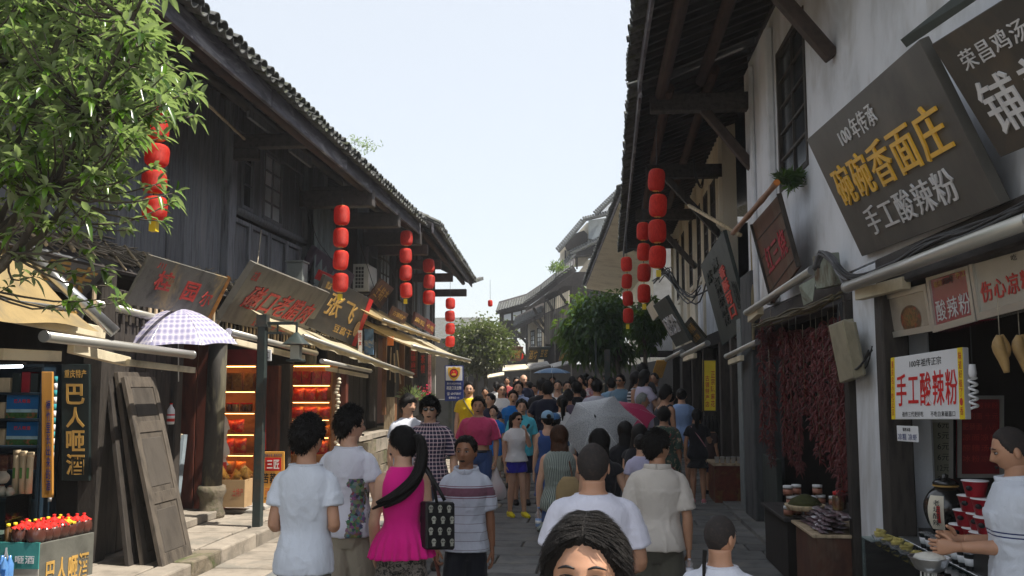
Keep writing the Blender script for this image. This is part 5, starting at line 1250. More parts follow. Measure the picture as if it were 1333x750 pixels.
person('woman in pale lilac tee and denim shorts drinking beside the dark post', 838, 482, 18.8, 1, -1.3, 'f', 'fair', .96, top=dict(mat=C_('pale_lilac_tee', (.52, .48, .62)), ease=.02), bottom=dict(mat=C_('washed_denim', (.18, .28, .38)), len=.40), hair='long', hairlen=.3, arms={'R': arm(1, (.1, .5, -.8), (-.2, .6, .9)), 'L': arm(-1, (.1, .1, -1), (0, .2, -1))})
person('tall man in dark top behind the woman in pale lilac', 836, 474, 20.6, 1, -.4, 'm', 'mid', 1.0, top=dict(mat=C_('dark_grey_tee', (.04, .04, .045))), bottom=dict(mat=NAVY), hair='short')
# ---- far crowd
FC = [(646, 497, 26, WHT, 'pony'), (660, 491, 29, C_('far_red', (.3, .05, .05)), 'short'), (690, 497, 27, C_('far_grey', (.3, .31, .33)), 'short'), (697, 501, 24, WHT, 'bun'), (703, 493, 28, LBLUE, 'short'), (719, 490, 27, C_('far_cream', (.5, .46, .38)), 'long'), (745, 490, 25, C_('far_pale_grey', (.42, .42, .44)), 'short'), (757, 489, 26, C_('far_tan', (.4, .22, .10)), 'long'),
 (763, 486, 28, NAVY, 'short'), (769, 490, 23.5, C_('far_flower', (.35, .2, .24), 'print', ((.5, .5, .5), 20, (.4, .1, .1), .5)), 'long'), (790, 486, 28.5, C_('far_sand', (.45, .38, .28)), 'short'), (852, 486, 22, GREYT, 'short'), (672, 503, 21, C_('far_khaki', (.3, .26, .18)), 'short'), (632, 505, 22, BLACKT, 'short'), (655, 507, 20.6, C_('far_teal', (.05, .2, .2)), 'bun')]
FL = ['far woman in white with ponytail under the round tree', 'far person in dark red behind the family group', 'far man in pale grey tee beyond the bald man', 'far woman in white with pinned-up hair near the blue parasol', 'far man in light blue seen under the blue parasol', 'far long-haired woman in cream beneath the blue parasol edge', 'far man in grey tee right of the blue parasol', 'far woman in tan dress with loose hair',
 'far man in navy tee at the right shop row', 'far woman in flowered blouse from behind', 'far person in sand top between tree trunk and shop row', 'far man in grey tee against the dark shop row', 'far person in khaki top behind the pale blue shirt', 'far man in black beyond the man in yellow', 'far woman in teal top behind the boy in blue']
for i, ((x, y, D, m_, hs_), lb) in enumerate(zip(FC, FL)):
 person(lb, x, y, D, 2, (0, PI, .4, PI-.5)[i % 4], 'f' if hs_ != 'short' else 'm', 'mid', 1.0, top=dict(mat=m_), bottom=dict(mat=(NAVY, KHAKI_G, DENIM)[i % 3]), hair=hs_, hairlen=.3, tuft=0, group='crowd filling the far end of the street')
# ---- stall keepers
pc = person('cook in white polo with navy trim ladling at the noodle stall on the right edge', 1322, 556, 4.95, 0, 1.35, 'm', 'mid', 1.05, ground=0, h=1.70, top=dict(mat=C_('white_trim_polo', (.62, .66, .74), 'bands', [(1.185, 1.192, (.02, .03, .12)), (1.165, 1.172, (.02, .03, .12))]), sleeve=.9, ease=.017), bottom=dict(kind='trousers', mat=NAVY, len=.05), hair='buzz', tilt=-.25, collar=True,
 arms={'R': arm(1, (-.05, .12, -.95), (-.40, 1, .10), thumb=(0, 0, 1), curl=.6), 'L': arm(-1, (-.30, .12, -.9), (-.10, 1, -.05), thumb=(0, 0, 1), curl=.7)})
person('shop assistant in off-white tunic half hidden behind the round pillar', 283, 518, 13.1, 1, PI-1.9, 'f', 'mid', 1.0, ground=.17, h=1.62, top=dict(mat=C_('offwhite_tunic', (.62, .56, .50)), hem=.40, ease=.02), bottom=dict(kind='trousers', mat=NAVY, len=.05), hair='bun')
# ------------------------------------------------------------------ shared builders for signs, lanterns, awnings, parasols
def tmat(name, col, tl=.5, rough=.8, **k):
 m = pm(name, col, rough, .2, 3, bump=.15, rnd=.05, **k); nt = m.node_tree; b = nt.nodes['Principled BSDF']
 lk = [l for l in nt.links if l.to_socket == b.inputs['Base Color']][0].from_socket
 t = nd(nt, 'ShaderNodeBsdfTranslucent'); nt.links.new(lk, t.inputs[0]); mx = nd(nt, 'ShaderNodeMixShader'); mx.inputs[0].default_value = tl
 nt.links.new(b.outputs[0], mx.inputs[1]); nt.links.new(t.outputs[0], mx.inputs[2]); nt.links.new(mx.outputs[0], nt.nodes['Material Output'].inputs[0]); return m
CANVAS = tmat('sunlit_tan_canvas', (.50, .37, .18), .4, c3=(.34, .27, .16)); CANVAS_W = tmat('sunlit_pale_canvas', (.68, .60, .42), .45)
def sq(tl, tr, br, bl, X):
 a = P(*tl, X=X); b = P(*tr, X=X); return [a, b, P(*br, Y=b.y), P(*bl, Y=a.y)]
def cq(x0, y0, x1, y1, Y, Y1=None):
 Y1 = Y if Y1 is None else Y1
 return [P(x0, y0, Y=Y), P(x1, y0, Y=Y1), P(x1, y1, Y=Y1), P(x0, y1, Y=Y)]
def planar(q):
 n = (q[1]-q[0]).cross(q[3]-q[0]).normalized(); q[2] = q[2]-n*(q[2]-q[0]).dot(n)
def board(label, q, mat, texts=(), th=.04, name='sign_board', cat='sign', frame=None, vtexts=(), group=None, bev=.004, fw=.03):
 planar(q); c = sum((Vector(p) for p in q), Vector())/4
 t = thing(name, label, cat, tuple(c), 0, group)
 obj('board', MB().slab(q, th), mat, t, bev=bev)
 for s in texts:
  u0, v0, u1, v1 = s[1:5]; obj('lettering', letters(q, s[0], u0, v0, u1, v1, s[6] if len(s) > 6 else .004, s[7] if len(s) > 7 else 0.0, skew=s[8] if len(s) > 8 else 0.0), s[5], t)
 for s in vtexts: obj('lettering', vletters(q, s[0], s[1], s[3], s[2], s[4], s[6] if len(s) > 6 else .004, s[7] if len(s) > 7 else .01), s[5], t)
 if frame:
  Q = [Vector(p) for p in q]; n = -(Q[1]-Q[0]).cross(Q[3]-Q[0]).normalized(); r = (Q[1]-Q[0]).normalized(); d = (Q[3]-Q[0]).normalized()
  b = MB()
  for a, c2, w_ in ((Q[0], Q[1], d), (Q[3], Q[2], -d), (Q[0], Q[3], r), (Q[1], Q[2], -r)):
   k = 0 if w_ in (d, -d) else 1
   b.bar(a+w_*fw/2+n*(.006+.001*k), c2+w_*fw/2+n*(.006+.001*k), fw, .016, up=tuple(n))
  obj('frame', b, frame, t)
 return t
_lan = {}
def lantern_string(label, px, y0, D, n, r, step, X=None, tassel=True, top=None, loc=None, tilt=0, rnd=None):
 rnd = rnd or random.Random(int(px)); p = P(px, y0, Y=D); k = 'm'
 if k not in _lan:
  prof = [((1-abs(2*j/44-1)**3.6)**.42*.62*(1+.045*(j % 2)*(3 < j < 41))+.38, j/44) for j in range(45)]
  _lan[k] = MB().lathe([(a, b-.5) for a, b in prof], n=20).mesh('lantern'); _lan[k].materials.append(M['lantern'])
  _lan['c'] = MB().lathe([(.36, -.05), (.40, -.02), (.40, .03), (.34, .05)], n=14).mesh('cap'); _lan['c'].materials.append(M['gold'])
 t = thing('lantern_string', label, 'lantern string', tuple(p), 0, 'red lantern strings under the eaves')
 zt = (top if top else p.z+.5)
 obj('cord', MB().tube([(p.x, p.y, zt), (p.x+.004, p.y, p.z-step*(n-.5))], .006, 5), M['cable'], t)
 for i in range(n):
  z = p.z-step*(i+.5); L = inst('lantern', _lan['m'], t, (p.x+rnd.uniform(-.016, .016)+tilt*i, p.y, z), (rnd.uniform(-.07, .07), rnd.uniform(-.08, .08), rnd.uniform(0, 3)), (r*rnd.uniform(.95, 1.03), r*rnd.uniform(.95, 1.03), step*rnd.uniform(.84, .89)))
  for s in (1, -1):
   c = bpy.data.objects.new('cap', _lan['c']); c.parent = L; c.location = (0, 0, .5*s); c.scale = (1, 1, .3/step*.3); PENDING.append(c)
 if tassel: obj('tassel', MB().bx(p.x-.035+tilt*n, p.x+.035+tilt*n, p.y-.035, p.y+.035, p.z-step*n-.10, p.z-step*n), M['yellow'], t)
 return t
def tube_thing(label, a, b, r, mat, cat='awning bar', name='awning_bar', n=14, arms=()):
 c = (Vector(a)+Vector(b))/2; t = thing(name, label, cat, tuple(c))
 obj('roller_tube', MB().tube([tuple(a), tuple(b)], r, n), mat, t)
 d = (Vector(b)-Vector(a)).normalized()
 for p in (a, b): obj('end_cap', MB().tube([tuple(Vector(p)-d*.012), tuple(Vector(p)+d*.012)], r*1.1, n), M['steel'], t)
 for p0, p1, w_ in arms: obj('folding_arm', MB().bar(p0, p1, w_, w_*1.3), M['alu'] if w_ < .05 else M['canvas_w'], t, bev=.004)
 return t
def awning(label, f0, f1, Xf, Xb, rise, mat, sag=.05, nfold=5):
 A = P(*f0, X=Xf); B = P(*f1, X=Xf); A2 = Vector((Xb, A.y, A.z+rise)); B2 = Vector((Xb, B.y, B.z+rise*.9))
 t = thing('shop_awning', label, 'awning', tuple((A+B)/2))
 def fn(u, v):
  p = A.lerp(B, u).lerp(A2.lerp(B2, u), v); s_ = math.sin(PI*v)*sag*(.6+.4*math.sin(u*nfold*3))+.012*math.sin(u*31+v*5); return (p.x, p.y, p.z-s_)
 obj('canvas', MB().grid(fn, 24, 8), mat, t)
 obj('valance', MB().grid(lambda u, v: (A.lerp(B, u).x+.02*math.sin(u*40)*v, A.lerp(B, u).y, A.lerp(B, u).z-v*(.09+.012*math.sin(u*60))), 40, 1), mat, t)
 obj('front_bar', MB().tube([tuple(A+Vector((0.02, 0, .0))), tuple(B+Vector((.02, 0, .0)))], .028, 10), M['alu'], t)
 for u in (.06, .5, .94): obj('support_arm', MB().bar(A.lerp(B, u)+Vector((0, 0, -.03)), A2.lerp(B2, u)+Vector((0, 0, -.14)), .035, .05), M['palewood'], t)
 return t
def umbrella(label, c, r, axis, mat, shaft=.75, n=8, depth=.28, handle=True, group=None):
 """c: canopy apex; axis: direction from apex down the shaft"""
 t = thing('umbrella', label, 'umbrella', tuple(c)); ax = Vector(axis).normalized(); q = Vector((0, 0, -1)).rotation_difference(ax).to_matrix().to_4x4(); q.translation = Vector(c)
 b = MB(); nu = n*6; nv = 8; vs = []
 for j in range(nv+1):
  v = j/nv
  for i in range(nu):
   a = 2*PI*i/nu; f = abs(math.sin(a*n/2)); la = (a % (2*PI/n))-PI/n; rr = r*v*math.cos(PI/n)/math.cos(la)*(1-.05*f*v*v); z = -depth*r*2*(v**1.9)*(1-.05*f*v); vs.append((math.cos(a)*rr, math.sin(a)*rr, z-(.0)))
 b.add(vs, [(j*nu+i, (j+1)*nu+i, (j+1)*nu+(i+1) % nu, j*nu+(i+1) % nu) for j in range(nv) for i in range(nu)], 0, True); b.xf(q)
 obj('canopy', b, mat, t)
 rb = MB()
 for i in range(n):
  a = 2*PI*i/n; pts = [(math.cos(a)*r*v*1.004, math.sin(a)*r*v*1.004, -depth*r*2*(v**1.9)-.003) for v in (0.02, .35, .7, 1.0)]; bb = MB().tube(pts, .0035, 5, sub=3).xf(q); obj('rib', bb, M['steel'], t)
 obj('shaft', MB().tube([(0, 0, .05), (0, 0, -shaft)], .007, 8).xf(q), M['steel'], t)
 obj('tip', MB().tube([(0, 0, .0), (0, 0, .05)], .008, 8).xf(q), M['black'], t)
 if handle: obj('handle', MB().tube([(0, 0, -shaft), (0, 0, -shaft-.09)], .014, 8).xf(q), M['black'], t)
 return t
def plaid_umb():
 m, nt, b = new_mat('violet_plaid_nylon'); tc = nd(nt, 'ShaderNodeTexCoord'); sp = nd(nt, 'ShaderNodeSeparateXYZ'); nt.links.new(tc.outputs['Object'], sp.inputs[0]); X, Y, Z = sp.outputs
 a = math_(nt, 'ARCTAN2', Y, X); rr = math_(nt, 'SQRT', math_(nt, 'ADD', math_(nt, 'MULTIPLY', X, X), math_(nt, 'MULTIPLY', Y, Y)))
 seg = math_(nt, 'FRACT', math_(nt, 'MULTIPLY', a, 8/(2*PI))); la = math_(nt, 'MULTIPLY', math_(nt, 'SUBTRACT', seg, .5), 2*PI/8)
 u = math_(nt, 'MULTIPLY', rr, math_(nt, 'SINE', la)); v = math_(nt, 'MULTIPLY', rr, math_(nt, 'COSINE', la))
 def bd(s, p, w_, ph=0): return math_(nt, 'LESS_THAN', math_(nt, 'FRACT', math_(nt, 'MULTIPLY_ADD', s, 1/p, ph)), w_)
 s1 = math_(nt, 'ADD', bd(u, .062, .45), bd(v, .062, .45)); s2 = math_(nt, 'MULTIPLY', s1, .27)
 cc = mixc(nt, s2, (.56, .54, .68), (.09, .09, .32)); cc = mixc(nt, math_(nt, 'MAXIMUM', bd(u, .062, .08, .3), bd(v, .062, .08, .3)), cc, (.75, .72, .78))
 nt.links.new(cc, b.inputs['Base Color']); b.inputs['Roughness'].default_value = .5
 t = nd(nt, 'ShaderNodeBsdfTranslucent'); nt.links.new(cc, t.inputs[0]); mx = nd(nt, 'ShaderNodeMixShader'); mx.inputs[0].default_value = .3
 nt.links.new(b.outputs[0], mx.inputs[1]); nt.links.new(t.outputs[0], mx.inputs[2]); nt.links.new(mx.outputs[0], nt.nodes['Material Output'].inputs[0]); return m
# ------------------------------------------------------------------ lantern strings
lantern_string('string of red lanterns half hidden by the leaves of the foreground tree', 205, 118, 8.6, 5, .118, .265, top=5.55, tassel=True, tilt=.004)
lantern_string('longest bright red lantern string in front of the grey curtain on the timber house', 445, 266, 14.8, 4, .128, .375, top=5.4)
lantern_string('red lantern string right of the air conditioner', 529, 299, 19.8, 4, .135, .385, top=5.4)
lantern_string('string of three red lanterns near the end of the timber house', 559, 336, 22.8, 3, .15, .40, top=5.4, tassel=False)
lantern_string('small far red lantern string beside the round tree', 586, 387, 26.6, 4, .14, .37, top=5.4, tassel=False)
lantern_string('single faded pink lantern under the lifted eave tip', 638, 390, 31.0, 1, .08, .26, top=5.5, tassel=False)
lantern_string('nearest and highest of the three dark red lantern strings on the right', 855, 218, 13.6, 4, .128, .385, top=6.1)
lantern_string('middle one of the three dark red lantern strings on the right', 837, 288, 17.0, 4, .122, .385, top=5.85)
lantern_string('lowest of the three dark red lantern strings on the right', 816, 333, 20.6, 4, .122, .385, top=5.8)
lantern_string('round red lantern hanging far away behind the round tree', 673, 458, 38.0, 1, .26, .36, top=4.0, tassel=False)
# ------------------------------------------------------------------ left sign boards
GY = M['signgrey']
board('grey sign with large gold characters half hidden behind the leaves on the far left', sq((28, 318), (150, 352), (128, 398), (-10, 362), -5.08), pm('slate_sign', (.13, .135, .14), .5, .3, 3, rnd=0), [('重庆', .30, .10, .85, .92, M['golddim'], .01, .01)], th=.05)
board('slate sign strip with a row of gold characters under the tan canvas', sq((-20, 385), (112, 404), (108, 424), (-30, 412), -4.75), pm('slate_sign', (.13, .135, .14)), [('老酒工厂昌盛', .05, .12, .92, .85, M['golddim'], .006, .01)], th=.05)
q2 = sq((196, 332), (297, 362), (270, 412), (163, 396), -4.62)
t = board('warped weathered sign with peeling paint and red characters above the plaid parasol', q2, M['signworn'], [('桂', .17, .22, .36, .62, M['redletter'], .004, .02), ('园', .52, .30, .70, .72, M['redletter'], .004, .02), ('尔', .78, .42, .92, .78, M['redletter'], .004, .0), ('川', .12, .08, .2, .2, M['redletter'], .002)], th=.035)
obj('rusty_edge', MB().slab([Vector(q2[1])+Vector((.02, -.0, .02)), Vector(q2[1])+Vector((.02, .05, .0)), Vector(q2[2])+Vector((.02, .05, -.03)), Vector(q2[2])+Vector((.02, 0, -.02))], .04), pm('rust_orange', (.30, .13, .03), .9, .5, 9), t)
q3 = sq((333, 343), (430, 382), (394, 441), (286, 418), -4.60)
board('long grey sign reading 磁口老腊肉 in carved red characters', q3, GY, [('磁口老腊肉', .10, .30, .90, .72, M['redletter'], .012, .012, .06), ('古镇', .04, .10, .10, .26, M['redletter'], .003), ('正宗手工', .30, .82, .72, .96, M['redletter'], .003)], th=.10)
q4 = sq((424, 358), (486, 391), (447, 445), (398, 424), -4.60)
t = board('dark sign with gold characters and a red right border beside the grey sign', q4, M['signdark'], [('张飞', .20, .22, .74, .66, M['golddim'], .008, .012, .05), ('豆腐干', .45, .74, .82, .90, M['golddim'], .003, .005), ('重庆', .06, .08, .16, .22, M['golddim'], .003)], th=.06)
Q = [Vector(p) for p in q4]; e = (Q[1]-Q[0]).normalized(); n_ = -(Q[1]-Q[0]).cross(Q[3]-Q[0]).normalized()*.006
obj('red_border', MB().slab([Q[1]-e*.34+n_, Q[1]+n_, Q[2]+n_, Q[2]-e*.30+n_], .004), M['red'], t)
obj('portrait_disc', MB().tube([tuple(Q[2].lerp(Q[1], .34)-e*.42+n_), tuple(Q[2].lerp(Q[1], .34)-e*.42+n_*2.2)], .16, 20), pm('tan_print', (.62, .42, .22), .6, .5, 20, rnd=0), t)
board('red-edged board peeping out behind the lantern string', sq((418, 352), (436, 360), (430, 372), (412, 364), -4.75), M['red'], th=.05)
board('brown sign with gold strokes below the air conditioner', sq((497, 363), (513, 376), (494, 402), (480, 388), -4.7), M['signbrown'], [('土特产', .1, .2, .9, .8, M['golddim'], .006, .01)], th=.05)
board('small dark sign with gold lettering, first over the tan awning', sq((513, 399), (532, 409), (526, 422), (507, 412), -4.6), M['signbrown'], [('古镇特产', .1, .3, .9, .75, M['golddim'], .006, .01)], th=.05)
board('small brown sign, second over the tan awning', sq((541, 406), (556, 416), (552, 430), (537, 421), -4.5), pm('dull_maroon_board', (.09, .035, .03), .6, .3, 4), [('麻辣', .1, .3, .9, .75, M['golddim'], .006, .01)], th=.05)
board('small maroon sign, last over the tan awning', sq((557, 415), (567, 423), (564, 436), (553, 429), -4.5), pm('maroon_board', (.16, .03, .03), .6, .3, 4), [('小吃', .1, .3, .9, .75, M['golddim'], .006, .01)], th=.05)
# ------------------------------------------------------------------ awnings and bars, left
t = thing('shop_awning', 'large tan canvas awning with a thick steel side tube at the far left', 'awning', (-4.9, 7.5, 2.9))
A0, A1 = P(26, 320, X=-5.25), P(150, 433, X=-4.45)
def fn(u, v):
 top = Vector((-5.25, A0.y-3.0*(1-u), A0.z+.03)); bot = Vector((-4.55, A1.y-3.0*(1-u)-.1, A1.z+.02)); p = top.lerp(bot, v); return (p.x, p.y, p.z-.10*math.sin(PI*v)*(.7+.3*math.sin(u*9))-.02*math.sin(u*14))
obj('canvas', MB().grid(fn, 22, 10), CANVAS, t); obj('side_tube', MB().tube([tuple(A0), tuple(A1)], .055, 16), M['steel'], t)
obj('tube_end', MB().tube([tuple(A0+(A0-A1).normalized()*.02), tuple(A0+(A0-A1).normalized()*-.03)], .066, 16), M['concrete'], t)
bp = lambda x, y, X: P(x, y, X=X)
tube_thing('long pale roller bar crossing in front of the plaid parasol', bp(58, 438, -4.5), bp(250, 462, -4.5), .045, M['alu'], arms=[(bp(92, 453, -4.7), bp(166, 471, -4.65), .07), (bp(0, 461, -4.8), bp(76, 464, -4.75), .07), (bp(166, 472, -4.6), bp(252, 482, -4.6), .05)])
tube_thing('white roller bar behind the plaid parasol', bp(122, 395, -5.15), bp(318, 441, -5.1), .045, M['alu'], arms=[(bp(138, 408, -5.2), bp(190, 421, -5.2), .06)])
tube_thing('white roller bar over the orange-lit shop', bp(298, 432, -4.4), bp(411, 460, -4.45), .04, M['alu'], arms=[(bp(305, 445, -4.7), bp(395, 466, -4.5), .06)])
tube_thing('short white roller bar over the shell garland', bp(419, 470, -4.2), bp(482, 483, -4.3), .035, M['alu'], arms=[(bp(425, 480, -4.4), bp(478, 490, -4.35), .05)])
t = thing('tan_beam', 'tan painted timber beam across the front of the liquor shop', 'beam', (-5, 8, 2.3)); obj('beam', MB().bar(bp(8, 409, -4.9), bp(133, 434, -4.85), .08, .12), M['canvas_w'], t, bev=.008)
awning('pale canvas awning over the far half of the timber house', (393, 437), (537, 487), -4.15, -5.2, .55, CANVAS_W)
awning('tan canvas awning below the brown signs', (497, 416), (572, 442), -4.25, -5.25, .58, CANVAS)
awning('farthest tan awning on the left reaching towards the police sign', (535, 450), (612, 469), -3.85, -5.3, .70, CANVAS_W)
# ------------------------------------------------------------------ thatch and bamboo on the lean-to
def thatch():
 t = thing('thatched_lean_to', 'ragged lean-to of split bamboo and straw above the left shop fronts', 'canopy', (-5, 10, 3.2)); rnd = random.Random(4)
 obj('lean_to_boards', MB().slab([(-5.3, 7.0, 3.36), (-5.3, 18.0, 3.36), (-5.1, 18.0, 3.16), (-5.1, 7.0, 3.16)][::-1], .03), M['darkwood_h'], t)
 b = MB()
 for i in range(900):
  y = rnd.uniform(7.0, 17.8); x = rnd.uniform(-5.34, -5.2); z = 3.40-(x+5.3)*.85+rnd.uniform(-.02, .10)
  L = rnd.uniform(.15, .7); a = rnd.gauss(0, .45); dx, dy, dz = min(math.sin(a)*L*.5+.06*L, .14), math.cos(a)*L, -math.sin(a)*L*.45+rnd.uniform(-.1, .06)*L
  r = rnd.uniform(.004, .011); b.tube([(x, y, z), (x+dx/2, y+dy/2, z+dz/2+rnd.uniform(-.02, .02)), (x+dx, y+dy, z+dz)], r, 4, sm=False)
 obj('straw', b, M['straw'], t, kind='stuff')
 for i in range(26):
  y = 7.0+i*.42; obj('bamboo_pole', MB().tube([(-5.32, y, 3.5+rnd.uniform(-.03, .04)), (-5.08, y+rnd.uniform(-.2, .2), 3.25+rnd.uniform(-.06, .04))], rnd.uniform(.012, .022), 7), M['bamboo'], t)
 for i in range(60):       # slatted grille hanging below
  y = 9.0+i*.15; obj('slat', MB().bx(-5.14, -5.12, y, y+.05, 2.62, 2.98), M['palewood'] if rnd.random() < .5 else M['darkwood'], t)
thatch()
def misc_left():
 t = thing('bamboo_rod', 'jointed bamboo rod sticking out under the near eave', 'bamboo rod', tuple(P(285, 150, X=-4.4)))
 a, c = P(258, 124, X=-4.3), P(318, 181, X=-4.9); b = MB(); b.tube([tuple(a.lerp(c, i/12)) for i in range(13)], [.017+(.004 if i % 3 == 0 else 0) for i in range(13)], 8); obj('rod', b, M['bamboo'], t)
 # curtain
 A = P(411, 252, X=-5.2); t = thing('curtain', 'grey-green cloth hanging from the eave of the timber house', 'curtain', tuple(A)); rnd = random.Random(2)
 y0, y1 = P(408, 300, X=-5.1).y, P(436, 300, X=-5.1).y
 obj('cloth', MB().grid(lambda u, v: (-5.12+.05*math.sin(u*22+v*2)+.03*math.sin(u*51), y0+(y1-y0)*u, 5.35-1.55*v-.12*math.sin(u*5)*v), 50, 14), pm('old_grey_cloth', (.15, .17, .165), .9, .4, 4, (3, 3, .5), .3, rnd=0), t)
 # air conditioner
 p = P(486, 364, X=-4.95); t = thing('air_conditioner', 'pale grille air conditioner unit fixed to the timber house wall', 'air conditioner', tuple(p))
 x, y, z = p; obj('casing', MB().bx(x-.35, x-.02, y-.42, y+.42, z-.30, z+.30), pm('aged_white_metal', (.55, .55, .50), .5, .2, 4, rnd=0), t, bev=.015)
 obj('front_panel', MB().bx(x-.35, x-.0, y-.44, y-.421, z-.30, z+.30), pm('aged_white_metal', (.5, .5, .5)), t)
 obj('fan_grille', MB().bx(x-.30, x-.10, y-.448, y-.441, z-.25, z+.25), M['black'], t)
 g = MB()
 for i in range(7): g.bx(x-.31, x-.09, y-.456, y-.449, z-.25+i*.08, z-.235+i*.08)
 for i in range(4): g.bx(x-.30+i*.065, x-.29+i*.065, y-.464, y-.457, z-.26, z+.26)
 obj('grille_bars', g, pm('aged_white_metal', (.5, .5, .5)), t, kind='stuff')
 obj('bracket', MB().bx(x-.4, x-.0, y-.3, y-.26, z-.34, z-.302).bx(x-.4, x-.36, y-.3, y-.26, z-.6, z-.34), M['darkwood'], t)
 q = sq((388, 322), (446, 350), (424, 378), (398, 366), -5.15)
 t = thing('purple_panel', 'dull purple hoarding panel fixed below the window rail', 'panel', tuple(q[0])); obj('panel', MB().slab(sq((413, 322), (462, 358), (452, 386), (398, 352), -5.0), .12), M['purple'], t, bev=.01)
 p = P(388, 356, X=-4.9); t = thing('meter_box', 'grey metal meter box standing against the purple panel', 'meter box', tuple(p)); x, y, z = p
 obj('box', MB().bx(x-.15, x+.12, y-.14, y+.14, z-.26, z+.17), pm('grey_painted_metal', (.22, .24, .23), .5, .3, 5, rnd=0), t, bev=.008); obj('lid', MB().bx(x-.17, x+.14, y-.17, y+.17, z+.171, z+.20), pm('grey_painted_metal', (.2, .2, .2)), t, bev=.005)
 # loose cables
 rnd = random.Random(9)
 for i, (a, c, s) in enumerate((((385, 232), (440, 350), .25), ((340, 300), (335, 345), .02), ((463, 300), (520, 420), .5), ((560, 430), (500, 330), .4), ((470, 290), (497, 340), .3))):
  A, B = P(*a, X=-4.9), P(*c, X=-4.75); mid = (A+B)/2-Vector((0, 0, s)); t = thing('cable', ['slack cable in front of the curtain', 'taut cord holding up the long grey sign', 'long drooping cable beside the air conditioner', 'cable looping along the far awnings', 'coil of thin cable near the grey wall board'][i], 'cable', tuple(A))
  obj('wire', MB().tube([tuple(A), tuple(A.lerp(mid, .6)), tuple(mid), tuple(B.lerp(mid, .6)), tuple(B)], .008, 5, sub=4), M['cable'] if i != 1 else M['straw'], t)
misc_left()
# ------------------------------------------------------------------ plaid parasol with bottle
pa = P(232, 402, Y=10.5); umbrella('plaid violet and white parasol with a black tip among the left awnings', pa, .73, (.02, .05, -1), plaid_umb(), shaft=.86, depth=.30, handle=False)
def bottle(label, p, h=.25, r=.036, mats_=None, strap=0, wm=None):
 t = thing('plastic_bottle', label, 'bottle', (p[0], p[1], p[2]))
 x, y, z = p; obj('body', MB().lathe([(r*.7, 0), (r, .01), (r, h*.62), (r*.85, h*.72), (r*.35, h*.88), (r*.33, h*.94)], p, 14, sub=2), M['film'] if not mats_ else mats_, t)
 obj('cap', MB().lathe([(r*.42, h*.94), (r*.42, h)], p, 10), wm or M['red'], t); obj('wrapper', MB().lathe([(r*1.03, h*.12), (r*1.03, h*.48)], p, 14), wm or M['red'], t); obj('wrapper_band', MB().lathe([(r*1.05, h*.26), (r*1.05, h*.40)], p, 14), M['paper'], t)
 if strap: obj('strap', MB().tube([(x, y, z+h), (x, y, z+h+strap)], .012, 6), M['black'], t)
 return t
bb = P(222, 552, Y=10.45); bottle('small clear water bottle hanging from the parasol shaft', tuple(bb), .24, .042, M['paper'], .18)
# white cloth bundle under the awning
c0 = P(164, 476, Y=10.6); c1 = P(208, 482, Y=10.6)
t = thing('white_cloth', 'off-white cloth sagging under the roller bar', 'cloth', tuple(c0)); obj('cloth', MB().grid(lambda u, v: (c0.x+(c1.x-c0.x)*u, 10.6+.08*math.sin(u*7), c0.z+(c1.z-c0.z)*u-.16*math.sin(PI*u)*v-.02*v), 16, 5), pm('offwhite_cloth', (.55, .50, .42), .9, .2, 6), t)
# ------------------------------------------------------------------ lamp post
def lamp_post():
 b0 = P(335, 686, Z=.15); x, y = b0.x, b0.y; t = thing('street_lamp', 'dark iron lamp post with a small pagoda lantern on its bracket', 'street lamp', (x, y, .15))
 zt = P(335, 410, Y=y).z; a = .055
 obj('pole', MB().bx(x-a, x+a, y-a, y+a, .15, zt-.06), M['poleG'], t, bev=.008)
 obj('pole_cap', MB().bx(x-a*1.5, x+a*1.5, y-a*1.5, y+a*1.5, zt-.16, zt-.13).bx(x-a*1.2, x+a*1.2, y-a*1.2, y+a*1.2, zt-.13, zt), M['poleG'], t)
 za = P(350, 421, Y=y).z; L = .42
 obj('arm', MB().bx(x+a, x+L, y-.02, y+.02, za-.02, za+.02), M['poleG'], t, bev=.004); obj('arm', MB().bx(x+a, x+L*.6, y-.015, y+.015, za-.14, za-.115), M['poleG'], t)
 obj('strut', MB().bx(x+L*.45, x+L*.45+.02, y-.012, y+.012, za-.115, za-.02), M['poleG'], t)
 lx = P(386, 440, Y=y).x; h = obj('lamp_roof', MB().rings([(lx, y, za-.28, .165, .165, .35), (lx, y, za-.25, .13, .13, .35), (lx, y, za-.18, .07, .07, .35), (lx, y, za-.12, .02, .02, .35)], 16, sub=2), M['poleG'], t)
 obj('lamp_glass', MB().bx(lx-.06, lx+.06, y-.06, y+.06, za-.47, za-.29), pm('frosted_lamp_glass', (.5, .5, .42), .3, .1, 5, rnd=0), t)
 obj('lamp_base', MB().bx(lx-.10, lx+.10, y-.10, y+.10, za-.50, za-.471), M['poleG'], t, bev=.006); obj('hanger', MB().bx(x+L-.02, lx+.012, y-.012, y+.012, za-.012, za+.012).bx(lx-.012, lx+.012, y-.012, y+.012, za-.12, za-.012), M['poleG'], t)
 board('tiny square white plaque reading 和 beside the lamp pole', cq(342, 455, 353, 470, y+.1), M['paper'], [('和', .2, .15, .8, .85, M['ink'], .002)], th=.02)
lamp_post()
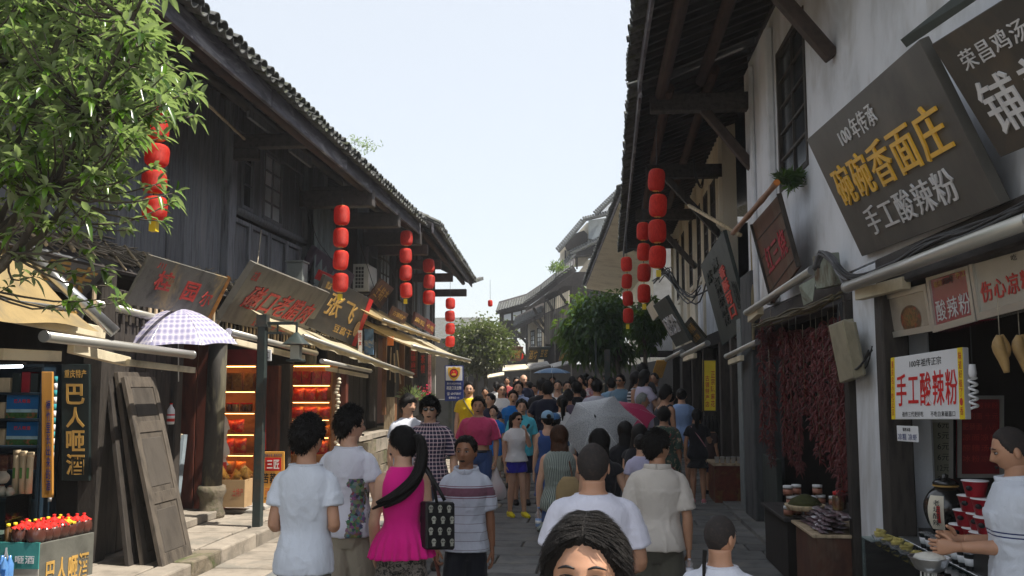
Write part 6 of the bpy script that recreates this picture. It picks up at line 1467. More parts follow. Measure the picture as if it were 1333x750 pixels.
# ------------------------------------------------------------------ goods
def foil(name, c, c2, c3): return pm(name, c, .28, .5, 22, (1, 1, 1), .5, c2=c2, c3=c3, rnd=.3, spec=.7, bs=30, metal=.25)
F_RED = foil('red_foil_pouch', (.50, .03, .015), (.18, .008, .008), (.55, .33, .05)); F_GOLD = foil('gold_brown_tin', (.30, .14, .025), (.12, .05, .01), (.45, .27, .07)); F_ORG = foil('orange_foil_pouch', (.55, .17, .02), (.30, .05, .01), (.6, .42, .1)); F_DARK = foil('dark_jar_content', (.10, .03, .01), (.03, .02, .01), (.25, .20, .08)); F_SIL = foil('silver_purple_sachet', (.20, .13, .15), (.05, .025, .03), (.75, .75, .80))
def pouch_mesh(nm, w_, h, d, m):
 b = MB(); nu, nv = 6, 6
 for s in (-1, 1):
  fnn = lambda u, v, s=s: ((u-.5)*w_*(1-.06*math.sin(PI*v)), s*d/2*(math.sin(PI*u)**.6*math.sin(PI*min(1, v*1.05))**.6 if 0 < u < 1 else 0), v*h)
  k = len(b.v); b.grid(fnn, nu, nv)
  if s > 0:
   b.f = b.f[:-nu*nv]+[tuple(reversed(f)) for f in b.f[-nu*nv:]]
 me = b.mesh(nm); me.materials.append(m); return me
def tin_mesh(nm, r, h, m, lid=None):
 b = MB().lathe([(r*.96, 0), (r, .004), (r, h*.86)], n=14); b.lathe([(r*1.04, h*.86), (r*1.04, h), (r*.9, h*1.01)], n=14, mi=1); me = b.mesh(nm); me.materials.append(m); me.materials.append(lid or M['gold']); return me
def carton_mesh(nm, w_, d, h, m): b = MB().bx(-w_/2, w_/2, -d/2, d/2, 0, h); me = b.mesh(nm); me.materials.append(m); return me
def good(name, me, loc, label, cat, group, rz=0, rx=0, ry=0):
 o = bpy.data.objects.new(name, me); o.location = loc; o.rotation_euler = (rx, ry, rz); PENDING.append(o); return tag(o, label, cat, group)
def shelf_unit(label, x0, x1, y, d, zs, m, strip=None, back=None, top=None):
 """open shelving facing the camera (front at y, depth d)"""
 t = thing('shelf_unit', label, 'shelves', ((x0+x1)/2, y+d/2, zs[0]))
 zt = top or zs[-1]+.35
 obj('back_panel', MB().bx(x0, x1, y+d-.02, y+d, (.13 if y > 12 else zs[0]-.3), zt), back or m, t); obj('side_panel', MB().bx(x0-.03, x0, y, y+d, (.13 if y > 12 else zs[0]-.3), zt), m, t); obj('side_panel', MB().bx(x1, x1+.03, y, y+d, (.13 if y > 12 else zs[0]-.3), zt), m, t)
 obj('top_panel', MB().bx(x0, x1, y+.002, y+d-.02, zt-.03, zt), m, t)
 for i, z in enumerate(zs):
  s = obj('shelf', MB().bx(x0, x1, y+.002, y+d-.021, z-.025, z), m, t, bev=.003)
  if strip and i > 0: obj('strip_light', MB().bx(x0+.05, x1-.05, y+.05, y+.07, z-.035, z-.0255), strip, s)
 if strip: obj('strip_light', MB().bx(x0+.05, x1-.05, y+.05, y+.07, zt-.045, zt-.031), strip, t)
 return t
WARM = pm('warm_strip_light', (1, .6, .3), .5, 0, 1, bump=0, rnd=0, emit=((1.0, .45, .13), 6.0)); COOL = pm('cool_tube_light', (1, 1, 1), .5, 0, 1, bump=0, rnd=0, emit=((.85, .95, 1.0), 5.0))
ORD = ['first', 'second', 'third', 'fourth', 'fifth', 'sixth', 'seventh', 'eighth', 'ninth', 'tenth', 'eleventh', 'twelfth', 'thirteenth', 'fourteenth']
def fill(row, x0, x1, y, z, mesh, w_, name, label, cat, group, n=None, rnd=random.Random(5), ryj=.06, lean=.12):
 x = x0+w_/2; k = 0
 while x < x1-w_*.45:
  k += 1; good(name, mesh, (x+rnd.uniform(-.006, .006), y+rnd.uniform(-.015, .015), z), label+', %s from the left' % ORD[k-1], cat, group, rz=rnd.uniform(-.15, .15), rx=-lean, ry=rnd.uniform(-ryj, ryj)); x += w_*rnd.uniform(1.0, 1.12)
# warm snack shop, first bay
xa, xb = P(268, 500, Y=13.7).x, P(334, 500, Y=13.7).x
Zs = [P(300, y, Y=13.7).z for y in (618, 591, 564, 536, 508)]
shelf_unit('orange-lit wooden shelves of gift tins and pouches left of the lamp post', xa-.5, xb, 13.7, .34, Zs, M['warmshelf'], WARM, top=P(300, 474, Y=13.7).z)
tin = tin_mesh('tin', .075, .25, F_GOLD); tinb = carton_mesh('carton', .14, .1, .26, F_GOLD); jar_ = tin_mesh('jar', .05, .13, F_DARK, M['red']); pr_ = pouch_mesh('pouch', .21, .23, .09, F_RED); po_ = pouch_mesh('pouch', .17, .19, .08, F_ORG); pr2 = pouch_mesh('pouch', .26, .20, .10, F_RED)
fill(0, xa-.45, xb-.02, 13.83, Zs[4], tinb, .155, 'gift_tin', 'tall golden brown gift tin on the top orange-lit shelf', 'tin', 'gold tins on the top shelf of the warm shop', lean=0)
fill(0, xa-.45, xb-.02, 13.80, Zs[3], jar_, .10, 'snack_jar', 'dark jar with red lid on the second orange-lit shelf', 'jar', 'jars on the second shelf of the warm shop', lean=0)
fill(0, xa-.45, xb-.02, 13.83, Zs[2], pr2, .25, 'snack_pouch', 'red foil pouch on the third orange-lit shelf', 'packet', 'red pouches on the third shelf of the warm shop')
fill(0, xa-.45, xb-.02, 13.83, Zs[1], pr_, .20, 'snack_pouch', 'red foil pouch on the fourth orange-lit shelf', 'packet', 'red pouches on the fourth shelf of the warm shop')
fill(0, xa-.45, xb-.02, 13.80, Zs[0], po_, .17, 'snack_pouch', 'orange foil pouch on the lowest orange-lit shelf', 'packet', 'orange pouches on the lowest shelf of the warm shop')
t = thing('shop_fascia', 'dark red cloth fascia above the orange-lit shelves', 'fascia', (-5.4, 13.5, 2.4)); obj('cloth', MB().slab(cq(240, 455, 336, 474, 13.6), .02), M['darkred'], t)
# second bay
xc, xd = P(377, 500, Y=15.6).x, P(431, 500, Y=15.6).x
Z2 = [P(400, y, Y=15.6).z for y in (592, 568, 545, 522, 500)]
shelf_unit('orange-lit wooden shelves of red packets right of the dark post', xc, xd, 15.6, .3, Z2, M['warmshelf'], WARM, top=P(400, 474, Y=15.6).z)
rb = carton_mesh('carton', .15, .09, .22, foil('dark_red_carton', (.30, .012, .012), (.12, .005, .006), (.35, .15, .03)))
fill(0, xc, xd, 15.72, Z2[4], rb, .165, 'gift_box', 'dark red box on the top shelf right of the dark post', 'box', 'red boxes on the second shelf unit', lean=0)
for k, (me, w_, nm) in enumerate(((pr_, .20, 'red and gold'), (pr2, .22, 'wide red'), (po_, .17, 'orange'), (pr_, .21, 'red'))):
 fill(0, xc, xd, 15.72, Z2[3-k], me, w_, 'snack_pouch', '%s packet on the %s shelf right of dark post' % (nm, ('second', 'third', 'fourth', 'lowest')[k]), 'packet', 'packets on the %s shelf of the second shelf unit' % ('second', 'third', 'fourth', 'lowest')[k])
def posts():
 for lb, x0, x1, y0, y1, Y, m in (('dark timber post between the two orange-lit bays', 361, 375, 474, 600, 14.9, M['darkwood']), ('red-brown post beside the red couplet', 347, 360, 476, 590, 14.6, M['redwood']), ('slim brown post right of the second shelf bay', 433, 437, 480, 600, 15.5, M['brown']), ('red-brown post beyond the shell garland', 443, 449, 482, 600, 16.0, M['redwood'])):
  t = thing('timber_post', lb, 'post', tuple(P((x0+x1)/2, y1, Y=Y))); a, c = P(x0, y0, Y=Y), P(x1, y1, Y=Y); obj('post', MB().bx(a.x, c.x, Y, Y+.14, .1, a.z), m, t, bev=.008)
 board('narrow red couplet strip with gold characters on the red-brown post', cq(338, 478, 346, 586, 14.4), M['red'], vtexts=[('张三牛肉干', .15, .08, .85, .92, M['golddim'], .002, .005)], th=.02)
 p = P(440, 494, Y=15.3); t = thing('garland', 'cream shell garland hanging beside the second shelf bay', 'garland', tuple(p)); rnd = random.Random(6)
 b = MB(); n = 22
 for i in range(n): b.ball((p.x+rnd.uniform(-.03, .03), p.y, p.z-i*.055), (.04, .035, .032), 7, 4)
 obj('shells', b, pm('cream_shell', (.62, .55, .42), .6, .2, 6), t, kind='stuff'); b = MB()
 for i in range(8): b.ball((p.x+rnd.uniform(-.03, .03), p.y, p.z-n*.055-i*.05), (.035, .035, .03), 7, 4)
 obj('beads', b, F_ORG, t, kind='stuff'); obj('cord', MB().tube([(p.x, p.y, p.z+.2), (p.x, p.y, p.z-1.6)], .004, 4), M['cable'], t)
posts()
# tea poster, carton of snacks
board('orange tea poster board with a red box reading 三匠 standing on the pavement', cq(341, 588, 370, 655, 13.2), pm('orange_poster', (.72, .36, .07), .5, .12, 4, rnd=0, bump=.05),
 [('苦荞茶', .02, .42, .98, .62, M['ink'], .002, .02), ('健康好茶 美味时尚', .1, .04, .9, .10, M['bluep'], .001), ('4008-899-1808', .1, .88, .9, .93, M['ink'], .001), ('正宗品质', .15, .70, .5, .84, M['redletter'], .001)], th=.02)
board('red label with white 三匠 printed on the orange tea poster', cq(345, 596, 366, 613, 13.18), M['red'], [('三匠', .12, .15, .88, .85, M['white'], .002, .02)], th=.004)
c = P(306, 659, Y=12.9); t = thing('carton', 'open cardboard carton heaped with gold snack bags behind the pillar', 'carton', (c.x, 12.9, c.z)); CB = pm('brown_cardboard', (.42, .28, .15), .8, .15, 5, bump=.1)
for nm, a in (('side', (-.19, -.175, -.15, .15)), ('side', (.175, .19, -.15, .15)), ('side', (-.175, .175, -.15, -.135)), ('side', (-.175, .175, .135, .15)), ('bottom', (-.175, .175, -.135, .135))): obj(nm, MB().bx(c.x+a[0], c.x+a[1], 12.9+a[2], 12.9+a[3], c.z+.002, c.z+(.38 if nm == 'side' else .02)), CB, t)
obj('lettering', letters([(c.x-.19, 12.748, c.z+.38), (c.x+.19, 12.748, c.z+.38), (c.x+.19, 12.748, c.z), (c.x-.19, 12.748, c.z)], '土特产', .55, .3, .95, .6, .001), M['redletter'], t)
rnd = random.Random(13); pg = pouch_mesh('pouch', .17, .2, .07, F_GOLD)
for i in range(7): good('snack_bag', pg, (c.x-.15+i*.045, 12.9+rnd.uniform(-.08, .08), c.z+.30+rnd.uniform(0, .08)), 'gold brown snack bag heaped in the cardboard carton, %s from the left' % ORD[i], 'packet', 'snack bags in the carton', rnd.uniform(-1, 1), rnd.uniform(-.5, .3), rnd.uniform(-.8, .8))
t = thing('counter_base', 'dark red cloth-covered box beside the cardboard carton', 'box', (c.x-.42, 13, .15)); obj('cover', MB().bx(c.x-.36, c.x-.22, 12.85, 13.1, .16, .85), M['red'], t, bev=.01)
t = thing('step_board', 'grey stone threshold in front of the snack shop', 'step', (-5.2, 12.7, .15)); obj('slab', MB().bx(-5.6, -4.8, 12.9, 16.4, .15, .20), M['concrete'], t, bev=.01)
t = thing('step_board', 'pale stone threshold beside the pillar foot', 'step', (-5.4, 11.6, .15)); obj('slab', MB().bx(-6.0, -5.15, 11.3, 12.6, .15, .25), M['stone_l'], t, bev=.01)
# leaning doors
def door(label, q, th, m, mp, rows=(.0, .28, .66, 1.0)):
 Q = [Vector(p) for p in q]; c = sum(Q, Vector())/4; t = thing('door_leaf', label, 'door', tuple(c)); n = (Q[1]-Q[0]).cross(Q[3]-Q[0]).normalized()
 pt = lambda u, v: Q[0].lerp(Q[1], u).lerp(Q[3].lerp(Q[2], u), v)
 obj('core', MB().slab([pt(.02, .01)+n*.015, pt(.98, .01)+n*.015, pt(.98, .99)+n*.015, pt(.02, .99)+n*.015], th-.015), m, t)
 for u0, u1 in ((0, .13), (.87, 1)): obj('stile', MB().slab([pt(u0, 0), pt(u1, 0), pt(u1, 1), pt(u0, 1)], th), m, t, bev=.005)
 for i, v in enumerate(rows):
  a = max(0, v-.03) if i < len(rows)-1 else .94; obj('door_rail', MB().slab([pt(.13, a)+n*.002, pt(.87, a)+n*.002, pt(.87, min(1, a+.06))+n*.002, pt(.13, min(1, a+.06))+n*.002], th-.004), m, t, bev=.004)
 for v0, v1 in zip(rows, rows[1:]): obj('door_panel', MB().slab([pt(.19, v0+.06)+n*.008, pt(.81, v0+.06)+n*.008, pt(.81, v1-.06)+n*.008, pt(.19, v1-.06)+n*.008], th-.02), mp, t, bev=.006)
DR = pm('faded_door_wood', (.085, .070, .056), .7, .4, 5, (2.5, 2.5, .5), .4, c2=(.035, .029, .024), rnd=.15); DP = pm('blue_grey_door_panel', (.066, .056, .047), .65, .3, 4, (2, 2, .6), .3, rnd=.1)
zt = .15
b0, b1 = P(212, 738, Z=zt), P(251, 722, Z=zt); t0 = P(162, 490, Y=b0.y+.25); t1 = t0+(b1-b0)
door('front leaning panelled door leaf with its lower half in sunlight', [t0, t1, b1, b0], .05, DR, DP)
sh = Vector((-.22, .05, 0)); door('second panelled door leaf leaning behind the sunlit one', [t0+Vector((-.10, .05, .05)), t1+Vector((-.10, .05, .05)), b1+sh, b0+sh], .05, DR, DR)
sh = Vector((-.34, -.02, 0)); door('rearmost dark door leaf in the leaning stack', [t0+Vector((-.16, -.02, .0)), t1+Vector((-.16, -.02, .0)), b1+sh, b0+sh], .05, M['darkwood'], M['darkwood'])
for i in range(5):
 x = 214+i*6; t = thing('leaning_board', ['white-edged board, leftmost leaning against the brown wall', 'second thin board against the brown wall', 'middle pale wood board against the brown wall', 'fourth thin board against the brown wall', 'grey-blue board, rightmost of the leaning boards'][i], 'board', tuple(P(x, 640, Y=12.2)))
 a, c_ = P(x, 562+i, Y=12.35), P(x+5, 655, Y=12.0); obj('plank', MB().hexa([(a.x+.05, 12.0, .17), (a.x+.09, 12.0, .17), (a.x+.09, 12.1, .17), (a.x+.05, 12.1, .17)], [(a.x, 12.3, a.z), (a.x+.045, 12.3, a.z), (a.x+.045, 12.4, a.z), (a.x, 12.4, a.z)]), (M['paper'], M['palewood'], M['palewood'], M['bamboo'], pm('grey_blue_board', (.25, .3, .34)))[i], t)
# ------------------------------------------------------------------ liquor shop
board('tall black sign reading 巴人咂酒 down its length under 重庆特产', cq(80, 474, 116, 626, 9.12), M['signblack'], [('重庆特产', .12, .05, .90, .12, M['golddim'], .004, .012)], vtexts=[('巴人咂酒', .18, .16, .84, .96, M['golddim'], .005, .018)], th=.04)
board('orange bamboo board with a vertical line of dark characters', cq(54, 484, 68, 648, 8.95), pm('orange_bamboo_board', (.55, .26, .05), .5, .25, 3, (3, 3, .4)), vtexts=[('楠竹里长出来的酒', .45, .22, .85, .95, M['bluep'], .002, .005)], th=.03)
p = P(73, 490, Y=9.05); t = thing('patterned_pole', 'slim teal and white patterned pole beside the black sign', 'pole', tuple(p)); b = MB()
for i in range(18): b.tube([(p.x, p.y, p.z-i*.07), (p.x, p.y, p.z-(i+1)*.07)], .018, 8, i % 2)
obj('pole', b, [pm('teal_paint', (.03, .25, .28)), M['paper']], t)
x0, x1 = -6.9, P(53, 500, Y=9.05).x; zz = [P(20, y, Y=9.05).z for y in (650, 612, 580, 545, 511)]
DB = pm('dark_blue_shelf', (.012, .025, .04), .5, .3, 4)
shelf_unit('dark shelves of blue gift boxes in the liquor shop', x0, x1, 9.05, .33, zz, DB, top=P(20, 474, Y=9.05).z)
def giftbox(label, px0, px1, py1, h, m, bands=True, txt='巴人咂酒'):
 a, c = P(px0, py1, Y=9.1), P(px1, py1, Y=9.1); z = a.z; H_ = h*9.1/1200; t = thing('gift_box', label, 'box', ((a.x+c.x)/2, 9.15, z), 0, 'boxes on the dark liquor shelves')
 obj('carton', MB().bx(a.x, c.x, 9.1, 9.3, z, z+H_), m, t, bev=.004)
 if bands:
  q = [Vector((a.x, 9.098, z+H_)), Vector((c.x, 9.098, z+H_)), Vector((c.x, 9.098, z)), Vector((a.x, 9.098, z))]
  def strip(v0, v1, m_, nm): obj(nm, MB().slab([q[0].lerp(q[3], v0)+Vector((.004, 0, 0)), q[1].lerp(q[2], v0)-Vector((.004, 0, 0)), q[1].lerp(q[2], v1)-Vector((.004, 0, 0)), q[0].lerp(q[3], v1)+Vector((.004, 0, 0))], .0015), m_, t)
  strip(.74, .98, pm('printed_grass', (.04, .12, .03), .4, .6, 30, rnd=0, c3=(.4, .1, .05)), 'printed_field'); strip(.60, .735, pm('printed_cloud', (.35, .52, .60), .4, .3, 14, rnd=0), 'printed_cloud')
  obj('lettering', letters(q, txt, .25, .18, .75, .34, .001, .01), M['red'], t)
BB = pm('bright_blue_carton', (.012, .13, .36), .35, .3, 2, rnd=0)
giftbox('upper bright blue gift box with a printed landscape on the liquor shelves', 7, 49, 545, 32, BB); giftbox('lower bright blue gift box with a printed landscape on the liquor shelves', 7, 49, 580, 32, BB)
giftbox('plain tan carton at the left end of the middle liquor shelf', -16, 5, 545, 22, M['palewood'], False); giftbox('plain tan carton at the left end of the lower liquor shelf', -16, 5, 580, 22, M['palewood'], False)
giftbox('dark green box with gold seal on the top liquor shelf', 15, 26, 511, 26, M['signblack'], False); giftbox('crimson box on the top liquor shelf', 27, 38, 511, 28, pm('crimson_carton', (.25, .01, .02), .4), False); giftbox('second dark green box on the top liquor shelf, nearest the post', 39, 49, 511, 26, M['signblack'], False); giftbox('tan box with a band on the top liquor shelf', -6, 12, 511, 20, M['palewood'], False)
for i in range(5): giftbox(['dark jar-like pack, first on the lowest liquor shelf', 'dark pack, second on the lowest liquor shelf', 'dark pack, third on the lowest liquor shelf', 'dark red pack, fourth on the lowest liquor shelf', 'dark pack, last on the lowest liquor shelf'][i], -14+i*13, -4+i*13, 612, 20, foil('dark_red_pack', (.10, .03, .02), (.03, .01, .01), (.2, .1, .05)), False)
a, c = P(-30, 478, Y=8.6), P(29, 477, Y=8.6); t = thing('tube_light', 'lit white tube lamp at the top of the liquor shop', 'lamp', tuple(a)); obj('tube', MB().tube([tuple(a), tuple(c)], .014, 8), COOL, t); obj('holder', MB().bx(a.x, c.x, 8.6, 8.66, a.z+.02, a.z+.05), M['black'], t)
# stall
def stall():
 A = P(52, 708, Y=8.05); B = P(123, 692, Y=8.72); zt = A.z; t = thing('wine_stall', 'grey timber crate stall lettered 巴人咂酒 with a teal end panel', 'stall', (A.x-.4, 8.4, .12))
 SG = pm('grey_stall_board', (.115, .115, .10), .7, .35, 4, (1, 1, 1), .3, rnd=0, c3=(.2, .19, .17))
 xl = -6.2; q = [Vector((A.x, A.y, zt)), Vector((B.x, B.y, zt)), Vector((B.x, B.y, .0)), Vector((A.x, A.y, .0))]
 obj('side_board', MB().slab(q, .03), SG, t, bev=.004); obj('lettering', letters(q, '巴人咂酒', .12, .30, .90, .72, .004, .02), M['golddim'], t)
 obj('top_board', MB().hexa([(xl, A.y, zt-.03), (A.x-.02, A.y+.01, zt-.03), (B.x-.02, B.y, zt-.03), (xl, B.y+.1, zt-.03)], [(xl, A.y, zt-.004), (A.x-.02, A.y+.01, zt-.004), (B.x-.02, B.y, zt-.004), (xl, B.y+.1, zt-.004)]), SG, t)
 obj('far_board', MB().bx(xl, B.x-.02, B.y-.02, B.y+.02, 0, zt-.03), SG, t)
 q = [Vector((xl, A.y-.01, zt+.01)), Vector((A.x-.0, A.y-.01, zt+.01)), Vector((A.x, A.y-.01, zt-.22)), Vector((xl, A.y-.01, zt-.22))]
 obj('teal_panel', MB().slab(q, .02), pm('teal_panel', (.05, .26, .25), .5, .2, 4, rnd=0), t)
 qq = [q[0].lerp(q[1], .6), q[1], q[2], q[3].lerp(q[2], .6)]; obj('lettering', letters(qq, '人', .25, .2, .5, .8, .002, .02), M['paper'], t); obj('lettering', letters(qq, '咂酒', .55, .5, .92, .8, .002, .01), M['paper'], t)
 obj('end_board', MB().slab([q[3]+Vector((0, .005, -.001)), q[2]+Vector((0, .005, -.001)), Vector((A.x, A.y-.005, 0)), Vector((xl, A.y-.005, 0))], .02), pm('pale_stall_board', (.4, .38, .34), .8, .2, 3), t)
 jm = MB().lathe([(.040, 0), (.056, .02), (.062, .05), (.056, .085), (.040, .105)], n=16, sub=2).mesh('jar'); jm.materials.append(pm('brown_glazed_jar', (.085, .030, .022), .22, .3, 6, rnd=.15, spec=.7, bump=.08))
 rnd = random.Random(17)
 def cloth_mesh(m):
  b = MB(); n = 10; vs = [(0, 0, .05)]
  for k in range(2*n):
   a = PI*k/n; r = .034 if k % 2 else .032; vs.append((math.cos(a)*.030, math.sin(a)*.030, .025))
  for k in range(2*n):
   a = PI*k/n; r = .062+rnd.uniform(-.01, .01) if k % 2 else .048; vs.append((math.cos(a)*r, math.sin(a)*r, .012 if k % 2 else -.002))
  m2 = 2*n; fs = [(0, 1+k, 1+(k+1) % m2) for k in range(m2)]+[(1+k, 1+m2+k, 1+m2+(k+1) % m2, 1+(k+1) % m2) for k in range(m2)]
  b.add(vs, fs); b.lathe([(.010, .03), (.008, .042), (.014, .055), (.003, .058)], n=7); me = b.mesh('cloth'); me.materials.append(m); return me
 cr_, cy_ = cloth_mesh(pm('scarlet_cloth', (.62, .015, .01), .7, .3, 8, rnd=.1)), cloth_mesh(pm('yellow_cloth', (.75, .48, .02), .7))
 names = ['nearest', 'second', 'third', 'fourth', 'fifth', 'sixth', 'farthest']
 for r_ in range(2):
  for i in range(7):
   u = (i+.35)/7; x = A.x+(B.x-A.x)*u-.085-r_*.15-.02*(i % 2)*r_; y = A.y+(B.y-A.y)*u*1.0+.03
   yel = (r_ == 0 and i == 4) or (r_ == 1 and i == 5); t_ = thing('wine_jar', ('%s round brown wine jar in the %s row of the stall, tied with %s cloth' % (names[i], ('front', 'back')[r_], 'yellow' if yel else 'red')), 'jar', (x, y, zt-.004), 0, 'cloth-topped wine jars on the stall')
   s = rnd.uniform(1.2, 1.4); j = inst('jar', jm, t_, (x, y, zt-.004), (0, 0, rnd.uniform(0, 6)), (s, s, s)); inst('cloth_top', cy_ if yel else cr_, t_, (x, y, zt+.086*s), (rnd.uniform(-.15, .15), rnd.uniform(-.15, .15), rnd.uniform(0, 6)), (s, s, s))
 bt = MB().lathe([(.026, 0), (.028, .01), (.028, .11), (.014, .135), (.013, .15)], n=12).mesh('b');
 for r_ in range(0, 1):
  for i in range(7):
   x = A.x-.34-r_*.10+(B.x-A.x)*i/8; y = A.y+.05+i*.075; yel = r_ < 2; t_ = thing('liquor_bottle', '%s bottle, %s in the %s row behind the wine jars' % (('amber yellow-capped', 'amber yellow-capped', 'pale red-capped')[r_], names[i], ('first', 'second', 'third')[r_]), 'bottle', (x, y, zt), 0, 'small bottles behind the wine jars')
   inst('bottle', bt, t_, (x, y, zt+.03*r_)); obj('bottle_cap', MB().lathe([(.016, .14), (.018, .142), (.017, .165), (.004, .168)], (x, y, zt+.03*r_), 10), M['yellow'] if yel else M['red'], t_)
 bt.materials.append(pm('amber_bottle', (.20, .10, .03), .15, .4, 9, rnd=.4, spec=.7))
 # bamboo tubes and stone pots on a glass case
 gx = P(8, 650, Y=8.1).x; t = thing('glass_case', 'glass display case at the left edge of the stall', 'display case', (gx-.3, 8.2, zt)); zg = P(0, 648, Y=8.1).z
 obj('glass_top', MB().bx(gx-.8, gx, 8.1, 8.5, zg, zg+.008), M['glass'], t); obj('glass_front', MB().bx(gx-.8, gx-.01, 8.1, 8.106, zt, zg), M['glass'], t); obj('glass_side', MB().bx(gx-.008, gx-.002, 8.11, 8.5, zt, zg), M['glass'], t)
 for i, px in enumerate((19, 28, 37)):
  c = P(px, 645, Y=8.35); t = thing('bamboo_tube', ['pale bamboo wine tube, nearest the stone pots', 'middle bamboo wine tube with a green mark', 'bamboo wine tube nearest the orange board'][i], 'bamboo tube', (c.x, 8.35, zg), 0, 'bamboo wine tubes'); h = .40-.01*i
  obj('tube', MB().tube([(c.x, 8.35, zg+.009), (c.x, 8.35, zg+.009+h*.5), (c.x, 8.35, zg+.009+h)], [.030, .029, .030], 12), pm('pale_bamboo_tube', (.48, .38, .25), .5, .25, 5, (3, 3, .5)), t); obj('rim', MB().tube([(c.x, 8.35, zg+h-.03), (c.x, 8.35, zg+h+.012)], .033, 12), M['bamboo'], t); obj('green_mark', MB().bx(c.x-.012, c.x+.012, 8.318, 8.3205, zg+.15, zg+.25), pm('green_print', (.08, .2, .05)), t)
 for i, (px, py, r) in enumerate(((4, 612, .06), (2, 645, .045), (12, 648, .04))):
  c = P(px, py, Y=8.2); t = thing('stone_pot', ['round grey stoneware pot on top of the display case', 'small squat stoneware pot at the left frame edge', 'smallest stoneware pot beside the bamboo tubes'][i], 'pot', (c.x, 8.2, zg)); z = zg+.009+(.11 if i == 0 else 0); obj('pot', MB().lathe([(r*.6, 0), (r, r*.6), (r*.95, r*1.2), (r*.5, r*1.7), (r*.55, r*1.9)], (c.x, 8.2, z), 14, sub=2), pm('stoneware', (.34, .31, .26), .6, .3, 7), t)
  obj('lid', MB().lathe([(r*.62, r*1.9), (r*.3, r*2.15), (.006, r*2.3)], (c.x, 8.2, z), 12), M['signbrown'], t)
 # pack of water bottles
 c = P(8, 740, Y=7.8); t = thing('bottle_pack', 'shrink-wrapped pack of blue water bottles at the lower left corner', 'bottle pack', (c.x, 7.8, .3)); z0 = c.z-.12
 for i in range(4):
  for j in range(2): obj('bottle', MB().lathe([(.032, 0), (.034, .01), (.034, .15), (.013, .20), (.013, .225)], (c.x-.20+i*.072, 7.75+j*.072, z0), 12), pm('blue_bottle', (.10, .25, .55), .15, .2, 5, spec=.7), t)
 obj('wrapper', MB().bx(c.x-.24, c.x+.055, 7.705, 7.712, z0, z0+.13), pm('blue_wrap_print', (.02, .13, .45), .25, .5, 14, rnd=0, c3=(.4, .5, .7)), t)
 obj('pallet', MB().bx(c.x-.3, c.x+.08, 7.7, 7.9, 0, z0), M['darkwood'], t)
stall()
# ------------------------------------------------------------------ terrace level shops
board('blue police station notice with a gold and red badge on white', cq(579, 476, 603, 522, 21.8), M['bluep'], [('重庆市公安局沙坪坝分局', .12, .48, .88, .54, M['white'], .002), ('磁器口派出所', .10, .58, .90, .69, M['white'], .002, .01), ('☎ 65470847', .12, .75, .88, .84, M['white'], .002), ('报警电话 110', .22, .88, .78, .94, M['white'], .002)], th=.05)
q = cq(580.3, 477.3, 601.8, 495.5, 21.77); t = board('white upper field with a police badge on the blue notice', q, M['paper'], th=.006)
def badge():
 Q = [Vector(p) for p in q]; c = sum(Q, Vector())/4+Vector((0, -.012, 0));
 pr = lambda s, pts: [(c.x+x*s, c.z+z*s) for x, z in pts]
 sh = [(-.5, .35), (-.42, .5), (-.2, .45), (0, .55), (.2, .45), (.42, .5), (.5, .35), (.45, -.1), (.25, -.42), (0, -.6), (-.25, -.42), (-.45, -.1)]
 def pl(pts, y0, m, nm): k = len(pts); obj(nm, MB().add([(a, y0, b_) for a, b_ in pts]+[(a, y0+.008, b_) for a, b_ in pts], [tuple(reversed(range(k))), tuple(range(k, 2*k))]+[(i, (i+1) % k, k+(i+1) % k, k+i) for i in range(k)]), m, t)
 pl(pr(.30, sh)[::-1], c.y, M['gold'], 'badge_shield'); pl([(c.x+math.cos(a)*.105, c.z+.01+math.sin(a)*.105) for a in [2*PI*i/16 for i in range(16)]][::-1], c.y-.010, M['ink'], 'badge_ring'); pl([(c.x+math.cos(a)*.085, c.z+.01+math.sin(a)*.085) for a in [2*PI*i/16 for i in range(16)]][::-1], c.y-.020, M['red'], 'badge_disc')
 pl([(c.x-.05, c.z-.04), (c.x+.05, c.z-.04), (c.x+.05, c.z-.01), (c.x+.025, c.z+.005), (c.x-.025, c.z+.005), (c.x-.05, c.z-.01)][::-1], c.y-.030, M['gold'], 'badge_gate'); pl([(c.x+math.cos(PI/2+a)*(.022 if i % 2 == 0 else .009), c.z+.045+math.sin(PI/2+a)*(.022 if i % 2 == 0 else .009)) for i, a in enumerate([PI*k/5 for k in range(10)])][::-1], c.y-.030, M['gold'], 'badge_star')
badge()
p = P(571, 545, Y=22.2); t = thing('utility_cabinet', 'tall dark grey utility cabinet carrying the police notice', 'cabinet', (p.x, 22.2, 0)); obj('cabinet', MB().bx(p.x-.2, p.x+.55, 22.1, 22.6, .1, P(571, 520, Y=22.1).z), pm('dark_grey_steel', (.06, .065, .07), .5, .3, 4), t, bev=.01); obj('notice_post', MB().bx(p.x+.28, p.x+.36, 21.95, 22.03, .1, 2.3), M['poleG'], t)
